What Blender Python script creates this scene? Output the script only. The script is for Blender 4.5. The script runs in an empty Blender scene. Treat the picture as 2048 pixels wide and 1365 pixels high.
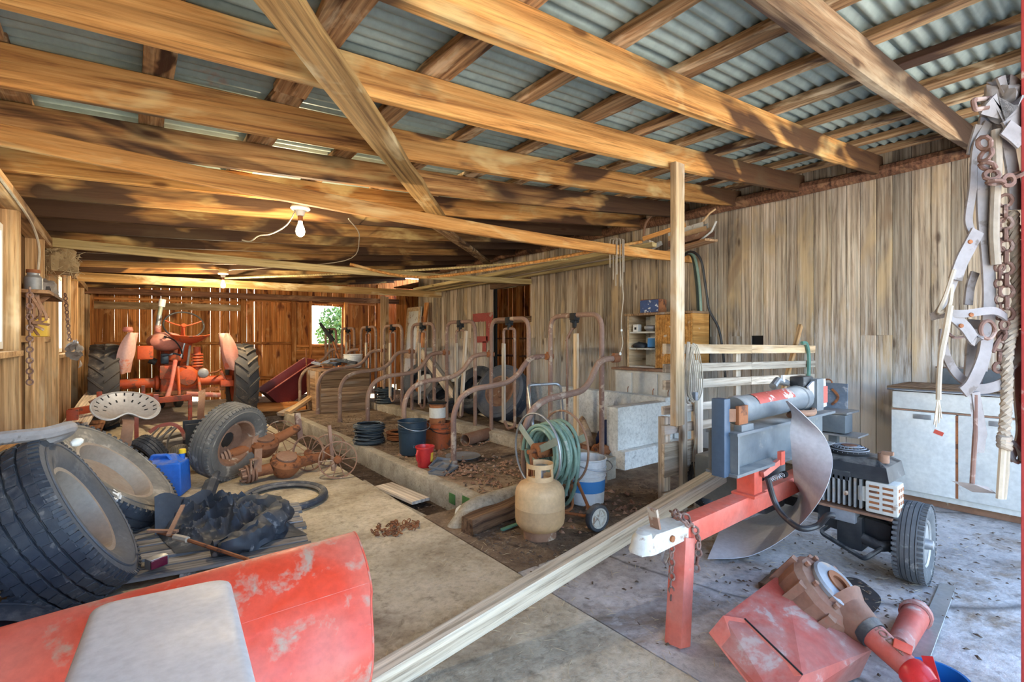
import bpy, bmesh, math, random
from mathutils import Vector, Matrix, Euler, noise as mnoise
random.seed(7)
R = math.radians
PI = math.pi
sc = bpy.context.scene
C = sc.collection

# ---------------------------------------------------------------- camera
cam_d = bpy.data.cameras.new('camera')
cam_d.sensor_width = 36.0
cam_d.lens = 975.0 / 2048.0 * 36.0
cam_d.clip_start = 0.02
cam_d.clip_end = 400
cam = bpy.data.objects.new('camera', cam_d)
C.objects.link(cam)
cam.location = (0, 0, 1.25)
cam.rotation_euler = (R(90), 0, R(-38.2))
sc.camera = cam

# ---------------------------------------------------------------- sky, sun, exposure
world = bpy.data.worlds.new('sky')
sc.world = world
world.use_nodes = True
wn = world.node_tree.nodes
wl = world.node_tree.links
wn.clear()
w_out = wn.new('ShaderNodeOutputWorld')
w_bg = wn.new('ShaderNodeBackground')
w_sky = wn.new('ShaderNodeTexSky')
w_sky.sky_type = 'NISHITA'
w_sky.sun_disc = False
w_sky.sun_elevation = R(48)
w_sky.sun_rotation = R(-20)
w_sky.air_density = 1.0
w_sky.dust_density = 1.5
w_sky.ozone_density = 1.2
w_bg.inputs['Strength'].default_value = 1.0
wl.new(w_sky.outputs['Color'], w_bg.inputs['Color'])
wl.new(w_bg.outputs['Background'], w_out.inputs['Surface'])

sun_d = bpy.data.lights.new('sun', 'SUN')
sun_d.energy = 30.0
sun_d.color = (1.0, 0.93, 0.82)
sun_d.angle = R(0.6)
sun = bpy.data.objects.new('sun', sun_d)
C.objects.link(sun)
sun.rotation_euler = (R(-44), 0, R(14))     # stands high beyond the back wall

vs = sc.view_settings
vs.view_transform = 'Standard'
vs.look = 'None'
vs.exposure = 0.95
vs.gamma = 1.0
vs.use_curve_mapping = False
sc.cycles.use_denoising = True
sc.cycles.max_bounces = 10
sc.cycles.diffuse_bounces = 7
sc.cycles.sample_clamp_indirect = 12.0

# ---------------------------------------------------------------- helpers
def empty(name, loc=(0, 0, 0), rot=(0, 0, 0), label=None, cat=None, group=None, kind=None):
    o = bpy.data.objects.new(name, None)
    C.objects.link(o)
    o.location = loc
    o.rotation_euler = rot
    o.empty_display_size = 0.1
    tag(o, label, cat, group, kind)
    return o

def tag(o, label=None, cat=None, group=None, kind=None):
    if label: o['label'] = label
    if cat: o['category'] = cat
    if group: o['group'] = group
    if kind: o['kind'] = kind
    return o

def wmat(o):
    m = o.matrix_basis.copy()
    return wmat(o.parent) @ m if o.parent else m

def put(o, parent, world_matrix):
    o.parent = parent
    o.matrix_basis = (wmat(parent).inverted() @ world_matrix) if parent else world_matrix

def frame(d, up=(0, 0, 1)):
    """rotation whose X axis runs along d and whose Z axis leans to up"""
    x = Vector(d).normalized()
    u = Vector(up)
    y = u.cross(x)
    if y.length < 1e-5:
        y = Vector((0, 1, 0)).cross(x)
        if y.length < 1e-5: y = Vector((1, 0, 0)).cross(x)
    y.normalize()
    z = x.cross(y)
    return Matrix((x, y, z)).transposed()

def zframe(d):
    """rotation whose Z axis runs along d"""
    z = Vector(d).normalized()
    a = Vector((1, 0, 0)) if abs(z.x) < 0.9 else Vector((0, 1, 0))
    y = z.cross(a).normalized()
    x = y.cross(z)
    return Matrix((x, y, z)).transposed()

class MB:
    def __init__(s):
        s.v = []; s.f = []
    def add(s, vs_, fs, m=None):
        k = len(s.v)
        for p in vs_:
            p = Vector(p)
            s.v.append(m @ p if m is not None else p)
        s.f += [tuple(i + k for i in f) for f in fs]
        return s
    def box(s, c, size, rot=None, ch=0.0):
        x, y, z = size[0] / 2, size[1] / 2, size[2] / 2
        m = Matrix.Translation(c)
        if rot is not None: m = m @ (rot.to_4x4() if not isinstance(rot, tuple) else Euler(rot).to_matrix().to_4x4())
        if ch <= 0:
            vv = [(-x, -y, -z), (x, -y, -z), (x, y, -z), (-x, y, -z), (-x, -y, z), (x, -y, z), (x, y, z), (-x, y, z)]
            return s.add(vv, [(3, 2, 1, 0), (4, 5, 6, 7), (0, 1, 5, 4), (1, 2, 6, 5), (2, 3, 7, 6), (3, 0, 4, 7)], m)
        bm = bmesh.new()
        bmesh.ops.create_cube(bm, size=1.0, matrix=Matrix.Diagonal((size[0], size[1], size[2], 1)))
        bmesh.ops.bevel(bm, geom=bm.edges[:], offset=ch, segments=2, affect='EDGES', profile=0.6)
        return s.bm(bm, m)
    def bm(s, bm, m=None):
        bm.verts.ensure_lookup_table()
        s.add([v.co.copy() for v in bm.verts], [tuple(v.index for v in f.verts) for f in bm.faces], m)
        bm.free()
        return s
    def bar(s, p0, p1, w, h, up=(0, 0, 1), ch=0.0):
        p0 = Vector(p0); p1 = Vector(p1)
        return s.box((p0 + p1) / 2, ((p1 - p0).length, w, h), frame(p1 - p0, up), ch)
    def tube(s, pts, r, n=8, closed=False, cap=True):
        P = [Vector(p) for p in pts]
        N = len(P)
        rr = r if isinstance(r, (list, tuple)) else [r] * N
        prev = None
        k = len(s.v)
        for i, p in enumerate(P):
            if closed: d = P[(i + 1) % N] - P[i - 1]
            else: d = P[min(i + 1, N - 1)] - P[max(i - 1, 0)]
            if d.length < 1e-9: d = Vector((0, 0, 1))
            d.normalize()
            if prev is None:
                a = Vector((0, 0, 1)) if abs(d.z) < 0.9 else Vector((1, 0, 0))
                x = d.cross(a).normalized()
            else:
                x = prev - d * prev.dot(d)
                if x.length < 1e-6: x = d.cross(Vector((0.3, 0.5, 0.8)))
                x.normalize()
            prev = x
            y = d.cross(x)
            for j in range(n):
                a = 2 * PI * j / n
                s.v.append(p + (x * math.cos(a) + y * math.sin(a)) * rr[i])
        for i in range(N if closed else N - 1):
            i2 = (i + 1) % N
            for j in range(n):
                j2 = (j + 1) % n
                s.f.append((k + i * n + j, k + i * n + j2, k + i2 * n + j2, k + i2 * n + j))
        if cap and not closed:
            s.f.append(tuple(k + j for j in range(n))[::-1])
            s.f.append(tuple(k + (N - 1) * n + j for j in range(n)))
        return s
    def cyl(s, p0, p1, r, n=16, r2=None):
        return s.tube([p0, p1], [r, r if r2 is None else r2], n)
    def lathe(s, prof, n=24, m=None, closed=False, cap=True):
        """profile of (radius, height) turned about the local Z axis"""
        k = len(s.v)
        for (r, z) in prof:
            for j in range(n):
                a = 2 * PI * j / n
                p = Vector((r * math.cos(a), r * math.sin(a), z))
                s.v.append(m @ p if m is not None else p)
        L = len(prof)
        for i in range(L if closed else L - 1):
            i2 = (i + 1) % L
            for j in range(n):
                j2 = (j + 1) % n
                s.f.append((k + i * n + j, k + i * n + j2, k + i2 * n + j2, k + i2 * n + j))
        if cap and not closed:
            if prof[0][0] > 1e-4: s.f.append(tuple(k + j for j in range(n))[::-1])
            if prof[-1][0] > 1e-4: s.f.append(tuple(k + (L - 1) * n + j for j in range(n)))
        return s
    def prism(s, poly, d, m=None):
        """polygon in local XY pushed d along local Z"""
        n = len(poly)
        vv = [(x, y, 0) for x, y in poly] + [(x, y, d) for x, y in poly]
        ff = [tuple(range(n))[::-1], tuple(range(n, 2 * n))] + [(i, (i + 1) % n, n + (i + 1) % n, n + i) for i in range(n)]
        return s.add(vv, ff, m)
    def grid(s, fn, nu, nv, thick=0.0, m=None):
        """surface fn(u, v) for u, v in 0..1, as a sheet of some thickness"""
        P = [[Vector(fn(i / nu, j / nv)) for j in range(nv + 1)] for i in range(nu + 1)]
        vv = [p for row in P for p in row]
        w = nv + 1
        ff = [(i * w + j, (i + 1) * w + j, (i + 1) * w + j + 1, i * w + j + 1) for i in range(nu) for j in range(nv)]
        if thick:
            nn = []
            for i in range(nu + 1):
                for j in range(nv + 1):
                    a = P[min(i + 1, nu)][j] - P[max(i - 1, 0)][j]
                    b = P[i][min(j + 1, nv)] - P[i][max(j - 1, 0)]
                    c = a.cross(b)
                    nn.append(c.normalized() if c.length > 1e-12 else Vector((0, 0, 1)))
            K = len(vv)
            vv = vv + [p - q * thick for p, q in zip(vv, nn)]
            ff = ff + [tuple(K + q for q in f)[::-1] for f in ff]
            ring = [(i, 0) for i in range(nu)] + [(nu, j) for j in range(nv)] + [(i, nv) for i in range(nu, 0, -1)] + [(0, j) for j in range(nv, 0, -1)]
            ids = [i * w + j for i, j in ring]
            for a, b in zip(ids, ids[1:] + ids[:1]):
                ff.append((b, a, K + a, K + b))
        return s.add(vv, ff, m)
    def mesh(s, name, smooth=True, angle=35):
        me = bpy.data.meshes.new(name)
        me.from_pydata([tuple(p) for p in s.v], [], s.f)
        me.validate()
        bm = bmesh.new(); bm.from_mesh(me)
        bmesh.ops.recalc_face_normals(bm, faces=bm.faces[:])
        if smooth:
            lim = R(angle)
            for f in bm.faces: f.smooth = True
            for e in bm.edges:
                e.smooth = len(e.link_faces) == 2 and e.calc_face_angle(0) < lim
        bm.to_mesh(me); bm.free()
        return me
    def build(s, name, mat, parent=None, smooth=True, angle=35, world=False):
        if world and parent is not None:
            im = wmat(parent).inverted()
            s.v = [im @ Vector(p) for p in s.v]
        me = s.mesh(name, smooth, angle)
        me.materials.append(M[mat] if isinstance(mat, str) else mat)
        o = bpy.data.objects.new(name, me)
        C.objects.link(o)
        if parent is not None: o.parent = parent
        return o
    def solo(s, name, mat, label, cat, group=None, kind=None, base=None, smooth=True, angle=35):
        """one-mesh thing: origin moved to the foot of its middle"""
        if base is None:
            lo = Vector([min(p[i] for p in s.v) for i in range(3)]); hi = Vector([max(p[i] for p in s.v) for i in range(3)])
            base = Vector(((lo.x + hi.x) / 2, (lo.y + hi.y) / 2, lo.z))
        base = Vector(base)
        s.v = [Vector(p) - base for p in s.v]
        o = s.build(name, mat, None, smooth, angle)
        o.location = base
        return tag(o, label, cat, group, kind)

_bc = {}
def board_mesh(L, w, h, mat, rough=0.0, seg=1, seed=0, bow=0.0):
    key = (round(L, 2), round(w, 3), round(h, 3), mat, rough, seg, seed, bow)
    if key in _bc: return _bc[key]
    L, w, h = key[0], key[1], key[2]
    rnd = random.Random(hash(key[:3]) + seed)
    c = min(w, h) * 0.08
    a, b = w / 2, h / 2
    ring = [(-a + c, -b), (a - c, -b), (a, -b + c), (a, b - c), (a - c, b), (-a + c, b), (-a, b - c), (-a, -b + c)]
    mb = MB()
    n = len(ring)
    for i in range(seg + 1):
        x = -L / 2 + L * i / seg
        e1 = 1 + rnd.uniform(-rough, rough); e2 = 1 + rnd.uniform(-rough, rough); ox = rnd.uniform(-rough, rough) * w * 0.4
        for (y, z) in ring:
            mb.v.append(Vector((x + (rnd.uniform(-0.004, 0.004)), y * e1 + ox, z * (1 + (e2 - 1) * 0.5) - bow * math.sin(PI * i / seg))))
    for i in range(seg):
        for j in range(n):
            j2 = (j + 1) % n
            mb.f.append((i * n + j, i * n + j2, (i + 1) * n + j2, (i + 1) * n + j))
    mb.f.append(tuple(range(n))[::-1]); mb.f.append(tuple(seg * n + j for j in range(n)))
    me = mb.mesh('board', True, 30)
    me.materials.append(M[mat])
    _bc[key] = me
    return me

def board(name, p0, p1, w, h, mat, parent=None, up=(0, 0, 1), rough=0.0, seg=1, seed=0, bow=0.0):
    """one plank from p0 to p1: w across, h along up; its grain runs along its own X axis"""
    p0 = Vector(p0); p1 = Vector(p1)
    me = board_mesh((p1 - p0).length, w, h, mat, rough, seg, seed, bow)
    o = bpy.data.objects.new(name, me)
    C.objects.link(o)
    put(o, parent, Matrix.Translation((p0 + p1) / 2) @ frame(p1 - p0, up).to_4x4())
    return o

def copy_tree(o, parent=None):
    c = o.copy(); C.objects.link(c); c.parent = parent
    for ch in list(o.children): copy_tree(ch, c)
    return c

def spline(pts, n=8, closed=False):
    """Catmull-Rom through the points"""
    P = [Vector(p) for p in pts]
    out = []
    N = len(P)
    for i in range(N if closed else N - 1):
        if closed: p0, p1, p2, p3 = P[i - 1], P[i], P[(i + 1) % N], P[(i + 2) % N]
        else: p0, p1, p2, p3 = P[max(i - 1, 0)], P[i], P[i + 1], P[min(i + 2, N - 1)]
        for k in range(n):
            t = k / n
            out.append(0.5 * ((2 * p1) + (p2 - p0) * t + (2 * p0 - 5 * p1 + 4 * p2 - p3) * t * t + (3 * p1 - p0 - 3 * p2 + p3) * t ** 3))
    if not closed: out.append(P[-1])
    return out

def rounded(pts, r, n=6):
    """polyline with its inner corners turned on radius r"""
    P = [Vector(p) for p in pts]
    out = [P[0]]
    for i in range(1, len(P) - 1):
        a, b, c = P[i - 1], P[i], P[i + 1]
        d1 = (a - b).normalized(); d2 = (c - b).normalized()
        ang = d1.angle(d2)
        k = min(r / math.tan(ang / 2) if ang > 0.05 else r, (a - b).length * 0.49, (c - b).length * 0.49)
        s_, e_ = b + d1 * k, b + d2 * k
        for j in range(n + 1):
            t = j / n
            out.append((s_ * (1 - t) + b * t) * (1 - t) + (b * (1 - t) + e_ * t) * t)
    out.append(P[-1])
    return out

# ---------------------------------------------------------------- materials
M = {}
def _new(name):
    m = bpy.data.materials.new(name); m.use_nodes = True
    nt = m.node_tree
    b = nt.nodes['Principled BSDF']
    return m, nt, nt.nodes, nt.links, b

def _coord(nt, scale=(1, 1, 1), rnd=True):
    tc = nt.nodes.new('ShaderNodeTexCoord')
    mp = nt.nodes.new('ShaderNodeMapping')
    mp.inputs['Scale'].default_value = scale
    nt.links.new(tc.outputs['Object'], mp.inputs['Vector'])
    if rnd:
        oi = nt.nodes.new('ShaderNodeObjectInfo')
        mul = nt.nodes.new('ShaderNodeMath'); mul.operation = 'MULTIPLY'; mul.inputs[1].default_value = 37.0
        nt.links.new(oi.outputs['Random'], mul.inputs[0])
        cb = nt.nodes.new('ShaderNodeCombineXYZ')
        for k in range(3): nt.links.new(mul.outputs[0], cb.inputs[k])
        nt.links.new(cb.outputs[0], mp.inputs['Location'])
    return mp.outputs['Vector']

def _noise(nt, vec, scale, detail=4, rough=0.55, dist=0.0):
    n = nt.nodes.new('ShaderNodeTexNoise')
    n.inputs['Scale'].default_value = scale
    n.inputs['Detail'].default_value = detail
    n.inputs['Roughness'].default_value = rough
    n.inputs['Distortion'].default_value = dist
    nt.links.new(vec, n.inputs['Vector'])
    return n.outputs['Fac']

def _ramp(nt, fac, stops):
    r = nt.nodes.new('ShaderNodeValToRGB')
    e = r.color_ramp.elements
    while len(e) < len(stops): e.new(0.5)
    for i, (p, c) in enumerate(stops):
        e[i].position = p
        e[i].color = (c[0], c[1], c[2], 1) if not isinstance(c, (int, float)) else (c, c, c, 1)
    nt.links.new(fac, r.inputs['Fac'])
    return r.outputs['Color']

def _mix(nt, fac, a, b, mode='MIX'):
    n = nt.nodes.new('ShaderNodeMix'); n.data_type = 'RGBA'; n.blend_type = mode
    for sock, val in ((n.inputs[0], fac), (n.inputs[6], a), (n.inputs[7], b)):
        if hasattr(val, 'links') or isinstance(val, bpy.types.NodeSocket): nt.links.new(val, sock)
        elif isinstance(val, (int, float)): sock.default_value = val
        else: sock.default_value = (val[0], val[1], val[2], 1)
    return n.outputs[2]

def _bump(nt, b, h, strength, dist=0.01):
    n = nt.nodes.new('ShaderNodeBump')
    n.inputs['Strength'].default_value = strength
    n.inputs['Distance'].default_value = dist
    nt.links.new(h, n.inputs['Height'])
    nt.links.new(n.outputs['Normal'], b.inputs['Normal'])

def wood(name, light, mid, dark, stain=None, stain_amt=0.5, stain_scale=1.6, pale=None, grain=26.0, var=0.35, rough=0.8, stretch=0.045, lime=None, endstain=False):
    m, nt, N, L, b = _new(name)
    v = _coord(nt, (stretch, 1, 1))
    g = _noise(nt, v, grain, 6, 0.65, 0.6)
    g2 = _noise(nt, v, grain * 0.22, 3, 0.5, 1.2)
    col = _ramp(nt, g, [(0.30, dark), (0.45, mid), (0.64, light)])
    gf = _noise(nt, _coord(nt, (stretch * 0.6, 1, 1)), grain * 3.4, 4, 0.7, 0.3)
    col = _mix(nt, 0.8, col, _ramp(nt, gf, [(0.30, 0.42), (0.46, 0.95), (0.70, 1.18)]), 'MULTIPLY')
    # slow rings of early and late wood
    w = N.new('ShaderNodeTexWave'); w.wave_type = 'BANDS'; w.bands_direction = 'Y'
    w.inputs['Scale'].default_value = 9.0; w.inputs['Distortion'].default_value = 7.0
    w.inputs['Detail'].default_value = 2.0; w.inputs['Detail Scale'].default_value = 0.7
    L.new(v, w.inputs['Vector'])
    ringf = _ramp(nt, w.outputs['Fac'], [(0.0, 0.62), (0.6, 1.0)])
    col = _mix(nt, 0.7, col, ringf, 'MULTIPLY')
    patch = _ramp(nt, g2, [(0.35, 0.62), (0.65, 1.15)])
    col = _mix(nt, 0.75, col, patch, 'MULTIPLY')
    oi = N.new('ShaderNodeObjectInfo')
    vr = _ramp(nt, oi.outputs['Random'], [(0.0, (1 - var, 1 - var, 1 - var)), (0.5, (1, 0.97, 0.93)), (1.0, (1 + var * 0.5, 1 + var * 0.5, 1 + var * 0.55))])
    col = _mix(nt, 1.0, col, vr, 'MULTIPLY')
    v2 = _coord(nt, (0.55, 1.6, 1.6))
    if pale:
        pf = _noise(nt, v2, stain_scale * 1.7, 4, 0.6, 0.4)
        pf = _ramp(nt, pf, [(0.54, 0.0), (0.66, 0.75)])
        col = _mix(nt, pf, col, pale)
    if stain:
        sf = _noise(nt, v2, stain_scale, 3, 0.5, 0.8)
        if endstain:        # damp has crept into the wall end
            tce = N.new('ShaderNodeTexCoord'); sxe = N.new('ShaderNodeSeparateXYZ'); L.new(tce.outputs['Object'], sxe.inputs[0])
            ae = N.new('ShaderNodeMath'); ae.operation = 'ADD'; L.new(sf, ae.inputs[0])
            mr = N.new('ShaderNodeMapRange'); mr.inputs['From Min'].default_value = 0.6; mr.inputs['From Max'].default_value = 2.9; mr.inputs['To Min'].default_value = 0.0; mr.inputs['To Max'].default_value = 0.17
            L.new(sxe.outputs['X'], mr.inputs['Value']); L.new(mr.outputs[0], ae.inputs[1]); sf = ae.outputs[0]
        t = 0.72 - 0.34 * stain_amt
        sf = _ramp(nt, sf, [(t, 0.0), (t + 0.07, 0.92)])
        col = _mix(nt, sf, col, stain)
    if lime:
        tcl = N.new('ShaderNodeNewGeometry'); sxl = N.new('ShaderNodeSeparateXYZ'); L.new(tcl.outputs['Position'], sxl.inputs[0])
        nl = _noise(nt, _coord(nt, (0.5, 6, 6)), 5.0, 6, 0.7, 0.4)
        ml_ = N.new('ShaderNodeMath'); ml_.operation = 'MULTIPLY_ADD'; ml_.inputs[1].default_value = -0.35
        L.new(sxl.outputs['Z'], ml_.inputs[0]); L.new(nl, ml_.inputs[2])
        lime_lift = _ramp(nt, ml_.outputs[0], [(0.02, 0.0), (0.28, 0.8)])  # lime wear, raised to paint extra light into the shaded stall wall
        col = _mix(nt, lime_lift, col, lime)
    # knots
    vk = _coord(nt, (0.35, 1, 1))
    vo = N.new('ShaderNodeTexVoronoi'); vo.inputs['Scale'].default_value = 4.2
    L.new(vk, vo.inputs['Vector'])
    kf = _ramp(nt, vo.outputs['Distance'], [(0.05, 0.8), (0.1, 0.0)])
    col = _mix(nt, kf, col, (dark[0] * 0.5, dark[1] * 0.45, dark[2] * 0.4))
    L.new(col, b.inputs['Base Color'])
    b.inputs['Roughness'].default_value = rough
    b.inputs['Specular IOR Level'].default_value = 0.25
    _bump(nt, b, gf, 0.4, 0.006)
    M[name] = m
    return m

def coat(name, base, wear=None, wear_amt=0.4, scale=5.0, second=None, rough=0.5, metal=0.0, bump=0.15, dust=None, dust_amt=0.3, spec=0.4, sharp=0.06, fine=40.0):
    """painted, rusty or bare surface: a base colour, a patchy second tone, worn patches and a film of dust that lies on upward faces"""
    m, nt, N, L, b = _new(name)
    v = _coord(nt)
    n1 = _noise(nt, v, scale, 6, 0.62, 0.3)
    n2 = _noise(nt, v, fine, 4, 0.6)
    n3 = _noise(nt, v, scale * 0.35, 3, 0.5, 0.5)
    second = second or tuple(c * 0.72 for c in base)
    col = _ramp(nt, n3, [(0.35, base), (0.65, second)])
    sp = _ramp(nt, n2, [(0.3, 0.78), (0.7, 1.12)])
    col = _mix(nt, 0.6, col, sp, 'MULTIPLY')
    if wear:
        t = 0.74 - 0.4 * wear_amt
        mx = N.new('ShaderNodeMath'); mx.operation = 'MULTIPLY_ADD'
        mx.inputs[1].default_value = 0.22; L.new(n2, mx.inputs[0]); L.new(n1, mx.inputs[2])
        wf = _ramp(nt, mx.outputs[0], [(t + 0.11, 0.0), (t + 0.11 + sharp, 0.95)])
        col = _mix(nt, wf, col, wear)
        if metal > 0:
            inv = _ramp(nt, mx.outputs[0], [(t + 0.11, metal), (t + 0.11 + sharp, 0.0)])
            L.new(inv, b.inputs['Metallic'])
    elif metal > 0:
        b.inputs['Metallic'].default_value = metal
    if dust:
        ge = N.new('ShaderNodeNewGeometry')
        sx = N.new('ShaderNodeSeparateXYZ'); L.new(ge.outputs['Normal'], sx.inputs[0])
        ad = N.new('ShaderNodeMath'); ad.operation = 'MULTIPLY'
        up = _ramp(nt, sx.outputs['Z'], [(0.1, 0.10), (0.8, 1.0)])
        dn = _ramp(nt, n1, [(0.62 - dust_amt * 0.45, 0.0), (0.85 - dust_amt * 0.3, 1.0)])
        L.new(up, ad.inputs[0]); L.new(dn, ad.inputs[1])
        ad2 = N.new('ShaderNodeMath'); ad2.operation = 'MULTIPLY'; ad2.inputs[1].default_value = min(0.95, 0.5 + dust_amt * 0.5)
        L.new(ad.outputs[0], ad2.inputs[0])
        col = _mix(nt, ad2.outputs[0], col, dust)
    L.new(col, b.inputs['Base Color'])
    rr = _ramp(nt, n1, [(0.3, max(0.05, rough - 0.12)), (0.7, min(1, rough + 0.15))])
    L.new(rr, b.inputs['Roughness'])
    b.inputs['Specular IOR Level'].default_value = spec
    if bump:
        _bump(nt, b, n2 if fine > 30 else n1, bump, 0.004)
    M[name] = m
    return m

def plain(name, col, rough=0.6, metal=0.0, spec=0.3, emit=None, estr=0.0):
    m, nt, N, L, b = _new(name)
    b.inputs['Base Color'].default_value = (*col, 1)
    b.inputs['Roughness'].default_value = rough
    b.inputs['Metallic'].default_value = metal
    b.inputs['Specular IOR Level'].default_value = spec
    if emit:
        b.inputs['Emission Color'].default_value = (*emit, 1)
        b.inputs['Emission Strength'].default_value = estr
    M[name] = m
    return m

def ground(name, cols, scale, spots=None, spots_amt=0.4, spots_scale=2.0, rough=0.9, bump=0.5, cracks=None):
    m, nt, N, L, b = _new(name)
    v = _coord(nt, rnd=False)
    a = _noise(nt, v, scale, 8, 0.68, 0.2)
    f = _noise(nt, v, scale * 14, 5, 0.7)
    big = _noise(nt, v, scale * 0.3, 4, 0.55, 0.6)
    col = _ramp(nt, a, [(0.3, cols[0]), (0.5, cols[1]), (0.68, cols[2])])
    if spots:
        t = 0.74 - 0.4 * spots_amt
        s1 = _noise(nt, v, spots_scale, 7, 0.66, 0.6)
        sf = _ramp(nt, s1, [(t, 0.0), (t + 0.12, 0.9)])
        col = _mix(nt, sf, col, spots)
    sk = _noise(nt, v, scale * 5.5, 6, 0.7, 0.4)
    col = _mix(nt, _ramp(nt, sk, [(0.56, 0.0), (0.70, 0.65)]), col, tuple(x * 0.55 for x in cols[0]))
    col = _mix(nt, _ramp(nt, sk, [(0.30, 0.5), (0.42, 0.0)]), col, tuple(min(1, x * 1.12) for x in cols[2]))
    bg = _ramp(nt, big, [(0.35, 0.7), (0.65, 1.14)])
    col = _mix(nt, 0.8, col, bg, 'MULTIPLY')
    sp = _ramp(nt, f, [(0.32, 0.6), (0.5, 1.0), (0.7, 1.2)])
    col = _mix(nt, 0.65, col, sp, 'MULTIPLY')
    hgt = f
    if cracks:
        vo = N.new('ShaderNodeTexVoronoi'); vo.feature = 'DISTANCE_TO_EDGE'; vo.inputs['Scale'].default_value = cracks
        wv = _mix(nt, 0.12, v, _noise_col(nt, v, 3.0), 'MIX')
        L.new(wv, vo.inputs['Vector'])
        cf = _ramp(nt, vo.outputs['Distance'], [(0.0, 0.75), (0.006, 0.0)])
        col = _mix(nt, cf, col, tuple(x * 0.25 for x in cols[0]))
    L.new(col, b.inputs['Base Color'])
    b.inputs['Roughness'].default_value = rough
    b.inputs['Specular IOR Level'].default_value = 0.2
    _bump(nt, b, hgt, bump, 0.012)
    M[name] = m
    return m

def _noise_col(nt, v, s):
    n = nt.nodes.new('ShaderNodeTexNoise'); n.inputs['Scale'].default_value = s
    nt.links.new(v, n.inputs['Vector'])
    return n.outputs['Color']

# woods
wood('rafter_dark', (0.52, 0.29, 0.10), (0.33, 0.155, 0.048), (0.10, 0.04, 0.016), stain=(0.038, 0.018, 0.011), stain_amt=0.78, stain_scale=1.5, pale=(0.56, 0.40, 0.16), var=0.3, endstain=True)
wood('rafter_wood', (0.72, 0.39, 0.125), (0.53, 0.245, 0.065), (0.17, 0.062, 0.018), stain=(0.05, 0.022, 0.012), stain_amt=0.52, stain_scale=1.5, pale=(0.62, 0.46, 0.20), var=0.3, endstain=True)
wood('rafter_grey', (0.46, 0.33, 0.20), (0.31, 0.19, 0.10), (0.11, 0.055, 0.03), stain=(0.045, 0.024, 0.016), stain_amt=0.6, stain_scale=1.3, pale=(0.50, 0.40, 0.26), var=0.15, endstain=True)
wood('dark_tan_board', (0.42, 0.25, 0.12), (0.29, 0.155, 0.07), (0.10, 0.048, 0.022), var=0.3)  # dark brown tan boards between the left wall studs
wood('purlin_wood', (0.64, 0.42, 0.21), (0.42, 0.23, 0.10), (0.11, 0.05, 0.022), stain=(0.05, 0.022, 0.014), stain_amt=0.52, stain_scale=3.0, pale=(0.76, 0.58, 0.35), var=0.35)
wood('tie_wood', (0.72, 0.36, 0.11), (0.56, 0.25, 0.065), (0.28, 0.10, 0.03), pale=(0.68, 0.46, 0.2), var=0.15)
wood('tie_pale_wood', (0.72, 0.57, 0.29), (0.60, 0.45, 0.20), (0.32, 0.22, 0.09), var=0.12)
wood('brace_wood', (0.60, 0.38, 0.15), (0.45, 0.26, 0.09), (0.2, 0.1, 0.04), stain=(0.07, 0.03, 0.015), stain_amt=0.3, pale=(0.68, 0.56, 0.33), var=0.1)
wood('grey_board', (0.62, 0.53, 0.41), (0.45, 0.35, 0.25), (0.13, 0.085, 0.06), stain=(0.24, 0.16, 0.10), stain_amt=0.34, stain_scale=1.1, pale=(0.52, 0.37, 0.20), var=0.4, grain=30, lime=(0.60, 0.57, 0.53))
wood('orange_board', (0.78, 0.33, 0.095), (0.60, 0.21, 0.05), (0.20, 0.055, 0.016), stain=(0.13, 0.035, 0.014), stain_amt=0.36, stain_scale=2.4, pale=(0.66, 0.34, 0.13), var=0.35, grain=22)
wood('tan_board', (0.72, 0.47, 0.24), (0.56, 0.33, 0.15), (0.22, 0.11, 0.045), stain=(0.12, 0.06, 0.03), stain_amt=0.25, pale=(0.64, 0.46, 0.27), var=0.25)
wood('raw_board', (0.72, 0.53, 0.32), (0.58, 0.40, 0.23), (0.30, 0.20, 0.11), pale=(0.56, 0.48, 0.37), stain=(0.34, 0.28, 0.23), stain_amt=0.2, var=0.15)
wood('timber_pale', (0.78, 0.68, 0.52), (0.66, 0.55, 0.40), (0.34, 0.26, 0.17), stain=(0.40, 0.33, 0.25), stain_amt=0.42, stain_scale=2.2, var=0.1)
wood('weathered_board', (0.74, 0.65, 0.53), (0.58, 0.485, 0.38), (0.25, 0.185, 0.13), stain=(0.55, 0.50, 0.45), stain_amt=0.3, var=0.3)
wood('pallet_wood', (0.34, 0.33, 0.32), (0.22, 0.21, 0.205), (0.05, 0.046, 0.045), var=0.3)
wood('dark_beam', (0.30, 0.15, 0.08), (0.19, 0.085, 0.045), (0.06, 0.026, 0.015), stain=(0.03, 0.016, 0.012), stain_amt=0.4, pale=(0.42, 0.24, 0.12), var=0.2)
wood('crate_wood', (0.55, 0.36, 0.21), (0.40, 0.24, 0.13), (0.18, 0.09, 0.05), stain=(0.34, 0.28, 0.23), stain_amt=0.35, var=0.25)
wood('rotten_wood', (0.22, 0.13, 0.07), (0.12, 0.065, 0.035), (0.035, 0.02, 0.012), var=0.2)
wood('ply_orange', (0.66, 0.34, 0.10), (0.55, 0.25, 0.06), (0.34, 0.13, 0.03), stain=(0.56, 0.47, 0.37), stain_amt=0.2, stain_scale=5, var=0.1)

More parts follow.
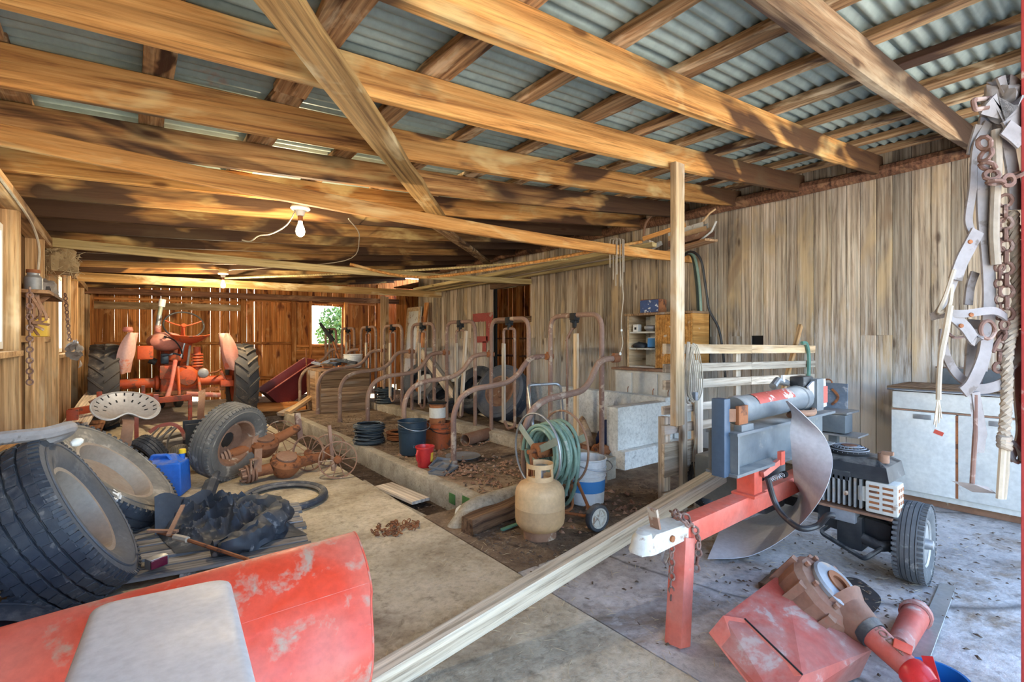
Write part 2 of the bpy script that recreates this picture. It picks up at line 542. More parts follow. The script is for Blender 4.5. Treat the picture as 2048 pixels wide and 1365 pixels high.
# mineral grounds
ground('concrete_walk', ((0.30, 0.235, 0.155), (0.53, 0.445, 0.315), (0.68, 0.59, 0.45)), 2.2, spots=(0.26, 0.195, 0.13), spots_amt=0.46, spots_scale=1.6, cracks=None)
ground('concrete_front', ((0.27, 0.24, 0.22), (0.47, 0.435, 0.41), (0.62, 0.585, 0.56)), 2.0, spots=(0.25, 0.18, 0.12), spots_amt=0.55, spots_scale=1.7, cracks=0.42)
ground('dirt', ((0.10, 0.066, 0.044), (0.21, 0.145, 0.096), (0.34, 0.255, 0.175)), 3.5, spots=(0.035, 0.024, 0.018), spots_amt=0.4, spots_scale=3.0, bump=0.9)
ground('platform_dirt', ((0.12, 0.078, 0.052), (0.25, 0.175, 0.12), (0.42, 0.33, 0.24)), 3.0, spots=(0.045, 0.03, 0.022), spots_amt=0.45, spots_scale=2.4, bump=0.9)
ground('gutter_muck', ((0.03, 0.02, 0.015), (0.07, 0.045, 0.03), (0.15, 0.11, 0.08)), 5.0, bump=0.9)
ground('curb_concrete', ((0.26, 0.22, 0.165), (0.42, 0.365, 0.28), (0.56, 0.50, 0.40)), 4.0, spots=(0.15, 0.11, 0.08), spots_amt=0.3, bump=0.5)
ground('lime_wall', ((0.54, 0.54, 0.50), (0.72, 0.72, 0.68), (0.82, 0.82, 0.78)), 2.4, spots=(0.34, 0.29, 0.23), spots_amt=0.26, spots_scale=3.5, bump=0.35)
ground('grass_ground', ((0.16, 0.19, 0.08), (0.26, 0.29, 0.13), (0.36, 0.37, 0.2)), 1.5, bump=0.6)
ground('gravel_yard', ((0.36, 0.34, 0.31), (0.5, 0.48, 0.44), (0.62, 0.6, 0.56)), 2.0, bump=0.6)

# metals, paints, rubber
coat('galvanized', (0.36, 0.42, 0.355), wear=(0.26, 0.20, 0.15), wear_amt=0.2, scale=3.0, second=(0.21, 0.25, 0.215), rough=0.5, metal=0.15, bump=0.1, fine=24)
coat('rust_pipe', (0.30, 0.185, 0.13), wear=(0.42, 0.32, 0.24), wear_amt=0.42, scale=6, second=(0.19, 0.11, 0.085), rough=0.75, bump=0.3)
coat('rust', (0.33, 0.12, 0.042), wear=(0.10, 0.042, 0.024), wear_amt=0.45, scale=9, second=(0.18, 0.068, 0.03), rough=0.85, bump=0.5)
coat('rust_pale', (0.31, 0.18, 0.115), wear=(0.42, 0.34, 0.255), wear_amt=0.36, scale=8, second=(0.22, 0.11, 0.065), rough=0.85, bump=0.4)
coat('rubber', (0.03, 0.038, 0.054), wear=(0.13, 0.125, 0.125), wear_amt=0.34, scale=12, second=(0.055, 0.06, 0.07), rough=0.62, bump=0.4, dust=(0.26, 0.25, 0.235), dust_amt=0.35)
coat('rubber_dusty', (0.16, 0.15, 0.135), wear=(0.30, 0.275, 0.235), wear_amt=0.42, scale=6, second=(0.10, 0.095, 0.09), rough=0.85, bump=0.25, dust=(0.36, 0.335, 0.29), dust_amt=0.45)
coat('rubber_tractor', (0.075, 0.062, 0.052), wear=(0.19, 0.155, 0.12), wear_amt=0.35, scale=4, second=(0.045, 0.043, 0.045), rough=0.75, bump=0.25, dust=(0.28, 0.22, 0.16), dust_amt=0.3)
coat('black_plastic', (0.03, 0.037, 0.05), wear=(0.20, 0.20, 0.205), wear_amt=0.3, scale=9, rough=0.6, bump=0.25, dust=(0.18, 0.175, 0.17), dust_amt=0.28, spec=0.45)
coat('hood_red', (0.68, 0.06, 0.025), wear=(0.40, 0.30, 0.22), wear_amt=0.42, scale=7, second=(0.64, 0.16, 0.11), rough=0.42, bump=0.2, sharp=0.12)
coat('red_paint', (0.62, 0.075, 0.04), wear=(0.42, 0.25, 0.18), wear_amt=0.2, scale=7, second=(0.56, 0.165, 0.12), rough=0.5, bump=0.1, dust=(0.58, 0.36, 0.31), dust_amt=0.3)
coat('faded_red', (0.44, 0.075, 0.05), wear=(0.40, 0.29, 0.25), wear_amt=0.4, scale=7, second=(0.38, 0.16, 0.13), rough=0.65, bump=0.15, dust=(0.44, 0.33, 0.29), dust_amt=0.35)
coat('tractor_orange', (0.50, 0.082, 0.018), wear=(0.16, 0.05, 0.026), wear_amt=0.5, scale=9, second=(0.34, 0.05, 0.016), rough=0.55, bump=0.2, dust=(0.62, 0.36, 0.27), dust_amt=0.22)
coat('tractor_pink', (0.50, 0.19, 0.14), wear=(0.56, 0.13, 0.05), wear_amt=0.35, scale=3, second=(0.56, 0.33, 0.28), rough=0.5, bump=0.05, dust=(0.58, 0.52, 0.48), dust_amt=0.4)
coat('red_bright', (0.62, 0.03, 0.03), rough=0.35, bump=0.05, scale=4, second=(0.5, 0.03, 0.03))
coat('dark_red', (0.17, 0.022, 0.025), wear=(0.28, 0.12, 0.09), wear_amt=0.2, scale=5, rough=0.5, bump=0.1, dust=(0.33, 0.17, 0.14), dust_amt=0.25)
coat('splitter_black', (0.075, 0.095, 0.115), wear=(0.40, 0.34, 0.24), wear_amt=0.32, scale=5, second=(0.12, 0.135, 0.14), rough=0.5, bump=0.1, dust=(0.50, 0.47, 0.42), dust_amt=0.7, sharp=0.25)
coat('engine_black', (0.022, 0.025, 0.03), wear=(0.12, 0.115, 0.11), wear_amt=0.25, scale=7, rough=0.45, bump=0.1, dust=(0.40, 0.37, 0.32), dust_amt=0.45)
coat('engine_alloy', (0.34, 0.34, 0.33), wear=(0.28, 0.20, 0.14), wear_amt=0.35, scale=9, rough=0.5, metal=0.5, bump=0.2, dust=(0.48, 0.43, 0.36), dust_amt=0.4)
coat('sheet_steel', (0.58, 0.585, 0.62), wear=(0.50, 0.43, 0.45), wear_amt=0.3, scale=3, second=(0.44, 0.45, 0.48), rough=0.45, metal=0.08, bump=0.06, sharp=0.3)
coat('steel', (0.42, 0.43, 0.44), wear=(0.30, 0.22, 0.16), wear_amt=0.25, scale=8, rough=0.4, metal=0.7, bump=0.1)
coat('seat_steel', (0.50, 0.49, 0.48), wear=(0.40, 0.25, 0.15), wear_amt=0.33, scale=6, second=(0.42, 0.36, 0.31), rough=0.5, metal=0.2, bump=0.15)
coat('rim_steel', (0.25, 0.19, 0.15), wear=(0.13, 0.08, 0.055), wear_amt=0.34, scale=5, second=(0.30, 0.26, 0.22), rough=0.6, metal=0.0, bump=0.1, sharp=0.3)
coat('cabinet_white', (0.66, 0.66, 0.62), wear=(0.25, 0.14, 0.09), wear_amt=0.10, scale=9, second=(0.58, 0.58, 0.55), rough=0.5, bump=0.05, fine=30)
coat('old_white', (0.55, 0.535, 0.48), wear=(0.28, 0.18, 0.12), wear_amt=0.33, scale=8, second=(0.55, 0.54, 0.49), rough=0.65, bump=0.1)
coat('white_plastic', (0.72, 0.72, 0.70), wear=(0.50, 0.48, 0.45), wear_amt=0.22, scale=5, second=(0.66, 0.66, 0.65), rough=0.5, bump=0.05)
coat('panel_white', (0.66, 0.66, 0.65), wear=(0.52, 0.51, 0.49), wear_amt=0.3, scale=3.0, second=(0.60, 0.60, 0.60), rough=0.45, bump=0.05, sharp=0.25)
coat('tank_cream', (0.62, 0.41, 0.21), wear=(0.40, 0.27, 0.16), wear_amt=0.16, scale=7, second=(0.56, 0.365, 0.19), rough=0.55, bump=0.06, sharp=0.25)
coat('jug_blue', (0.015, 0.14, 0.62), wear=(0.22, 0.26, 0.38), wear_amt=0.36, scale=7, second=(0.02, 0.12, 0.5), rough=0.5, bump=0.1, dust=(0.40, 0.35, 0.30), dust_amt=0.5, sharp=0.2)
coat('bucket_blue', (0.022, 0.045, 0.07), wear=(0.36, 0.40, 0.42), wear_amt=0.27, scale=6, rough=0.4, bump=0.05)
coat('bucket_orange', (0.42, 0.09, 0.02), wear=(0.085, 0.04, 0.026), wear_amt=0.62, scale=5, rough=0.6, bump=0.2)
coat('wire_blue', (0.07, 0.095, 0.12), wear=(0.24, 0.22, 0.19), wear_amt=0.4, scale=8, rough=0.6, metal=0.3, bump=0.1)
coat('hose_green', (0.24, 0.36, 0.29), wear=(0.40, 0.45, 0.38), wear_amt=0.35, scale=5, second=(0.17, 0.26, 0.20), rough=0.45, bump=0.05)
coat('hose_dark', (0.02, 0.045, 0.04), wear=(0.10, 0.13, 0.11), wear_amt=0.3, scale=5, rough=0.4, bump=0.05)
coat('hose_black', (0.03, 0.03, 0.032), wear=(0.16, 0.15, 0.13), wear_amt=0.3, scale=8, rough=0.45, bump=0.05)
coat('leather', (0.30, 0.275, 0.265), wear=(0.15, 0.125, 0.11), wear_amt=0.42, scale=14, second=(0.22, 0.195, 0.185), rough=0.8, bump=0.35)
coat('rope', (0.42, 0.35, 0.27), wear=(0.36, 0.29, 0.22), wear_amt=0.35, scale=16, rough=0.95, bump=0.5)
coat('twine', (0.54, 0.46, 0.35), rough=0.95, scale=10, bump=0.3)
coat('chain_rust', (0.23, 0.135, 0.105), wear=(0.34, 0.25, 0.21), wear_amt=0.4, scale=20, second=(0.15, 0.08, 0.06), rough=0.8, bump=0.3)
coat('jamb_red', (0.48, 0.055, 0.05), wear=(0.52, 0.40, 0.34), wear_amt=0.22, scale=9, rough=0.7, bump=0.2)
coat('gearbox', (0.19, 0.08, 0.05), wear=(0.28, 0.07, 0.045), wear_amt=0.4, scale=9, second=(0.25, 0.14, 0.095), rough=0.85, bump=0.6, dust=(0.29, 0.205, 0.145), dust_amt=0.4, sharp=0.2)
coat('blue_plate', (0.17, 0.22, 0.29), wear=(0.32, 0.34, 0.37), wear_amt=0.4, scale=14, rough=0.5, metal=0.3, bump=0.3)
coat('pan_grey', (0.30, 0.31, 0.33), wear=(0.34, 0.25, 0.18), wear_amt=0.3, scale=10, rough=0.5, metal=0.3, bump=0.1)
coat('nest_straw', (0.42, 0.30, 0.16), wear=(0.22, 0.14, 0.07), wear_amt=0.4, scale=20, rough=0.95, bump=0.5)
coat('leaf_green', (0.09, 0.17, 0.045), wear=(0.17, 0.26, 0.08), wear_amt=0.4, scale=4, rough=0.6, bump=0.0)
coat('moss_green', (0.06, 0.17, 0.05), wear=(0.14, 0.24, 0.10), wear_amt=0.4, scale=14, rough=0.95, bump=0.6)
plain('white_porcelain', (0.78, 0.77, 0.70), 0.3, spec=0.5)
plain('black_matte', (0.012, 0.012, 0.013), 0.7)
plain('chrome', (0.72, 0.73, 0.75), 0.2, metal=1.0)
plain('yellow_cap', (0.75, 0.52, 0.03), 0.4)
plain('label_blue', (0.06, 0.23, 0.52), 0.5)
plain('label_white', (0.72, 0.72, 0.72), 0.5)
plain('label_red', (0.56, 0.09, 0.06), 0.5)
plain('label_yellow', (0.68, 0.43, 0.05), 0.5)
plain('straw', (0.50, 0.40, 0.25), 0.9)
plain('chip_dark', (0.10, 0.07, 0.05), 0.95)
plain('frame_white', (0.70, 0.69, 0.66), 0.6)
# a point of the photograph brought onto a known plane of the barn
_c, _s = math.cos(R(38.2)), math.sin(R(38.2))
def at(x, y, X=None, Y=None, Z=None, D=None):
    r = (x - 1024) / 975.0; u = (682.5 - y) / 975.0
    dx, dy, dz = r * _c + _s, -r * _s + _c, u
    t = X / dx if X is not None else Y / dy if Y is not None else (Z - 1.25) / dz if Z is not None else D
    return Vector((t * dx, t * dy, 1.25 + t * dz))
def hull(pts):
    bm = bmesh.new()
    for p in pts: bm.verts.new(Vector(p))
    r = bmesh.ops.convex_hull(bm, input=bm.verts[:])
    for v in [v for v in bm.verts if not v.link_faces]: bm.verts.remove(v)
    bm.verts.index_update()
    return bm
def chain(o, pts, link=0.032, r=0.0042, mat='chain_rust', name='chain_link'):
    """links threaded along a path, every second one turned"""
    P = [Vector(p) for p in pts]
    seg = []
    tot = 0
    for a, c in zip(P[:-1], P[1:]):
        seg.append((tot, a, c)); tot += (c - a).length
    n = max(2, int(tot / (link * 0.72)))
    for i in range(n):
        d = tot * (i + 0.5) / n
        k = max(j for j, q in enumerate(seg) if q[0] <= d)
        a, c = seg[k][1], seg[k][2]
        p = a + (c - a).normalized() * (d - seg[k][0])
        f = frame(c - a, (0.3, 0.2, 0.9)) @ Matrix.Rotation((PI / 2) * (i % 2) + 0.4, 3, 'X')
        m = Matrix.Translation(p) @ f.to_4x4()
        h = link / 2 - r; w = link * 0.33 - r * 0.2
        loop = [(h - w + w * math.cos(t), w * math.sin(t), 0) for t in (-PI / 2, -PI / 4, 0, PI / 4, PI / 2)] + [(-h + w + w * math.cos(t), w * math.sin(t), 0) for t in (PI / 2, 3 * PI / 4, PI, 5 * PI / 4, 3 * PI / 2)]
        MB().tube([m @ Vector(q) for q in loop], r, 6, closed=True).build(name, mat, o, world=True)
def strap(pts, w, t=0.005, wdir=None, n=6):
    """flat strap along a path"""
    P = spline(pts, n)
    b = MB(); k = 0
    rows = []
    for i, p in enumerate(P):
        d = (P[min(i + 1, len(P) - 1)] - P[max(i - 1, 0)]).normalized()
        wd = Vector(wdir(i / (len(P) - 1)) if callable(wdir) else (wdir or (0.786, -0.618, 0)))
        wd = (wd - d * wd.dot(d)).normalized()
        nn = d.cross(wd)
        rows.append((p, wd, nn))
    for (p, wd, nn) in rows:
        b.v += [p - wd * w / 2 - nn * t / 2, p + wd * w / 2 - nn * t / 2, p + wd * w / 2 + nn * t / 2, p - wd * w / 2 + nn * t / 2]
    N = len(rows)
    for i in range(N - 1):
        for j in range(4):
            b.f.append((4 * i + j, 4 * i + (j + 1) % 4, 4 * i + 4 + (j + 1) % 4, 4 * i + 4 + j))
    b.f.append((3, 2, 1, 0)); b.f.append(tuple(4 * (N - 1) + j for j in range(4)))
    return b
# ================================================================ THE BARN
XL, XR, YB = -0.68, 5.30, 12.10           # left wall, right wall, back wall
def zr(x): return 2.268 + 0.087 * x - 0.06 * math.sin(PI * (min(max(x, XL), XR) - XL) / (XR - XL))        # underside of the rafters
RH, PT = 0.165, 0.036

# ---- ground outside
mb = MB().box((2.3, -14.0, -0.16), (60, 28, 0.1)); tag(mb.build('ground_yard', 'gravel_yard'), 'pale gravel yard in front of the open barn side', kind='structure')
mb = MB().box((2.3, 26.2, -0.16), (60, 28, 0.1)); tag(mb.build('ground_meadow', 'grass_ground'), 'green meadow beyond the back wall', kind='structure')
mb = MB().box((-14.3, 6.1, -0.16), (27, 12.2, 0.1)); tag(mb.build('ground_lawn', 'grass_ground'), 'grass strip outside the window wall', kind='structure')

# ---- floor
floor = MB().box((3.7, 6.1, -0.15), (9.0, 12.6, 0.1)).build('floor', 'gutter_muck')
tag(floor, 'concrete and packed dirt barn floor with a sunken gutter', kind='structure')
def slab(name, x0, x1, y0, y1, z0, z1, mat, nx=10, ny=30, amp=0.004, par=floor):
    b = MB()
    def fn(u, v):
        x = x0 + (x1 - x0) * u; y = y0 + (y1 - y0) * v
        e = min(1, 20 * min(u, 1 - u)) * min(1, 20 * min(v, 1 - v))
        return (x, y, z1 + amp * mnoise.noise(Vector((x * 2.1, y * 2.1, 0))) * e)
    b.grid(fn, nx, ny)
    w = ny + 1
    k = len(b.v)
    ring = [(i, 0) for i in range(nx)] + [(nx, j) for j in range(ny)] + [(i, ny) for i in range(nx, 0, -1)] + [(0, j) for j in range(ny, 0, -1)]
    ids = [i * w + j for i, j in ring]
    for q in ids: b.v.append(Vector((b.v[q].x, b.v[q].y, z0)))
    n = len(ids)
    for i in range(n):
        j = (i + 1) % n
        b.f.append((ids[j], ids[i], k + i, k + j))
    return b.build(name, mat, par)
slab('walkway_slab', -0.80, 1.645, -0.55, 12.3, -0.14, 0.0, 'concrete_walk', 14, 60)
slab('front_slab', 1.655, 5.35, -0.55, 2.05, -0.14, -0.002, 'concrete_front', 20, 16)
slab('dirt_patch', 1.655, 5.35, 2.05, 3.12, -0.14, 0.0, 'dirt', 24, 10, 0.02)
slab('stall_platform', 2.02, 3.32, 2.86, 8.7, -0.14, 0.08, 'platform_dirt', 16, 60, 0.014)
slab('back_floor', 1.655, 5.35, 8.7, 12.3, -0.14, 0.02, 'dirt', 24, 20, 0.03)
slab('manger_floor', 3.50, 5.35, 3.20, 8.7, -0.14, 0.12, 'dirt', 14, 40, 0.025)
# gutter-side curb of the platform and the taller curb that carries the stall hoops
MB().box((2.055, 5.75, -0.025), (0.11, 5.9, 0.225), ch=0.012).build('platform_curb', 'curb_concrete', floor)
MB().box((3.40, 5.86, 0.03), (0.20, 5.9, 0.33), ch=0.012).build('stall_curb', 'curb_concrete', floor)
for i, (y, z) in enumerate(((3.02, 0.0), (3.1, -0.02), (3.25, 0.0))):
    MB().box((1.9985, y + 0.05, 0.01), (0.008, (0.16, 0, 0.09)[i], (0.13, 0, 0.08)[i]), ch=0.003).build('moss_patch', 'moss_green', floor) if i != 1 else None
# rounded concrete lip closing the front end of the gutter
b = MB()
def lip(u, v):
    x = 1.66 + 1.45 * u; a = PI * v
    r = (0.12 + 0.02 * math.sin(5 * u)) * (0.35 + 0.65 * min(1, u * 9))
    return (x, 2.83 + 0.07 * u + r * 0.95 * math.cos(a), -0.05 + (0.20 + 0.035 * u) * (0.15 + 0.85 * min(1, u * 7)) * math.sin(a))
b.grid(lip, 16, 12)
b.build('gutter_lip', 'curb_concrete', floor)
# plank lying in the gutter and pipe along it
board('gutter_board', (1.86, 3.55, -0.045), (1.80, 4.15, -0.045), 0.17, 0.025, 'weathered_board', floor)
MB().tube([(1.70, 2.95, -0.03), (1.69, 3.6, -0.05), (1.72, 4.4, -0.06)], 0.02).build('drain_pipe', 'curb_concrete', floor)
# lime-washed low walls of the manger
w = MB().box((4.61, 5.95, 0.26), (0.14, 5.7, 0.76), ch=0.015).build('manger_wall', 'lime_wall', floor)
w = MB().box((4.21, 3.17, 0.24), (0.92, 0.15, 0.72), ch=0.02).box((4.25, 3.07, 0.02), (1.00, 0.12, 0.32), ch=0.015).build('manger_end_wall', 'lime_wall', floor)

# ---- right wall: tight vertical boards, door hole into the next room
wr = MB()
def wall_seg(y0, y1, z0, z1): wr.box((XR + 0.05, (y0 + y1) / 2, (z0 + z1) / 2), (0.02, y1 - y0, z1 - z0))
wall_seg(-0.4, 6.25, -0.1, 2.95)
wall_seg(6.25, 7.25, 2.22, 2.95); wall_seg(7.25, 10.2, -0.1, 2.95)
wr = wr.build('wall_right', 'black_matte')  # added black backing, paints the dark beyond the sawn hole
tag(wr, 'weathered grey vertical board wall along the stalls', kind='structure')
y = -0.35
k = 0
rb = random.Random(3)
HOLE = (2.42, 2.58)     # small square hole sawn through one board
while y < 10.2:
    w_ = rb.choice((0.10, 0.12, 0.125, 0.13, 0.15, 0.11))
    if y < HOLE[0] < y + w_: w_ = HOLE[0] - y if HOLE[0] - y > 0.05 else w_
    if abs(y - HOLE[0]) < 0.012: w_ = 0.12
    yc = y + w_ / 2
    dx = rb.uniform(0, 0.012)
    segs = [(0.0, 2.93)]
    if 6.25 < yc < 7.25: segs = [(2.24, 2.93)]
    elif abs(yc - 2.47) < 0.07: segs = [(0.0, 1.19), (1.31, 2.93)]
    elif rb.random() < 0.3: segs = [(segs[0][0], 1.30), (1.304, 2.93)]
    for (a, c_) in segs:
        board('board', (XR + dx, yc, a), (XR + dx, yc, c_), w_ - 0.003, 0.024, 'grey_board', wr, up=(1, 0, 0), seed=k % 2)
    k += 1
    y += w_ + 0.001
# pole plate under the rafter ends, cleat boards, door-hole frame
b = MB().tube([(5.20, -0.3 + 0.5 * i, 2.745 + rb.uniform(-0.012, 0.012)) for i in range(22)], [0.062 + rb.uniform(-0.008, 0.008) for i in range(22)], 8).build('wall_plate', 'dark_beam', wr)
board('door_header', (5.26, 6.2, 2.27), (5.26, 7.3, 2.27), 0.14, 0.06, 'rotten_wood', wr, up=(1, 0, 0))
board('door_crossbar', (5.30, 6.2, 1.62), (5.30, 7.3, 1.62), 0.10, 0.05, 'rotten_wood', wr, up=(1, 0, 0))
# red paint splashed on the boards beside the door hole
b = MB()
for (y0, y1, z0, z1) in ((7.28, 7.95, 1.62, 1.78), (7.28, 7.5, 1.25, 1.62), (7.45, 7.85, 1.22, 1.34), (7.5, 7.62, 1.05, 1.24)):
    b.box((5.283, (y0 + y1) / 2, (z0 + z1) / 2), (0.003, y1 - y0, z1 - z0))
coat('red_smear', (0.40, 0.075, 0.06), wear=(0.38, 0.28, 0.22), wear_amt=0.4, scale=7, rough=0.8)
b.build('paint_smear', 'red_smear', wr)

# ---- next room seen through the door hole
an = MB().box((6.5, 8.3, 2.62), (2.3, 6.8, 0.03)).build('ceiling_side_room', 'dark_beam'); tag(an, 'dark ceiling of the side room', kind='structure')
af = MB().box((6.5, 8.3, -0.06), (2.3, 6.8, 0.08)).build('floor_side_room', 'dirt'); tag(af, 'dirt floor of the side room', kind='structure')
aw = empty('wall_side_room', (7.6, 7.2, 0)); tag(aw, 'reddish board wall of the side room with light gaps', kind='structure')
y = 5.0
while y < 11.7:
    w_ = rb.uniform(0.15, 0.22)
    board('board', (7.6, y + w_ / 2, 0), (7.6, y + w_ / 2, 2.6), w_ - rb.choice((0.004, 0.012, 0.02)), 0.022, 'orange_board', aw, up=(1, 0, 0), seed=k % 3)
    y += w_; k += 1
for xx in [5.42 + 0.2 * i for i in range(11)]:
    board('board', (xx + 0.1, 11.7, 0), (xx + 0.1, 11.7, 2.6), 0.199, 0.022, 'orange_board', aw, up=(0, 1, 0))
for xx in [5.42 + 0.2 * i for i in range(11)]:
    board('board', (xx + 0.1, 4.95, 0), (xx + 0.1, 4.95, 2.6), 0.199, 0.022, 'orange_board', aw, up=(0, 1, 0))
for z in (0.55, 0.95, 1.3):
    board('shelf', (6.15, 5.6, z), (6.15, 8.8, z), 0.35, 0.03, 'dark_beam', aw)
for yy in (6.3, 7.4, 8.3):
    board('post', (6.0, yy, 0), (6.0, yy, 2.6), 0.08, 0.08, 'orange_board', aw)

# ---- left wall: boards outside, studs and plate inside, two windows
wlft = empty('wall_left', (XL, 6, 0)); tag(wlft, 'tan board wall with open studs and two windows', kind='structure')
y = -0.5
WINS = ((3.25, 4.50, 1.20, 2.00), (7.00, 8.05, 1.12, 2.02))
while y < YB:
    w_ = rb.uniform(0.14, 0.19)
    yc = y + w_ / 2
    segs = [(-0.02, 2.36)]
    for (a, c_, z0, z1) in WINS:
        if a < yc < c_: segs = [(-0.02, z0), (z1, 2.36)]
    for (z0, z1) in segs:
        board('board', (XL - 0.012, yc, z0), (XL - 0.012, yc, z1), w_ - 0.003, 0.022, 'dark_tan_board', wlft, up=(1, 0, 0), seed=k % 3)
    y += w_; k += 1
for i, yy in enumerate((0.4, 1.6, 2.6, 3.2, 4.56, 5.72, 6.80, 8.15, 9.3, 10.5, 11.6, 12.02)):
    board('stud', (XL + 0.06, yy, 0.0), (XL + 0.06, yy, 2.12), 0.115, 0.055, 'tan_board', wlft, up=(0, 1, 0), rough=0.06, seg=4, seed=i)
for (a, c_) in ((-0.5, 4.2), (4.2, 8.6), (8.6, 12.1)):
    board('wall_plate', (XL + 0.065, a, 2.155), (XL + 0.065, c_, 2.155), 0.13, 0.09, 'tan_board', wlft, seed=1)
for (a, c_) in ((4.6, 5.72), (5.72, 6.8), (8.15, 9.3)):
    board('rail', (XL + 0.035, a, 1.265), (XL + 0.035, c_, 1.265), 0.05, 0.05, 'tan_board', wlft)
board('sill_beam', (XL + 0.1, 2.5, 0.56), (XL + 0.1, 4.75, 0.56), 0.2, 0.09, 'tan_board', wlft)
# dusty panes
m, nt, N, L, bs = _new('dusty_glass')
tr = N.new('ShaderNodeBsdfTransparent'); tl = N.new('ShaderNodeBsdfTranslucent'); tl.inputs['Color'].default_value = (0.86, 0.9, 0.92, 1)
mx = N.new('ShaderNodeMixShader'); mx.inputs[0].default_value = 0.45
L.new(tr.outputs[0], mx.inputs[1]); L.new(tl.outputs[0], mx.inputs[2]); L.new(mx.outputs[0], N['Material Output'].inputs['Surface'])
M['dusty_glass'] = m
for i, (a, c_, z0, z1) in enumerate(WINS):
    wf = MB()
    t = 0.045
    X0 = XL + 0.01
    wf.box((X0, a + t / 2, (z0 + z1) / 2), (0.07, t, z1 - z0)).box((X0, c_ - t / 2, (z0 + z1) / 2), (0.07, t, z1 - z0))
    wf.box((X0, (a + c_) / 2, z1 - t / 2), (0.07, c_ - a - 2 * t, t)).box((X0, (a + c_) / 2, z0 + t / 2), (0.07, c_ - a - 2 * t, t))
    o = wf.build('window_%d' % (i + 1), 'frame_white')
    tag(o, ('window with pale frame beside the tires', 'narrow window with pale frame near the tractor')[i], kind='structure')
    MB().box((X0, (a + c_) / 2, (z0 + z1) / 2), (0.006, c_ - a - 2 * t, z1 - z0 - 2 * t)).build('pane', 'dusty_glass', o)
    MB().box((XL + 0.06, (a + c_) / 2, z0 - 0.03), (0.15, c_ - a + 0.1, 0.035), ch=0.004).build('window_sill', 'tan_board', o)

# ---- back wall: gappy orange boards, rails, posts, an open window hole
wb = empty('wall_back', (2.4, YB, 0)); tag(wb, 'orange brown gappy board wall behind the tractor', kind='structure')
x = XL - 0.02
WX0, WX1, WZ0, WZ1 = 3.43, 4.16, 1.18, 2.10
while x < 7.6:
    w_ = rb.choice((0.145, 0.16, 0.18, 0.20, 0.15))
    xe = x + w_
    if x < WX0 < xe: xe = WX0
    if x < WX1 < xe: xe = WX1
    w_ = max(0.03, xe - x)
    xc = x + w_ / 2
    top = zr(min(xc, XR + 0.1)) + RH + PT - 0.005
    segs = [(0.0 if rb.random() < 0.7 else 0.1, top)]
    if WX0 <= xc <= WX1: segs = [(0.0, WZ0), (WZ1, top)]
    g = rb.choice((0.0, 0.0, 0.001, 0.001, 0.003, 0.007))
    for (z0, z1) in segs:
        board('board', (xc, YB + 0.02 + rb.uniform(0, 0.01), z0), (xc, YB + 0.02, z1), w_ - g, 0.022, 'orange_board', wb, up=(0, 1, 0), rough=0.014, seg=5, seed=k % 5)
    x = xe; k += 1
for (x0, x1, z, h) in ((XL, 3.0, 1.20, 0.06), (3.0, 5.3, 1.13, 0.06), (XL, 5.3, 0.42, 0.07), (XL, 2.1, 2.06, 0.05), (2.1, 5.0, 2.16, 0.06)):
    board('rail', (x0, YB - 0.02, z), (x1, YB - 0.02, z + (0.03 if z > 2 else 0)), 0.05, h, 'orange_board', wb)
board('header_board', (XL + 0.1, YB - 0.05, 1.93), (1.95, YB - 0.05, 1.97), 0.025, 0.14, 'tan_board', wb)
board('rail_board', (3.0, YB - 0.03, 0.95), (4.9, YB - 0.03, 0.95), 0.03, 0.26, 'orange_board', wb)
for xx, wd in ((XL + 0.12, 0.1), (1.98, 0.10), (3.02, 0.10), (3.39, 0.06), (4.24, 0.09), (5.1, 0.1)):
    board('post', (xx, YB - 0.05, 0), (xx, YB - 0.05, zr(xx)), wd, 0.09, 'orange_board', wb, up=(0, 1, 0), rough=0.04, seg=3)
# warped planks by the far corner
board('corner_board', (4.75, 10.9, 0), (4.75, 10.9, 2.3), 0.2, 0.03, 'tan_board', wb, up=(0, 1, 0))

# ---- roof: rafters, purlins, corrugated sheets
roof = empty('ceiling', (2.3, 6, 2.6)); tag(roof, 'open rafters and purlins under rusty corrugated metal roofing', kind='structure')
i = 0
yy = 0.12
RAFTERS = []
while yy < YB - 0.1:
    j = rb.uniform(-0.015, 0.015)
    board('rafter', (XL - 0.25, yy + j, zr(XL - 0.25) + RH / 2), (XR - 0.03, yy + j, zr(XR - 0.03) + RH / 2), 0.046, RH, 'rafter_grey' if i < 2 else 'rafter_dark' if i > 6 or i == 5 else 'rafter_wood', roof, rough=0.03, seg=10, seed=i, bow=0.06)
    RAFTERS.append(yy + j)
    yy += 0.635; i += 1
xs = [-0.86, -0.42, 0.10, 0.62, 1.13, 1.65, 2.15, 2.63, 3.11, 3.60, 4.08, 4.55, 5.05]
for q, xx in enumerate(xs):
    cuts = [-0.55, rb.uniform(2.2, 3.6), rb.uniform(5.5, 7.0), rb.uniform(8.8, 9.8), YB + 0.25]
    wd = rb.choice((0.13, 0.11, 0.14, 0.12)) if xx < 1.4 else rb.choice((0.10, 0.09, 0.12))
    for a, c_ in zip(cuts[:-1], cuts[1:]):
        o = board('purlin', (xx, a, zr(xx) + RH + PT / 2), (xx, c_, zr(xx) + RH + PT / 2), wd, PT, 'purlin_wood', roof, rough=0.16, seg=10, seed=q)
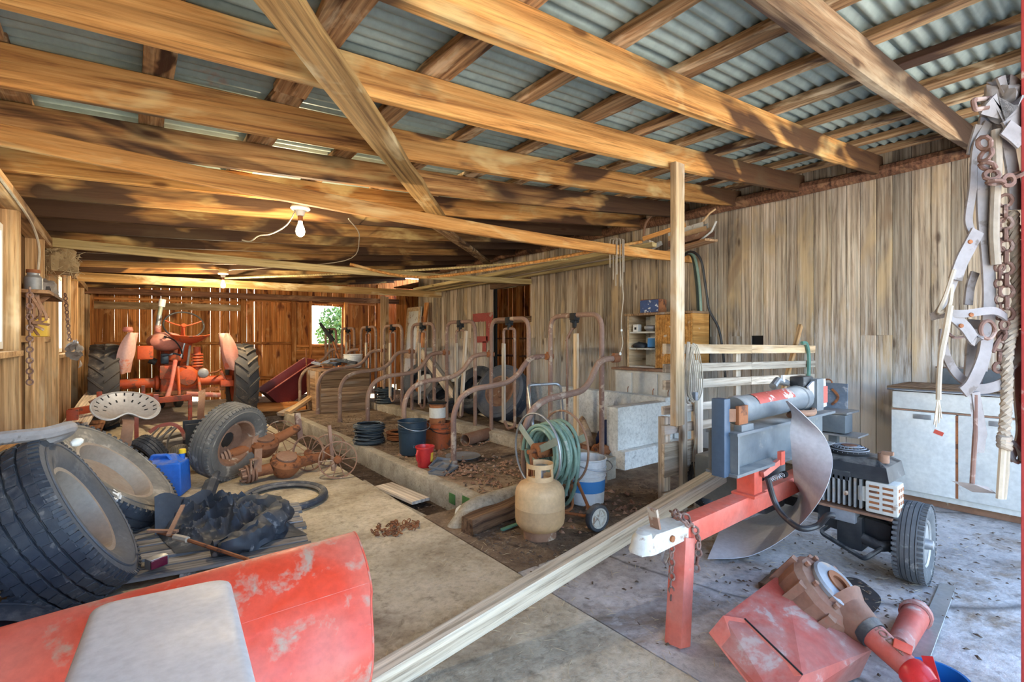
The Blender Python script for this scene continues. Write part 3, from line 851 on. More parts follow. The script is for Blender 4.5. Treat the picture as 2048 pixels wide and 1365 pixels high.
# corrugated sheets, corrugations running down the slope
pw, pitch, amp = 0.66, 0.066, 0.013
b = MB()
n = int(pw / pitch * 6)
x0, x1 = -1.05, 5.45
zt = RH + PT + amp
vv = []
for i in range(n + 1):
    v = pw * 1.06 * i / n
    h = amp * math.cos(2 * PI * v / pitch)
    for q in range(9):
        xq = x0 + (x1 - x0) * q / 8
        vv.append((xq, v, zr(xq) + zt + h))
ff = [(9 * i + q, 9 * i + q + 1, 9 * i + q + 10, 9 * i + q + 9) for i in range(n) for q in range(8)]
b.add(vv, ff)
me = b.mesh('roof_sheet', True, 80)
me.materials.append(M['galvanized'])
yy = -0.6
i = 0
while yy < YB + 0.1:
    o = bpy.data.objects.new('roof_sheet', me); C.objects.link(o)
    put(o, roof, Matrix.Translation((0, yy, 0.004 * (i % 2))))
    yy += pw; i += 1
# long diagonal wind brace nailed under the rafters
br = board('diagonal_brace', (0.02, 1.12, zr(0.02) - 0.026), (2.55, 4.33, zr(2.55) - 0.026), 0.14, 0.036, 'brace_wood', roof, rough=0.07, seg=12, seed=4)
board('diagonal_brace', (2.35, 4.13, zr(2.35) - 0.062), (5.1, 7.15, zr(5.1) - 0.062), 0.13, 0.034, 'purlin_wood', roof, rough=0.08, seg=8, seed=9)
# tie beams between the long walls
board('tie_beam', (XL, 3.28, 2.225), (XR - 0.05, 3.22, 2.225), 0.042, 0.10, 'tie_wood', roof, seed=2, seg=10, bow=0.075)
board('tie_beam', (XL, 6.17, 2.165), (XR - 0.05, 6.17, 2.235), 0.042, 0.085, 'tie_pale_wood', roof, seed=3, seg=10, bow=0.05)
board('tie_beam', (XL, 9.12, 2.15), (XR - 0.05, 9.12, 2.24), 0.045, 0.13, 'brace_wood', roof, seed=4)
board('tie_beam', (XL, 11.2, 2.13), (XR - 0.05, 11.2, 2.22), 0.045, 0.11, 'dark_beam', roof, seed=5)
# right-hand jamb of the open front
j = MB().box((1.872, 0.128, 1.3), (0.10, 0.10, 2.75), ch=0.006).build('door_1', 'jamb_red'); tag(j, 'red painted timber jamb at the barn opening', kind='structure')
# ================================================================ STALLS
ORD = ('first', 'second', 'third', 'fourth', 'fifth', 'sixth', 'seventh', 'eighth')
def hoop(k):
    yc = 3.34 + 1.035 * k
    o = empty('stall_hoop', (3.40, yc, 0.19), label='rusty pipe stall hoop, %s in the row counting from the propane tank' % ORD[k], cat='stall hoop', group='cattle stall hoops')
    hw, top = 0.345, 1.31
    MB().tube(rounded([(0, hw, 0), (0, hw, top), (0, -hw, top), (0, -hw, 0)], 0.14), 0.024, 10).build('hoop_pipe', 'rust_pipe', o)
    la = MB().box((0, 0, top - 0.015), (0.075, 0.075, 0.07), ch=0.012).cyl((0, 0, top - 0.05), (0, 0, top - 0.12), 0.022, 10).cyl((-0.05, 0, top - 0.06), (0.05, 0, top - 0.06), 0.014, 8)
    la.build('latch', 'black_matte', o)
    if k == 0:
        board('wooden_bar', (3.40, yc - 0.02, 0.33), (3.40, yc - 0.02, 1.32), 0.05, 0.03, 'raw_board', o, up=(1, 0, 0))
        MB().tube(rounded([(0, 0.10, 0.1), (0, 0.10, 1.10), (0, 0.02, 1.19)], 0.05), 0.011, 8).build('stanchion_pipe', 'rust_pipe', o)
        MB().tube(spline([(0, -0.02, 1.20), (0.02, 0.06, 1.16), (0.03, 0.11, 1.09), (0.02, 0.14, 1.06)], 5), 0.008, 6).build('hook', 'rust', o)
    else:
        sl = (0, 0.0, 0.06, 0.05, 0.03, 0.02, 0.0, 0.0)[k]
        MB().tube(rounded([(0, 0.10, 0.98), (0, 0.10, 1.20), (0, -0.105, 1.20), (0, -0.105 + sl, 0.10), (0, 0.02, 0.06), (0, 0.09, 0.14)], 0.05), 0.016, 8).build('stanchion_pipe', 'rust_pipe', o)
        board('wooden_bar', (3.40, yc + 0.10, 0.31), (3.40, yc + 0.10, 1.22), 0.045, 0.03, 'weathered_board', o, up=(1, 0, 0), seed=k)
        if k == 2:
            board('wooden_bar', (3.40, yc - 0.02, 0.28), (3.40, yc - 0.135, 1.38), 0.045, 0.035, 'weathered_board', o, up=(1, 0, 0), seed=k)
        if k == 3:
            MB().tube([(0, math.cos(a) * 0.035, top + 0.07 + 0.045 * math.sin(a)) for a in [2 * PI * i / 12 for i in range(12)]], 0.008, 6, closed=True).build('chain_ring', 'rust', o)
    return o
for k in range(8): hoop(k)

def divider(k):
    yb = 2.87 + 1.035 * k
    yn = yb - 0.2 if k else yb
    o = empty('stall_divider', (2.38, yb, 0.08), label='bent rusty pipe stall divider, %s in the row counting from the propane tank' % ORD[k], cat='pipe divider', group='stall divider pipes')
    prof = [(2.38, 0.08), (2.38, 0.36), (2.385, 0.56), (2.46, 0.71), (2.61, 0.785), (2.85, 0.81), (3.01, 0.835), (3.11, 0.91), (3.17, 1.0), (3.23, 1.065), (3.33, 1.09), (3.50 if k == 0 else 3.46, 1.09)]
    e = prof[-1][0]
    pts = spline([(x, yb + (yn - yb) * max(0, (x - 3.0) / (e - 3.0)) , z) for x, z in prof], 5)
    MB().tube(pts, 0.027, 10).build('divider_pipe', 'rust_pipe', o, world=True)
    MB().cyl((2.38, yb, 0.075), (2.38, yb, 0.14), 0.036, 12).build('foot_collar', 'rust_pipe', o, world=True)
    MB().cyl((e - 0.10, yn, 1.09), (e - 0.02, yn, 1.09), 0.034, 12).box((e - 0.06, yn, 1.13), (0.05, 0.03, 0.02)).build('clamp', 'rust', o, world=True)
for k in range(8): divider(k)

# ---- wooden crate with junk on it, dark red cart, planks
def planked_box(name, x0, x1, y0, y1, z0, z1, rows, mat, label, cat):
    o = empty(name, ((x0 + x1) / 2, (y0 + y1) / 2, z0), label=label, cat=cat)
    h = (z1 - z0) / rows
    for r in range(rows):
        z = z0 + h * (r + 0.5)
        for (a, c_) in (((x0, y0, z), (x1, y0, z)), ((x0, y1, z), (x1, y1, z)), ((x0, y0 + 0.02, z), (x0, y1 - 0.02, z)), ((x1, y0 + 0.02, z), (x1, y1 - 0.02, z))):
            board('plank', a, c_, 0.022, h - 0.005, mat, o, seed=r)
    for (x, y_) in ((x0 - 0.02, y0 + 0.03), (x0 - 0.02, y0 + 0.12), (x0 - 0.02, y1 - 0.05)):
        board('batten', (x, y_, z0), (x, y_, z1), 0.04, 0.07, mat, o, up=(0, 1, 0))
    return o
cr = planked_box('wooden_crate', 2.45, 3.26, 8.12, 8.76, 0.08, 0.75, 5, 'crate_wood', 'weathered plank crate piled with scrap standing at the stall row', 'crate')
board('lid_board', (2.44, 8.44, 0.765), (3.28, 8.44, 0.765), 0.68, 0.025, 'crate_wood', cr)
# scrap on the crate
rs = random.Random(5)
for i in range(9):
    x, y_ = 2.55 + 0.05 * i + rs.uniform(-0.03, 0.03), 8.32 + rs.uniform(-0.12, 0.25)
    L_ = rs.uniform(0.16, 0.34)
    z = 0.80 + 0.011 * i + 0.03 * rs.random()
    a = rs.uniform(0, PI)
    b = MB().bar((x - L_ / 2 * math.cos(a), y_ - L_ / 2 * math.sin(a), z), (x + L_ / 2 * math.cos(a), y_ + L_ / 2 * math.sin(a), z + rs.uniform(0, 0.06)), rs.uniform(0.08, 0.16), rs.uniform(0.02, 0.05))
    nm = ('dark rusty', 'blackened', 'grey', 'reddish', 'tar-stained', 'dusty', 'bent', 'short', 'narrow')[i]
    b.solo('scrap_slab', ('pan_grey', 'rust', 'rotten_wood', 'black_plastic')[i % 4], '%s piece of flat scrap lying in the heap on the plank crate' % nm, 'scrap', 'scrap heap on the crate')
def bucket(name, loc, rt, rb_, h, mat, label, cat='bucket', inner=None, bail=True, ribs=2, lean=(0, 0, 0), fill=None, bailang=0.4, bmat='steel'):
    o = empty(name, loc, lean, label=label, cat=cat)
    t = 0.006
    MB().lathe([(0.0, 0.0), (rb_ - 0.008, 0.0), (rb_, 0.008), (rt, h - 0.012), (rt + 0.007, h - 0.006), (rt + 0.004, h), (rt - t, h), (rb_ - t, 0.02), (0.0, 0.02)], 28).build('bucket_body', mat, o)
    for i in range(ribs):
        z = h * (0.80 - 0.09 * i); r = rb_ + (rt - rb_) * z / h
        MB().lathe([(r - 0.002, z - 0.008), (r + 0.006, z - 0.005), (r + 0.006, z + 0.005), (r - 0.002, z + 0.008)], 28, cap=False).build('rib', mat, o)
    if fill:
        MB().lathe([(0.0, h * 0.86), (rt * 0.92, h * 0.84)], 24).build('contents', fill, o)
    if bail:
        ca, sa = math.cos(bailang), math.sin(bailang)
        pts = [(rt * math.cos(a) * 1.03, -rt * math.sin(a) * sa * 1.0 - 0.01 * 0, h - 0.03 - rt * math.sin(a) * ca * 0.95) for a in [PI * i / 14 for i in range(15)]]
        pts = [(p[0], p[1] - 0.02 - (rt * 0.28), p[2]) if 0 < i < 14 else (p[0], p[1], p[2]) for i, p in enumerate(pts)]
        MB().tube(pts, 0.004, 6).build('bail', bmat, o)
    return o
bucket('plastic_bucket', (3.10, 8.45, 0.78), 0.16, 0.135, 0.24, 'white_plastic', 'white plastic bucket standing on the plank crate', bail=False)
b = MB().tube([(2.93, 8.5, 0.6), (2.96, 9.0, 1.2), (2.80, 9.4, 1.72)], 0.028, 8)
o = empty('iron_bar', (2.95, 8.7, 0.06), label='black tipped iron bar leaning up before the back window', cat='iron bar')
MB().tube([(3.25, 8.95, 0.06), (3.05, 9.0, 0.9), (2.95, 9.05, 1.25)], 0.022, 8).build('shaft', 'rust', o, world=True)
MB().tube([(2.95, 9.05, 1.25), (2.74, 9.15, 1.58)], [0.045, 0.025], 8).build('tip', 'black_matte', o, world=True)

c = empty('feed_cart', (2.3, 9.5, 0.05), label='dark red sheet metal hopper cart tipped beside the crate', cat='cart')
b = MB()
# tipped hopper: tapering open box, lower end to the left
m = Matrix.Translation((2.36, 9.45, 0.46)) @ Euler((R(4), R(-33), R(6))).to_matrix().to_4x4()
def hop(x, y_, z): return m @ Vector((x, y_, z))
for (p, q) in ((-0.24, 1), (0.24, -1)):
    b.add([hop(-0.5, p, 0.22), hop(0.5, p, 0.22), hop(0.40, p * 0.6, -0.22), hop(-0.40, p * 0.6, -0.22), hop(-0.5, p - 0.012 * q * -1, 0.22), hop(0.5, p + 0.012 * q, 0.22), hop(0.40, p * 0.6 + 0.012 * q, -0.22), hop(-0.40, p * 0.6 + 0.012 * q, -0.22)],
          [(0, 1, 2, 3), (7, 6, 5, 4), (0, 4, 5, 1), (1, 5, 6, 2), (2, 6, 7, 3), (3, 7, 4, 0)])
b.build('side_panel', 'dark_red', c, world=True)
b = MB().add([hop(-0.5, -0.24, 0.22), hop(-0.5, 0.24, 0.22), hop(-0.4, 0.144, -0.22), hop(-0.4, -0.144, -0.22)], [(0, 1, 2, 3)]).add([hop(0.5, -0.24, 0.22), hop(0.5, 0.24, 0.22), hop(0.4, 0.144, -0.22), hop(0.4, -0.144, -0.22)], [(0, 1, 2, 3)])
b.build('end_panel', 'dark_red', c, world=True)
MB().add([hop(-0.4, -0.144, -0.22), hop(-0.4, 0.144, -0.22), hop(0.4, 0.144, -0.22), hop(0.4, -0.144, -0.22)], [(0, 1, 2, 3)]).build('floor_panel', 'dark_red', c, world=True)
MB().tube([hop(-0.5, -0.24, 0.22), hop(-0.5, 0.24, 0.22), hop(0.5, 0.24, 0.22), hop(0.5, -0.24, 0.22)], 0.012, 6, closed=True).build('rolled_edge', 'faded_red', c, world=True)
MB().tube([(2.55, 9.2, 0.05), (2.52, 9.22, 1.1)], 0.012, 6).build('upright_rod', 'rust', c, world=True)
for i, (a, c_, w_, nm) in enumerate((((1.95, 8.6, 0.05), (2.6, 8.95, 0.24), 0.16, 'broad split plank lying across the debris by the hopper cart'), ((1.75, 9.4, 0.09), (2.5, 9.1, 0.09), 0.2, 'thick orange timber block beneath the hopper cart'), ((2.0, 8.35, 0.10), (2.5, 8.7, 0.32), 0.1, 'narrow split plank leaning on the crate corner'))):
    o = board('loose_plank', a, c_, w_, 0.05 if i != 1 else 0.16, ('crate_wood', 'orange_board', 'tan_board')[i])
    tag(o, nm, 'plank', 'loose planks by the cart')

coat('rubber_side', (0.12, 0.125, 0.14), wear=(0.22, 0.215, 0.22), wear_amt=0.4, scale=5, second=(0.08, 0.085, 0.095), rough=0.8, bump=0.15, sharp=0.3)
# ---- tires, planks and a door stored behind the hoops
def tire_profile(Ro, hw, Rb, grooves=4, gd=0.012):
    p = [(Rb, -hw * 0.70), (Rb + (Ro - Rb) * 0.18, -hw * 0.86), (Rb + (Ro - Rb) * 0.5, -hw), (Rb + (Ro - Rb) * 0.82, -hw * 0.96), (Ro - 0.012, -hw * 0.86)]
    n = grooves + 1
    tw = hw * 0.80
    for i in range(n):
        a = -tw + 2 * tw * i / n; c_ = -tw + 2 * tw * (i + 1) / n
        g = 2 * tw / n * 0.10
        crown = lambda z: Ro - 0.012 * (z / hw) ** 2
        if i: p += [(crown(a) - gd, a + 0.0), (crown(a + g), a + g)]
        else: p += [(crown(a), a)]
        p += [(crown(c_ - g), c_ - g)]
        if i < n - 1: p += [(crown(c_) - gd, c_ - g * 0.6)]
    q = [(Ro - 0.012, hw * 0.86), (Rb + (Ro - Rb) * 0.82, hw * 0.96), (Rb + (Ro - Rb) * 0.5, hw), (Rb + (Ro - Rb) * 0.18, hw * 0.86), (Rb, hw * 0.70)]
    inner = [(Rb + 0.01, hw * 0.62), (Rb + (Ro - Rb) * 0.5, hw * 0.9), (Ro - 0.03 - gd, hw * 0.7), (Ro - 0.03 - gd, -hw * 0.7), (Rb + (Ro - Rb) * 0.5, -hw * 0.9), (Rb + 0.01, -hw * 0.62)]
    return p + q + inner
def tire(name, center, axis, Ro, hw, Rb, label, mat='rubber', grooves=4, rim=None, lugs=0, group=None, n=56, cat='tire', rimdish=0.2, hub=True, side=None):
    o = empty(name, label=label, cat=cat, group=group)
    o.matrix_basis = Matrix.Translation(center) @ zframe(axis).to_4x4()
    pf = tire_profile(Ro, hw, Rb, grooves)
    i1 = len(pf) - 11                                   # the last tread point
    MB().lathe(pf[4:i1 + 1] + [(Ro - 0.045, hw * 0.7), (Ro - 0.045, -hw * 0.7)], n, closed=True).build('tread', mat, o)
    sw = side or mat
    MB().lathe(pf[:5] + [(Ro - 0.045, -hw * 0.7), (Rb + (Ro - Rb) * 0.5, -hw * 0.88), (Rb + 0.012, -hw * 0.62)], n, closed=True).build('sidewall', sw, o)
    MB().lathe(pf[i1:i1 + 6] + [(Rb + 0.012, hw * 0.62), (Rb + (Ro - Rb) * 0.5, hw * 0.88), (Ro - 0.045, hw * 0.7)], n, closed=True).build('sidewall', sw, o)
    # raised bead and lettering ring on the sidewalls
    for s in (-1, 1):
        zz = s * hw
        MB().lathe([(Rb + (Ro - Rb) * 0.62, zz * 0.995), (Rb + (Ro - Rb) * 0.64, zz * 1.02), (Rb + (Ro - Rb) * 0.68, zz * 1.02), (Rb + (Ro - Rb) * 0.70, zz * 0.985)], n, cap=False).build('sidewall_ring', side or mat, o)
    if lugs:
        for s in (-1, 1):
            b = MB()
            for i in range(lugs):
                a = 2 * PI * i / lugs
                m_ = Matrix.Rotation(a, 4, 'Z') @ Matrix.Translation((Ro - 0.016, 0, s * hw * 0.83)) @ Matrix.Rotation(s * R(-18), 4, 'Y')
                b.box((0, 0, 0), (0.026, 2 * PI * Ro / lugs * 0.62, hw * 0.26), None) if False else b.add([(m_ @ Vector(v)) for v in
                    [(-.013, -PI * Ro / lugs * .6, -hw * .13), (.011, -PI * Ro / lugs * .5, -hw * .13), (.011, PI * Ro / lugs * .5, -hw * .13), (-.013, PI * Ro / lugs * .6, -hw * .13),
                     (-.013, -PI * Ro / lugs * .6, hw * .13), (.011, -PI * Ro / lugs * .5, hw * .13), (.011, PI * Ro / lugs * .5, hw * .13), (-.013, PI * Ro / lugs * .6, hw * .13)]],
                    [(3, 2, 1, 0), (4, 5, 6, 7), (0, 1, 5, 4), (1, 2, 6, 5), (2, 3, 7, 6), (3, 0, 4, 7)])
            tag(b.build('shoulder_lugs', mat, o), kind='stuff')
    if rim:
        r1 = Rb
        pr_ = [(r1 + 0.018, hw * 0.66), (r1 + 0.012, hw * 0.76), (r1 - 0.008, hw * 0.74), (r1 - 0.02, hw * 0.55), (r1 - 0.03, hw * 0.25), (r1 * 0.80, hw * (rimdish + 0.02)), (r1 * 0.5, hw * rimdish), (r1 * 0.36, hw * (rimdish + 0.05))]
        MB().lathe(pr_ + [(r1 * 0.36, hw * (rimdish - 0.06)), (r1 * 0.5, hw * (rimdish - 0.1)), (r1 * 0.85, hw * (rimdish - 0.1)), (r1 - 0.02, -hw * 0.6), (r1 + 0.018, -hw * 0.66)], 40, cap=False).build('rim', rim, o)
        if hub:
            b = MB().lathe([(r1 * 0.37, hw * (rimdish - 0.05)), (r1 * 0.34, hw * (rimdish + 0.2)), (r1 * 0.2, hw * (rimdish + 0.28)), (0, hw * (rimdish + 0.28))], 24)
            b.build('hub', rim, o)
    return o
tire('stored_tire', (4.12, 5.45, 0.52), (-0.86, -0.30, 0.42), 0.40, 0.125, 0.215, 'large dusty tire with rusty rim leaning on the manger wall behind the second hoop', 'rubber', side='rubber_side', rim='rust_pale', group='tires stored in the manger')
tire('stored_tire', (4.20, 6.22, 0.50), (-0.80, -0.25, 0.55), 0.38, 0.12, 0.20, 'black tire without rim leaning behind the third stall hoop', 'rubber', group='tires stored in the manger')
tire('stored_tire', (4.08, 6.85, 0.33), (-0.4, -0.2, 0.9), 0.34, 0.12, 0.20, 'black tire slumped low behind the fourth stall hoop', 'rubber', group='tires stored in the manger')
tire('stored_tire', (4.15, 7.85, 0.50), (-0.75, -0.5, 0.42), 0.37, 0.12, 0.20, 'dusty tire standing behind the fifth stall hoop', 'rubber', side='rubber_side', group='tires stored in the manger')
o = empty('plank_trough', (4.0, 7.2, 0.4), label='grey plank trough leaning down behind the fourth stall hoop', cat='trough')
board('side_plank', (4.0, 7.62, 1.05), (4.0, 6.55, 0.38), 0.03, 0.16, 'weathered_board', o, seed=1)
board('bottom_plank', (4.1, 7.62, 0.98), (4.1, 6.55, 0.31), 0.2, 0.03, 'weathered_board', o, seed=2)
board('end_plank', (3.98, 7.62, 1.06), (4.22, 7.62, 1.06), 0.03, 0.15, 'weathered_board', o, seed=3)
o = empty('panel_door', (5.05, 10.0, 0.05), label='pale cream panel door leaning in the far corner', cat='door panel')
b = board('door_leaf', (4.98, 10.15, 0.12), (5.16, 10.15, 2.02), 0.66, 0.035, 'raw_board', o, up=(1, 0, 0))
b.data = b.data.copy(); b.data.materials[0] = M['old_white']
for (z0, z1) in ((0.12, 0.20), (0.85, 0.98), (1.93, 2.02)):
    t0, t1 = (z0 - 0.12) / 1.9, (z1 - 0.12) / 1.9
    MB().bar((4.955 + 0.18 * t0, 10.15, z0), (4.955 + 0.18 * t1, 10.15, z1), 0.66, 0.012, up=(1, 0, 0)).build('door_rail', 'raw_board', o, world=True)
for yy in (9.86, 10.44):
    MB().bar((4.955, yy, 0.12), (5.135, yy, 2.02), 0.08, 0.012, up=(1, 0, 0)).build('door_stile', 'raw_board', o, world=True)
tag(board('leaning_plank', (4.95, 9.65, 0.1), (5.18, 9.62, 2.1), 0.14, 0.04, 'orange_board', up=(1, 0, 0)), 'orange plank leaning beside the pale panel door', 'plank')

# ---- buckets, wire and litter on the stall platform
bucket('metal_bucket', (2.31, 4.60, 0.085), 0.148, 0.13, 0.345, 'bucket_blue', 'tall dark blue metal bucket on the stall platform', bailang=1.2)
bucket('rusty_pail', (2.655, 4.68, 0.085), 0.148, 0.14, 0.285, 'bucket_orange', 'rust stained orange pail on the stall platform', bailang=1.0, fill='rust', bmat='black_matte')
o = bucket('tar_can', (2.66, 4.70, 0.345), 0.088, 0.088, 0.22, 'rust', 'blackened tin can standing in the orange pail', 'can', bail=False, ribs=0)
MB().lathe([(0.0, 0.225), (0.10, 0.222), (0.105, 0.235), (0.0, 0.245)], 20).build('lid', 'black_matte', o)
MB().lathe([(0.0885, 0.07), (0.0895, 0.07), (0.0895, 0.18), (0.0885, 0.18)], 24, cap=False).build('label_band', 'old_white', o)
o = empty('red_tub', (2.16, 4.05, 0.085), label='bright red plastic tub with yellow label beside the pans', cat='tub')
MB().lathe([(0, 0), (0.062, 0.0), (0.066, 0.006), (0.082, 0.175), (0.09, 0.178), (0.09, 0.192), (0.08, 0.192), (0.074, 0.17), (0.06, 0.012), (0, 0.012)], 28).build('tub_body', 'red_bright', o)
b = MB().grid(lambda u, v: ((0.0675 + 0.0155 * (0.3 + 0.5 * v)) * math.cos(R(-75) + u * 1.5), (0.0675 + 0.0155 * (0.3 + 0.5 * v)) * math.sin(R(-75) + u * 1.5), 0.052 + 0.085 * v), 8, 3)
b.build('label_patch', 'label_yellow', o)
MB().tube([(-0.085, -0.03, 0.165), (-0.11, -0.045, 0.13), (-0.10, -0.045, 0.08), (-0.07, -0.03, 0.05)], 0.009, 8).build('grip', 'red_bright', o)
for i, (x, y_, rz, z) in enumerate(((2.20, 3.78, 0.5, 0.095), (2.25, 3.90, 0.75, 0.118))):
    o = empty('baking_pan', (x, y_, z), (R(4), R(-5), rz), label=('shallow grey pan lying flat by the red tub', 'upper shallow grey pan resting on the other pan')[i], cat='pan', group='shallow pans by the red tub')
    MB().box((0, 0, 0), (0.25, 0.15, 0.004)).build('pan_bottom', 'pan_grey', o)
    MB().tube([(-0.13, -0.08, 0.02), (0.13, -0.08, 0.02), (0.13, 0.08, 0.02), (-0.13, 0.08, 0.02)], 0.005, 6, closed=True).build('pan_rim', 'steel', o)
    b = MB()
    for (p, q) in (((-0.125, -0.075), (0.125, -0.075)), ((0.125, -0.075), (0.125, 0.075)), ((0.125, 0.075), (-0.125, 0.075)), ((-0.125, 0.075), (-0.125, -0.075))):
        b.add([(p[0], p[1], 0), (q[0], q[1], 0), (q[0] * 1.04, q[1] * 1.06, 0.02), (p[0] * 1.04, p[1] * 1.06, 0.02)], [(0, 1, 2, 3)])
    b.build('pan_wall', 'pan_grey', o)
o = empty('lid_plate', (2.62, 4.12, 0.09), label='flat grey lid lying near the divider foot', cat='lid')
MB().lathe([(0, 0.0), (0.14, 0.0), (0.17, 0.012), (0.175, 0.02), (0.16, 0.016), (0, 0.008)], 24).build('lid_disc', 'pan_grey', o)
def wire_coil(loc, r, h, mat, label, turns=15, tilt=(0, 0, 0)):
    o = empty('wire_coil', loc, tilt, label=label, cat='wire coil', group='coils of fence wire')
    rnd = random.Random(int(loc[1] * 100))
    for lay in range(2):
        pts = []
        for i in range(turns * 12):
            a = 2 * PI * i / 12
            rr = r * (1 - 0.12 * lay) + rnd.uniform(-0.008, 0.008) + 0.012 * math.sin(i * 0.13)
            zz = 0.012 + (h - 0.02) * (0.5 - 0.5 * math.cos(PI * i / (turns * 6))) + rnd.uniform(-0.006, 0.006)
            pts.append((rr * math.cos(a), rr * math.sin(a), zz))
        MB().tube(pts, 0.0075, 4).build('wire_winding', mat, o)
    MB().lathe([(r * 0.62, 0.01), (r * 0.74, 0.02), (r * 0.74, h - 0.02), (r * 0.62, h - 0.01)], 24, cap=False).build('core', 'black_matte', o)
wire_coil((2.16, 5.38, 0.085), 0.165, 0.23, 'wire_blue', 'blue grey coil of barbed wire on the stall platform')
wire_coil((3.42, 7.84, 0.20), 0.15, 0.26, 'wire_blue', 'tall blue coil of wire on the stall curb behind the crate')
wire_coil((2.52, 5.35, 0.085), 0.14, 0.10, 'rust', 'low dark rusty coil of wire between the blue coil and bucket', turns=12)
o = empty('clay_pipe', (3.12, 4.62, 0.085), label='short broken clay drain pipe lying on the platform', cat='pipe')
d = Vector((0.44, 0.16, 0.0))
MB().add([], []).lathe([(0.058, -0.22), (0.068, -0.22), (0.068, 0.22), (0.058, 0.22)], 20, Matrix.Translation((3.13, 4.63, 0.155)) @ zframe(d).to_4x4(), closed=True).build('pipe_shell', 'rust_pale', o, world=True)
o = empty('light_bulb', (1.83, 3.02, -0.08), (R(30), R(15), 0), label='white glass bulb lying in the gutter', cat='bulb')
MB().lathe([(0, 0.05), (0.016, 0.05), (0.018, 0.075), (0.034, 0.105), (0.042, 0.135), (0.034, 0.165), (0.012, 0.178), (0, 0.179)], 20).build('bulb_glass', 'white_porcelain', o)
MB().cyl((0, 0, 0.02), (0, 0, 0.052), 0.015, 12).build('bulb_cap', 'steel', o)
# ================================================================ MIDDLE: TANK, HOSE REEL, POST, GATE, CABINETS
o = empty('propane_tank', (2.06, 2.33, 0.0), (0, 0, R(20)), label='cream propane tank standing in front of the hose reel', cat='gas tank')
rt = 0.158
MB().lathe([(0.0, 0.05), (0.08, 0.052), (0.13, 0.07), (0.152, 0.10), (rt, 0.13), (rt, 0.20), (rt + 0.0015, 0.204), (rt, 0.208), (rt, 0.285), (0.152, 0.315), (0.13, 0.345), (0.085, 0.368), (0.03, 0.376), (0.0, 0.377)], 48).build('tank_body', 'tank_cream', o)
MB().lathe([(0.098, 0.0), (0.105, 0.0), (0.105, 0.075), (0.098, 0.075)], 36, closed=True).build('foot_ring', 'rust_pale', o)
# collar with hand holes: a band below, a band above, and the uprights between them
def arcwall(a0, a1, z0, z1, r=0.086, t=0.005, n=14):
    b = MB()
    b.grid(lambda u, v: (r * math.cos(a0 + (a1 - a0) * u), r * math.sin(a0 + (a1 - a0) * u), z0 + (z1 - z0) * v), n, 1, thick=t)
    return b
cl = MB()
A0, A1 = R(-250), R(60)
for (a, c_, z0, z1) in ((A0, A1, 0.355, 0.398), (A0, A1, 0.447, 0.475), (A0, A0 + 0.5, 0.398, 0.447), (A0 + 1.35, A0 + 1.8, 0.398, 0.447), (A0 + 2.75, A0 + 3.05, 0.398, 0.447), (A0 + 3.6, A0 + 3.95, 0.398, 0.447), (A1 - 0.45, A1, 0.398, 0.447)):
    q = arcwall(a, c_, z0, z1, n=max(3, int((c_ - a) * 8)))
    cl.add(q.v, q.f)
cl.build('collar', 'tank_cream', o)
MB().cyl((0, 0, 0.37), (0, 0, 0.43), 0.022, 14).cyl((0, 0, 0.41), (0.06, 0, 0.41), 0.014, 10).lathe([(0, 0.43), (0.03, 0.43), (0.034, 0.445), (0.03, 0.458), (0, 0.46)], 16).build('valve', 'steel', o)

# ---- hose reel cart
hr = empty('hose_reel', (2.38, 2.52, 0.0), label='wire hose reel cart wound with pale green garden hose', cat='hose reel')
ax = Vector((1.0, -0.08, 0)).normalized()          # axle
fx = Vector((0.08, 1.0, 0)).normalized()           # across the reel
ctr = Vector((2.40, 2.60, 0.47))
def ringpts(c, r, n=40, sq=1.0):
    return [c + fx * (r * math.cos(2 * PI * i / n)) + Vector((0, 0, r * sq * math.sin(2 * PI * i / n))) for i in range(n)]
for s, rr in ((-0.125, 0.265), (0.125, 0.265)):
    c0 = ctr + ax * s
    MB().tube(ringpts(c0, rr), 0.008, 8, closed=True).build('reel_ring', 'rust_pale' if s > 0 else 'steel', hr, world=True)
    for q in range(3):
        a = R(35) + 2 * PI * q / 3
        d = fx * math.cos(a) + Vector((0, 0, math.sin(a)))
        MB().bar(c0 + d * 0.03, c0 + d * rr, 0.006, 0.05, up=d.cross(ax)).build('spoke_plate', 'galvanized', hr, world=True)
MB().cyl(ctr - ax * 0.2, ctr + ax * 0.2, 0.016, 12).cyl(ctr - ax * 0.14, ctr + ax * 0.14, 0.055, 16).build('axle', 'rust', hr, world=True)
for lay in range(3):
    b = MB(); pts = []
    T = 5 if lay < 2 else 3
    rnd = random.Random(lay)
    for i in range(T * 26 + 1):
        a = 2 * PI * i / 26
        s = -0.10 + 0.20 * ((i / (T * 26)) if lay % 2 == 0 else 1 - i / (T * 26))
        rr = 0.145 + 0.027 * lay + 0.008 * math.sin(a * 0.7 + lay)
        pts.append(ctr + ax * s + fx * (rr * math.cos(a)) + Vector((0, 0, rr * math.sin(a) * 1.05 - 0.01 - 0.012 * lay)))
    b.tube(pts, 0.0135, 8)
    b.build('hose_winding', 'hose_green', hr, world=True)
for q in range(3):       # slack loops hanging below the drum
    s = 0.02 + 0.05 * q
    c0 = ctr + ax * s
    pts = [c0 + fx * ((0.15 + 0.02 * q) * math.cos(a) + 0.02) + Vector((0, 0, (0.19 if math.sin(a) > 0 else 0.36 + 0.035 * q) * math.sin(a))) for a in [2 * PI * i / 36 for i in range(36)]]
    MB().tube(pts, 0.0135, 8, closed=True).build('slack_loop', 'hose_green', hr, world=True)
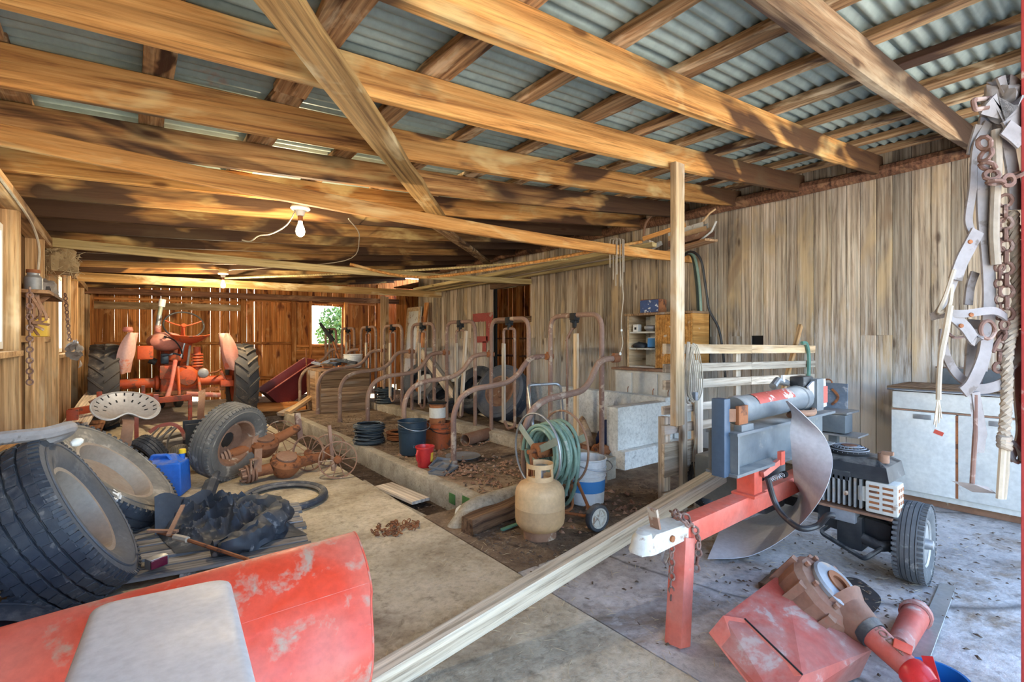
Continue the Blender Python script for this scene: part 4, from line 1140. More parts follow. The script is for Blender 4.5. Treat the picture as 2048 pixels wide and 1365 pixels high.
# handle, legs, wheels
hb = ctr + Vector((0.12, 0.12, 0.0))
MB().tube(rounded([hb - ax * 0.15 + Vector((0, 0, -0.42)), hb - ax * 0.15 + Vector((0.06, 0.1, 0.15)), hb - ax * 0.17 + Vector((0.2, 0.3, 0.42)), hb + ax * 0.17 + Vector((0.2, 0.3, 0.42)), hb + ax * 0.15 + Vector((0.06, 0.1, 0.15)), hb + ax * 0.15 + Vector((0, 0, -0.42))], 0.05), 0.012, 8).build('handle', 'steel', hr, world=True)
MB().tube(rounded([ctr - ax * 0.18 + Vector((0, 0, 0.0)), ctr - ax * 0.16 - fx * 0.06 + Vector((0, 0, -0.45)), ctr + ax * 0.16 - fx * 0.06 + Vector((0, 0, -0.45)), ctr + ax * 0.18], 0.05), 0.011, 8).build('front_leg', 'rust', hr, world=True)
MB().tube(rounded([ctr - ax * 0.17 + Vector((0, 0, -0.1)), ctr - ax * 0.17 + fx * 0.12 + Vector((0, 0, -0.42)), ctr + ax * 0.17 + fx * 0.12 + Vector((0, 0, -0.42)), ctr + ax * 0.17 + Vector((0, 0, -0.1))], 0.04), 0.012, 8).build('rear_frame', 'rust', hr, world=True)
MB().tube(rounded([ctr - ax * 0.05 + Vector((0, -0.05, -0.42)), Vector((2.40, 2.19, 0.09)), ctr + ax * 0.14 + Vector((0, -0.1, -0.2))], 0.03), 0.011, 8).build('wheel_arm', 'rust', hr, world=True)
for wc in (Vector((2.42, 2.17, 0.09)),):
    m = Matrix.Translation(wc) @ zframe((-0.1, -0.99, 0)).to_4x4()
    whl = MB().lathe([(0.066, -0.022), (0.084, -0.022), (0.09, -0.012), (0.09, 0.012), (0.084, 0.022), (0.066, 0.022)], 28, m, closed=True).build('wheel_tire', 'rubber', hr, world=True)
    hbm = MB().lathe([(0.0, 0.018), (0.015, 0.024), (0.018, 0.012), (0.05, 0.01), (0.056, 0.022), (0.067, 0.022), (0.067, -0.02), (0.0, -0.02)], 28, m).build('wheel_hub', 'old_white', hr, world=True)
    for q in range(5):
        a = 2 * PI * q / 5
        MB().bar(m @ Vector((0.015 * math.cos(a), 0.015 * math.sin(a), 0.014)), m @ Vector((0.055 * math.cos(a), 0.055 * math.sin(a), 0.014)), 0.012, 0.008, up=ax).build('spoke', 'old_white', hr, world=True)

o = bucket('white_bucket', (2.80, 2.62, 0.0), 0.150, 0.132, 0.35, 'white_plastic', 'white plastic bucket with blue label behind the hose reel', ribs=3, bailang=1.3)
def bandpatch(o, name, r0, r1, h, z0, z1, a0, a1, mat):
    MB().grid(lambda u, v: ((r0 + (r1 - r0) * (z0 + (z1 - z0) * v) / h + 0.0015) * math.cos(a0 + (a1 - a0) * u), (r0 + (r1 - r0) * (z0 + (z1 - z0) * v) / h + 0.0015) * math.sin(a0 + (a1 - a0) * u), z0 + (z1 - z0) * v), 16, 2).build(name, mat, o)
bandpatch(o, 'label_band', 0.132, 0.150, 0.37, 0.10, 0.19, R(-190), R(-30), 'label_blue')
bandpatch(o, 'label_stripe', 0.132, 0.150, 0.37, 0.03, 0.095, R(-190), R(-110), 'label_white')
for q, ch_ in enumerate('nnt'):
    pass
def text(name, s, size, mat, parent, matrix, extrude=0.0006, world=True, align='CENTER'):
    cu = bpy.data.curves.new(name, 'FONT'); cu.body = s; cu.size = size; cu.extrude = extrude; cu.align_x = align; cu.align_y = 'CENTER'
    t = bpy.data.objects.new(name, cu); C.objects.link(t)
    dg = bpy.context.evaluated_depsgraph_get()
    me = bpy.data.meshes.new_from_object(t.evaluated_get(dg))
    bpy.data.objects.remove(t)
    me.materials.clear(); me.materials.append(M[mat])
    o_ = bpy.data.objects.new(name, me); C.objects.link(o_)
    if world: put(o_, parent, matrix)
    else:
        o_.parent = parent; o_.matrix_basis = matrix
    return o_

# rusty tangle of chain on the walkway, scraps near the tank
o = empty('chain_heap', (1.39, 3.02, 0.0), label='small tangled heap of rusty chain on the concrete walkway', cat='chain')
rs = random.Random(11)
for i in range(70):
    a = rs.uniform(0, 2 * PI); r = 0.15 * math.sqrt(rs.random())
    p = Vector((1.39 + r * math.cos(a) * 1.1, 3.02 + r * math.sin(a) * 0.8, 0.008 + 0.02 * rs.random() * (1 - r / 0.16)))
    m = Matrix.Translation(p) @ Euler((rs.uniform(-0.9, 0.9), rs.uniform(-0.9, 0.9), rs.uniform(0, PI))).to_matrix().to_4x4()
    MB().tube([m @ Vector((0.018 * math.cos(t) , 0.010 * math.sin(t), 0)) for t in [2 * PI * k_ / 8 for k_ in range(8)]], 0.0034, 5, closed=True).build('chain_link', 'rust', o, world=True)
tag(board('rotten_beam', (1.72, 2.66, 0.05), (2.75, 2.78, 0.09), 0.12, 0.10, 'rotten_wood', rough=0.25, seg=10), 'dark rotten beam lying along the concrete lip', 'beam')
tag(board('painted_lath', (1.92, 2.55, 0.012), (2.3, 2.6, 0.012), 0.03, 0.01, 'weathered_board'), 'thin painted slat lying in the dirt beside the tank', 'slat')
M['green_paint'] = coat('green_paint', (0.12, 0.28, 0.22), wear=(0.3, 0.28, 0.22), wear_amt=0.3, scale=8)
bpy.data.objects['painted_lath'].data = bpy.data.objects['painted_lath'].data.copy(); bpy.data.objects['painted_lath'].data.materials[0] = M['green_paint']

# debris in the manger end: cone, blue rag, wire hoop
o = empty('canvas_cone', (3.72, 3.55, 0.12), label='dirty canvas cone standing in the manger behind the hose reel', cat='canvas')
MB().lathe([(0.15, 0.0), (0.13, 0.08), (0.09, 0.2), (0.03, 0.33), (0.005, 0.36)], 12, Euler((0.12, -0.1, 0)).to_matrix().to_4x4()).build('cone', 'crate_wood', o)
def crumple(name, loc, size, mat, label, cat, seed=0, res=18, amp=0.35):
    b = MB()
    def fn(u, v):
        th = 2 * PI * u; ph = PI * (v - 0.5)
        d = Vector((math.cos(ph) * math.cos(th), math.cos(ph) * math.sin(th), math.sin(ph)))
        k_ = 1 + amp * mnoise.noise(d * 2.2 + Vector((seed, seed * 2, 0))) + amp * 0.4 * abs(mnoise.noise(d * 5 + Vector((seed, 0, 3))))
        p = Vector((d.x * size[0], d.y * size[1], d.z * size[2])) * k_
        p.z = max(p.z, -size[2] * 0.55)
        return p + Vector((loc[0], loc[1], loc[2] + size[2] * 0.55))
    b.grid(fn, res * 2, res)
    return b.solo(name, mat, label, cat, angle=50)
coat('rag_blue', (0.02, 0.04, 0.13), wear=(0.08, 0.11, 0.22), wear_amt=0.3, scale=8, rough=0.8)
crumple('blue_rag', (4.02, 3.42, 0.12), (0.15, 0.12, 0.17), 'rag_blue', 'crumpled dark blue tarp scrap in the manger corner', 'tarp', 3)
for i, (x, y_, z, s) in enumerate(((3.72, 3.28, 0.12, 0.09), (3.9, 3.3, 0.12, 0.07), (3.62, 3.45, 0.12, 0.08))):
    crumple('dead_leaf_clump', (x, y_, z), (s, s, s * 0.7), 'rust', ('larger brown curled leaf clump at the white stub wall corner', 'smaller brown curled leaf clump tight against the white stub wall', 'brown curled leaf clump by the first stall hoop foot')[i], 'leaf litter', i + 8, 8, 0.6)
tag(board('grey_batten', (3.78, 4.2, 0.16), (4.2, 6.3, 0.16), 0.05, 0.03, 'blue_plate' if False else 'weathered_board'), 'long pale batten lying in the manger', 'batten')

# ---- post and slatted gate
pst = empty('support_post', (3.02, 2.03, 0.0), label='raw square timber post holding up the rafter', cat='post')
board('post_timber', (3.02, 1.965, 0.66), (3.02, 1.965, zr(3.02) + 0.02), 0.105, 0.05, 'raw_board', pst, up=(0, 1, 0), seed=1)
board('post_stub', (3.06, 2.10, 0.0), (3.06, 2.10, 0.70), 0.07, 0.06, 'weathered_board', pst, up=(0, 1, 0), seed=3)
gt = empty('slatted_gate', (4.1, 2.05, 0.0), label='weathered slatted gate between the post and the grey wall', cat='gate')
def gy(x): return 2.06 - 0.07 * (x - 3.0)
for i, (z0, z1, h, x0, x1) in enumerate(((1.195, 1.17, 0.072, 3.0, 5.22), (1.055, 1.03, 0.062, 3.0, 5.22), (0.935, 0.90, 0.068, 3.0, 5.2))):
    board('rail', (x0, gy(x0), z0), ((x0 + x1) / 2 + 0.0, gy((x0 + x1) / 2), (z0 + z1) / 2), 0.03, h, 'raw_board' if i < 1 else 'weathered_board', gt, rough=0.05, seg=4, seed=i)
    board('rail', ((x0 + x1) / 2, gy((x0 + x1) / 2), (z0 + z1) / 2), (x1, gy(x1), z1), 0.03, h, 'weathered_board' if i else 'raw_board', gt, rough=0.05, seg=4, seed=i + 5)
for i, (x, z1) in enumerate(((5.12, 1.22), (3.98, 1.2), (3.42, 1.1))):
    board('upright', (x, gy(x) + 0.04, 0.02), (x, gy(x) + 0.04, z1), 0.03, 0.07, 'weathered_board', gt, up=(1, 0, 0), seed=i)
for i, (x, w_, z1) in enumerate(((3.15, 0.062, 0.985), (3.33, 0.075, 0.965))):
    board('upright', (x, gy(x) - 0.045, 0.03), (x, gy(x) - 0.045, z1), w_, 0.035, 'weathered_board', gt, up=(0, 1, 0), rough=0.06, seg=4, seed=i + 3)
for i, (z, h, x0, x1) in enumerate(((0.755, 0.06, 2.98, 3.62), (0.615, 0.065, 2.98, 3.55), (0.40, 0.235, 2.98, 3.42), (0.12, 0.1, 2.98, 3.6))):
    board('slat', (x0, gy(x0) - 0.005, z), (x1, gy(x1) - 0.005, z), 0.028, h, 'weathered_board', gt, rough=0.05, seg=3, seed=i)
# coil of rope and wire hung on the gate
rp = empty('rope_coil', (3.20, 1.98, 0.75), label='coil of brown rope and grey wire hung on the slatted gate', cat='rope')
rs = random.Random(2)
for i in range(7):
    w_, dz = 0.035 + 0.008 * i, 0.22 + rs.uniform(-0.02, 0.03)
    pts = [(3.18 + 0.008 * i + w_ * math.cos(a), 1.985 - 0.006 * i + 0.01 * math.sin(2 * a), 1.02 + dz * 0.88 * math.sin(a) ) for a in [2 * PI * k_ / 24 for k_ in range(24)]]
    MB().tube(pts, 0.0085 if i < 3 else 0.0045, 6, closed=True).build('rope_loop', 'rope' if i < 3 else 'twine', rp, world=True)
for i in range(2):
    MB().tube(spline([(3.22 + 0.02 * i, 1.955, 0.84), (3.23, 1.95, 0.6), (3.20 + 0.03 * i, 1.955, 0.42), (3.23 + 0.02 * i, 1.95, 0.25)], 6), 0.005, 6).build('hanging_end', 'twine', rp, world=True)
MB().box((3.225, 1.955, 0.85), (0.035, 0.03, 0.06), ch=0.006).build('plug', 'pan_grey', rp, world=True)
# green strap and tool handle at the gate's far end
MB().tube(spline([(4.93, 1.90, 1.23), (5.0, 1.885, 1.22), (5.04, 1.88, 1.1), (5.03, 1.88, 0.88)], 6), 0.018, 6).solo('green_strap', 'green_paint', 'faded green strap hung over the far end of the gate', 'strap')
o = board('tool_handle', (4.72, 2.02, 0.62), (5.16, 2.0, 1.40), 0.036, 0.036, 'tan_board')
tag(o, 'round wooden tool handle leaning between the gate and wall', 'tool handle')

# ---- shelf cabinet on a low white cabinet behind the manger
sh = empty('shelf_cabinet', (5.08, 3.45, 0.93), label='open shelf cabinet with orange plywood door on the low white cabinet', cat='shelf')
def shb(name, y0, y1, z0, z1, x0, x1, mat): return MB().box(((x0 + x1) / 2, (y0 + y1) / 2, (z0 + z1) / 2), (x1 - x0, y1 - y0, z1 - z0)).build(name, mat, sh, world=True)
shb('side_panel', 3.87, 3.895, 0.93, 1.56, 4.9, 5.26, 'raw_board'); shb('side_panel', 3.465, 3.49, 0.93, 1.56, 4.9, 5.26, 'raw_board'); shb('side_panel', 3.0, 3.02, 0.93, 1.56, 4.9, 5.26, 'ply_orange')
shb('back_panel', 3.0, 3.89, 0.93, 1.56, 5.24, 5.26, 'old_white')
shb('back_panel', 3.49, 3.70, 0.93, 1.56, 5.10, 5.115, 'old_white')
for z in (0.935, 1.155, 1.355): shb('shelf_board', 3.49, 3.87, z - 0.01, z + 0.01, 4.91, 5.24, 'old_white')
shb('top_panel', 2.98, 3.92, 1.56, 1.585, 4.87, 5.27, 'crate_wood')
shb('door_panel', 3.24, 3.465, 0.935, 1.555, 4.89, 4.905, 'ply_orange'); shb('door_panel', 3.0, 3.235, 0.935, 1.555, 4.89, 4.905, 'ply_orange')
lc = empty('low_cabinet', (5.0, 3.6, 0.12), label='chipped white low cabinet behind the manger wall', cat='cabinet')
MB().box((5.01, 3.56, 0.51), (0.48, 0.84, 0.78), ch=0.006).build('body', 'cabinet_white', lc, world=True)
MB().box((5.0, 3.56, 0.912), (0.54, 0.90, 0.03), ch=0.006).build('worktop', 'rust_pale', lc, world=True)
for (y0, y1) in ((3.72, 3.96), (3.36, 3.68), (3.16, 3.33)):
    d = MB().box((4.762, (y0 + y1) / 2, 0.60), (0.016, y1 - y0, 0.54), ch=0.004).build('door', 'cabinet_white', lc, world=True)
    MB().tube([(4.75, y0 + 0.04, 0.70), (4.735, y0 + 0.04, 0.68), (4.735, y0 + 0.04, 0.62), (4.75, y0 + 0.04, 0.60)], 0.005, 6).build('handle', 'rust', d, world=True)
# things on the shelves
o = empty('tin_box', (5.02, 3.60, 1.585), (0, 0, R(4)), label='blue and white printed tin box on top of the shelf cabinet', cat='tin box')
MB().box((0, 0, 0.085), (0.16, 0.27, 0.17), ch=0.012).build('box_body', 'rust', o)
coat('tin_print', (0.03, 0.07, 0.20), wear=(0.62, 0.64, 0.66), wear_amt=0.42, scale=14, rough=0.4, sharp=0.03)
MB().box((-0.081, 0.005, 0.085), (0.004, 0.25, 0.15)).build('printed_front', 'tin_print', o)
o = empty('candlestick', (5.12, 3.36, 1.585), label='white turned candlestick beside the tin box', cat='candlestick')
MB().lathe([(0, 0), (0.045, 0), (0.04, 0.02), (0.02, 0.03), (0.02, 0.25), (0.03, 0.27), (0.022, 0.29), (0.03, 0.32), (0.036, 0.36), (0.028, 0.39), (0, 0.395)], 18).build('turned_stem', 'old_white', o)
o = empty('milk_carton', (4.97, 3.80, 1.365), label='small white carton on the upper shelf', cat='carton'); MB().box((0, 0, 0.045), (0.07, 0.08, 0.09), ch=0.006).build('carton_body', 'white_plastic', o); MB().box((-0.036, 0, 0.04), (0.002, 0.03, 0.03)).build('mark', 'black_matte', o)
o = empty('small_plate', (4.99, 3.60, 1.365), label='stacked grey dish on the upper shelf', cat='dish'); MB().lathe([(0, 0), (0.05, 0.0), (0.085, 0.03), (0.09, 0.034), (0.09, 0.06), (0.06, 0.075), (0, 0.075)], 18).build('dish_body', 'pan_grey', o)
o = empty('blue_box', (4.98, 3.58, 1.165), (0, R(12), R(25)), label='small blue tilted box on the middle shelf', cat='box'); MB().box((0, 0, 0.06), (0.08, 0.11, 0.11), ch=0.004).build('box_body', 'label_blue', o); MB().box((0, 0, 0.117), (0.082, 0.112, 0.006)).build('box_lid', 'label_white', o)
crumple('dark_rag', (4.98, 3.76, 1.165), (0.07, 0.09, 0.045), 'black_plastic', 'dark crumpled rag on the middle shelf', 'rag', 5, 8)

# ---- hoses hung on the wall, gutter scrap, long pipes overhead
for i, (pts, r, mat, lab) in enumerate((
    ([(5.12, 3.30, 2.18), (5.10, 3.22, 2.26), (5.12, 3.13, 2.22), (5.16, 3.10, 1.9), (5.18, 3.09, 1.5), (5.2, 3.08, 1.0)], 0.022, 'hose_dark', 'thick dark green hose hung over the tie beam end'),
    ([(5.08, 3.28, 2.2), (5.07, 3.18, 2.27), (5.09, 3.09, 2.2), (5.12, 3.05, 1.9), (5.14, 3.04, 1.5), (5.17, 3.06, 0.95)], 0.016, 'hose_green', 'thin green hose hung over the tie beam end'),
    ([(5.05, 3.24, 2.2), (5.04, 3.12, 2.27), (5.06, 3.00, 2.17), (5.1, 2.96, 1.85), (5.12, 2.93, 1.6), (5.15, 2.84, 1.4), (5.17, 2.80, 1.15), (5.2, 2.78, 0.8)], 0.014, 'hose_black', 'black hose curving down the grey wall from the tie beam'))):
    MB().tube(spline(pts, 7), r, 8).solo('hung_hose', mat, lab, 'hose', 'hoses hung on the wall')
g = empty('gutter_scrap', (4.9, 3.1, 2.36), label='bundle of bent cream metal gutter scrap laid across the tie beam', cat='metal scrap')
for i in range(3):
    b = MB()
    prof_ = [(-0.05, 0.06), (-0.04, 0.0), (0.04, 0.0), (0.055, 0.06)]
    y0, y1 = 2.74 + 0.05 * i, 3.30
    zz = 2.36 + 0.055 * i
    for (p, q) in zip(prof_[:-1], prof_[1:]):
        b.add([(4.85 + 0.02 * i + p[0], y0, zz + p[1]), (4.85 + 0.02 * i + q[0], y0, zz + q[1]), (4.93 + q[0], y1, zz + q[1] - 0.02), (4.93 + p[0], y1, zz + p[1] - 0.02)], [(0, 1, 2, 3)])
    b.build('gutter_length', ('rust_pale', 'tank_cream', 'old_white')[i], g, world=True)
MB().tube([(4.82, 2.86, 2.33), (4.80, 2.72, 2.40), (4.82, 2.68, 2.50)], 0.012, 6).build('bent_strap', 'old_white', g, world=True)
MB().tube(spline([(4.9, 3.66, 2.40), (4.88, 3.62, 2.62), (4.86, 3.55, 2.70), (4.86, 3.38, 2.82)], 5), 0.013, 6).build('bent_rod', 'rust_pale', g, world=True)
MB().tube([(4.86, 2.98, 2.42), (4.9, 2.80, 2.62), (4.92, 2.74, 2.66)], 0.011, 6).build('bent_rod', 'tank_cream', g, world=True)
MB().box((4.92, 3.60, 2.42), (0.05, 0.14, 0.09), (0.4, 0.2, 0.3), ch=0.01).box((4.92, 3.50, 2.38), (0.04, 0.18, 0.05), (-0.3, 0.1, 0), ch=0.01).build('cast_bracket', 'old_white', g, world=True)
tag(board('cross_board', (4.8, 2.72, 2.31), (5.05, 3.4, 2.30), 0.16, 0.025, 'crate_wood'), 'short board carrying the gutter scrap at the wall', 'board')
rs = random.Random(9)
for i in range(7):
    y0 = 3.3 + 0.25 * i * 0.4; y1 = 8.5 + rs.uniform(-0.8, 2.2)
    x = 4.62 + 0.085 * i
    z0 = 2.33 + 0.02 * (i % 3); 
    pts = spline([(x, y0, z0 + 0.02), (x + 0.02, 4.8, z0 - 0.02), (x - 0.02, 6.2, z0 - 0.005), (x, y1, z0 - 0.03)], 6)
    mat = ('tie_pale_wood', 'weathered_board', 'green_paint')[i % 3]
    if i % 3 == 2: MB().tube(pts, 0.017, 8).solo('overhead_pipe', 'green_paint', ('green conduit pipe', '', 'green pipe')[0] + (' lying outermost' if i == 2 else ' lying inside') + ' on the tie beams along the wall', 'pipe', 'lengths stored on the tie beams')
    else:
        o = board('overhead_strip', (x, y0, z0 + 0.025 * (i % 2)), (x, y1, z0 - 0.02), 0.085, 0.05, mat, seed=i)
        tag(o, ('outermost pale', 'long grey', '', 'yellowish', 'weathered', '', 'innermost pale')[i] + ' wooden strip stored on the tie beams along the grey wall', 'strip', 'lengths stored on the tie beams')
# crooked sticks hanging across the ties
MB().tube(spline([(4.3, 3.22, 2.31), (3.5, 4.3, 2.12), (2.9, 5.6, 2.06), (2.2, 6.1, 2.22)], 8), 0.018, 7).solo('crooked_pole', 'tie_wood', 'crooked orange pole slung between the two tie beams', 'pole')
MB().tube(spline([(4.6, 4.6, 2.34), (3.6, 5.9, 2.28), (2.4, 7.4, 2.25), (1.2, 9.05, 2.26)], 8), 0.016, 7).solo('crooked_pole', 'tie_pale_wood', 'thin pale pole slung farther back over the tie beams', 'pole')
tag(board('knotted_stick', (4.28, 3.2, 2.33), (4.48, 2.82, 2.44), 0.045, 0.04, 'tie_wood'), 'short knotted stick resting on the near tie beam', 'stick')
# straps looped over the tie beam and a pull cord
sp = empty('strap_loops', (3.93, 3.24, 1.9), label='grey straps looped over the near tie beam', cat='strap')
for i, (x, z) in enumerate(((3.86, 1.92), (3.91, 1.80), (3.95, 1.74), (3.97, 1.95))):
    MB().tube(rounded([(x, 3.20, z), (x, 3.20, 2.29), (x, 3.29, 2.29), (x, 3.29, z + 0.08)], 0.02), 0.006, 6).build('strap', 'rope', sp, world=True)
pc = empty('pull_cord', (3.98, 3.24, 1.1), label='pale pull cord with knotted end hanging from the near tie beam', cat='cord')
MB().tube(spline([(3.96, 3.24, 2.12), (3.97, 3.24, 1.9), (4.01, 3.24, 1.72), (3.98, 3.24, 1.5), (3.98, 3.24, 1.36), (4.0, 3.24, 1.22), (3.96, 3.24, 1.13)], 6), 0.005, 6).build('cord', 'twine', pc, world=True)
MB().lathe([(0, -0.02), (0.012, -0.012), (0.013, 0.008), (0, 0.02)], 10, Matrix.Translation((3.96, 3.24, 1.12))).build('knob', 'white_porcelain', pc, world=True)
MB().lathe([(0, -0.016), (0.011, -0.01), (0.011, 0.01), (0, 0.016)], 10, Matrix.Translation((3.98, 3.24, 1.36))).build('connector', 'white_porcelain', pc, world=True)

# ---- lamps: bare bulbs in porcelain sockets
plain('bulb_lit', (0.9, 0.88, 0.8), 0.3, emit=(1.0, 0.84, 0.55), estr=6.0)
def lamp(x, y_, zc, watts, label):
    o = empty('ceiling_lamp', (x, y_, zc), label=label, cat='lamp', group='bare bulb lamps')
    MB().lathe([(0, 0), (0.066, 0.0), (0.07, -0.012), (0.06, -0.022), (0.034, -0.03), (0.028, -0.062), (0.022, -0.066), (0, -0.066)], 28).build('porcelain_base', 'white_porcelain', o)
    MB().cyl((0, 0, -0.06), (0, 0, -0.105), 0.018, 14).build('socket', 'rust', o)
    MB().lathe([(0.014, -0.10), (0.016, -0.125), (0.03, -0.16), (0.0335, -0.185), (0.026, -0.21), (0.010, -0.221), (0, -0.223)], 24).build('bulb', 'bulb_lit', o)
    li = bpy.data.lights.new('bulb_fill_light', 'POINT'); li.energy = watts; li.color = (1.0, 0.80, 0.52); li.shadow_soft_size = 0.03  # glow added to the bulbs as fill for the interior
    lo = bpy.data.objects.new('bulb_fill_light', li); C.objects.link(lo); lo.parent = o; lo.location = (0, 0, -0.275)
    return o
l1 = lamp(1.02, 3.88, zr(1.02) - 0.05, 46, 'bare white bulb in porcelain socket hanging nearest the camera')
MB().box((1.02, 3.88, zr(1.02) - 0.025), (0.10, 0.10, 0.05)).build('mount_block', 'tie_pale_wood', l1, world=True)
MB().tube(spline([(0.99, 3.88, 2.24), (0.93, 3.9, 2.12), (0.84, 3.95, 2.05), (0.76, 4.0, 2.03), (0.72, 4.1, 2.0), (0.70, 4.3, 2.04)], 6), 0.005, 6).build('cord', 'twine', l1, world=True)
l2 = lamp(1.10, 8.30, zr(1.10) - 0.06, 85, 'bare white bulb in porcelain socket farther back over the tractor')
MB().box((1.10, 8.30, zr(1.1) - 0.03), (0.10, 0.10, 0.06)).build('mount_block', 'tie_pale_wood', l2, world=True)
MB().tube(spline([(1.12, 8.3, 2.26), (1.2, 8.2, 2.3), (1.5, 7.6, 2.28), (2.2, 6.3, 2.29), (1.9, 5.0, 2.33), (1.5, 4.2, 2.31)], 6), 0.005, 6).solo('electric_cable', 'twine', 'thin white electric cable sagging between the bulbs', 'cable')
# ================================================================ FRONT LEFT
tire('truck_tire', (-0.263, 3.08, 0.398), (0.882, -0.064, 0.467), 0.40, 0.155, 0.222, 'big worn dark truck tire leaning at the left, tread toward the camera', 'rubber', grooves=4, rim='rim_steel', lugs=70, rimdish=-0.1, n=80, hub=False, side='rubber_side')
# tread blocks on the big tire: sipes cut across the ribs
tr = bpy.data.objects['truck_tire']
rs = random.Random(4)
b = MB()
for rib in range(5):
    z = -0.155 * 0.80 + (rib + 0.5) * 2 * 0.155 * 0.8 / 5
    for i in range(46):
        a = 2 * PI * (i + 0.5 * (rib % 2)) / 46
        m_ = Matrix.Rotation(a, 4, 'Z') @ Matrix.Translation((0.400 - 0.012 * (z / 0.155) ** 2, 0, z)) @ Matrix.Rotation(rs.uniform(-0.25, 0.25), 4, 'X')
        b.box(m_ @ Vector((0, 0, 0)), (0.009, 0.046, 0.036), (m_.to_3x3() @ Matrix.Identity(3)))
tag(b.build('tread_blocks', 'rubber', tr), kind='stuff')
tire('rimmed_tire', (-0.122, 3.967, 0.372), (0.68, -0.185, 0.71), 0.427, 0.125, 0.243, 'dusty tire with wide steel rim lying aslant behind the truck tire', 'rubber', grooves=3, rim='rim_steel', lugs=64, rimdish=-0.15, n=72, hub=False, side='rubber_dusty')
MB().lathe([(0.0, -0.02), (0.10, -0.02), (0.15, -0.012), (0.20, 0.012)], 36).build('rim_disc', 'rim_steel', bpy.data.objects['rimmed_tire'])
MB().lathe([(0.0, -0.10), (0.12, -0.10), (0.205, -0.06)], 36).build('rim_disc', 'rust', tr)
tire('worn_tire', (0.72, 5.02, 0.35), (0.604, -0.761, -0.238), 0.345, 0.105, 0.20, 'worn tire leaning over the rusty axles', 'rubber_dusty', grooves=4, lugs=56, rim='rust_pale', hub=False, rimdish=-0.3)
tire('mower_tire', (0.14, 5.62, 0.20), (0.75, 0.5, 0.42), 0.18, 0.075, 0.10, 'small black tire lying behind the blue jug', 'rubber', grooves=3, lugs=36, n=36)
tire('mower_tire', (-0.40, 2.50, 0.12), (0.3, -0.2, 0.93), 0.24, 0.08, 0.14, 'ribbed small tire at the floor below the big truck tire', 'rubber', grooves=3, lugs=40, n=40)
tire('ribbed_roller', (0.40, 5.75, 0.12), (0.9, -0.3, 0.2), 0.12, 0.06, 0.05, 'little ribbed tire between the harrow and the blue jug', 'rubber_dusty', grooves=5, n=30)
# bicycle tire flat on the floor
o = empty('bicycle_tire', (0.965, 4.12, 0.0), label='thin bicycle tire lying flat on the concrete', cat='tire')
MB().tube([(0.29 * math.cos(a), 0.34 * math.sin(a), 0.032) for a in [2 * PI * i / 60 for i in range(60)]], 0.026, 10, closed=True).build('casing', 'rubber', o)
MB().tube([(0.262 * math.cos(a), 0.312 * math.sin(a), 0.032) for a in [2 * PI * i / 60 for i in range(60)]], 0.012, 6, closed=True).build('bead', 'rubber_dusty', o)

# cloth and egg on the big tire, torn foam between the tires
o = MB().tube(spline([(-0.62, 2.95, 0.80), (-0.45, 3.0, 0.83), (-0.30, 3.05, 0.83), (-0.22, 3.12, 0.84), (-0.26, 3.16, 0.80), (-0.38, 3.1, 0.76)], 6), [0.03] * 31, 9)
o.solo('cloth_roll', 'leather', 'grey stiff cloth roll draped over the top of the truck tire', 'cloth')
MB().lathe([(0, -0.026), (0.012, -0.022), (0.019, -0.008), (0.02, 0.004), (0.013, 0.02), (0, 0.028)], 18, Matrix.Translation((-0.19, 3.06, 0.775)) @ Euler((0, R(75), 0.4)).to_matrix().to_4x4()).solo('hen_egg', 'white_porcelain', 'white egg sitting on the top edge of the truck tire', 'egg')
b = MB()
b.grid(lambda u, v: Vector((-0.11, 3.56, 0.40)) + Vector((0.62, -0.35, -0.42)) * (0.20 * (u - 0.5) * (1 - 0.3 * abs(v - 0.5))) + Vector((0.35, 0.75, 0.12)) * (0.15 * (v - 0.5) + 0.03 * mnoise.noise(Vector((u * 6, 0, 2)))) + Vector((0, 0, 0.02 * mnoise.noise(Vector((u * 5, v * 4, 1))))), 16, 10, thick=0.012)
b.solo('foam_scrap', 'white_plastic', 'torn white plastic scrap wedged between the two tires', 'plastic scrap')

# pallet of grey slats
pl = empty('wooden_pallet', (0.25, 3.1, 0.0), label='grey slatted wooden pallet under the tires and black tarp', cat='pallet')
dd = Vector((0.755, -0.143, 0)).normalized(); nn = Vector((0.143, 0.755, 0)).normalized()
p0 = Vector((0.80, 2.83, 0.11))
for i in range(8):
    q = p0 + nn * (0.105 * i + (0.02 if i > 1 else 0)) - dd * (0.012 * (i % 3))
    board('slat', q - dd * 1.15, q, 0.088, 0.02, 'pallet_wood', pl, rough=0.04, seg=4, seed=i)
for k_ in (0.08, 0.58, 1.08):
    q = p0 - dd * k_ - Vector((0, 0, 0.055))
    board('bearer', q - nn * 0.04, q + nn * 0.86, 0.05, 0.088, 'pallet_wood', pl, seed=3)

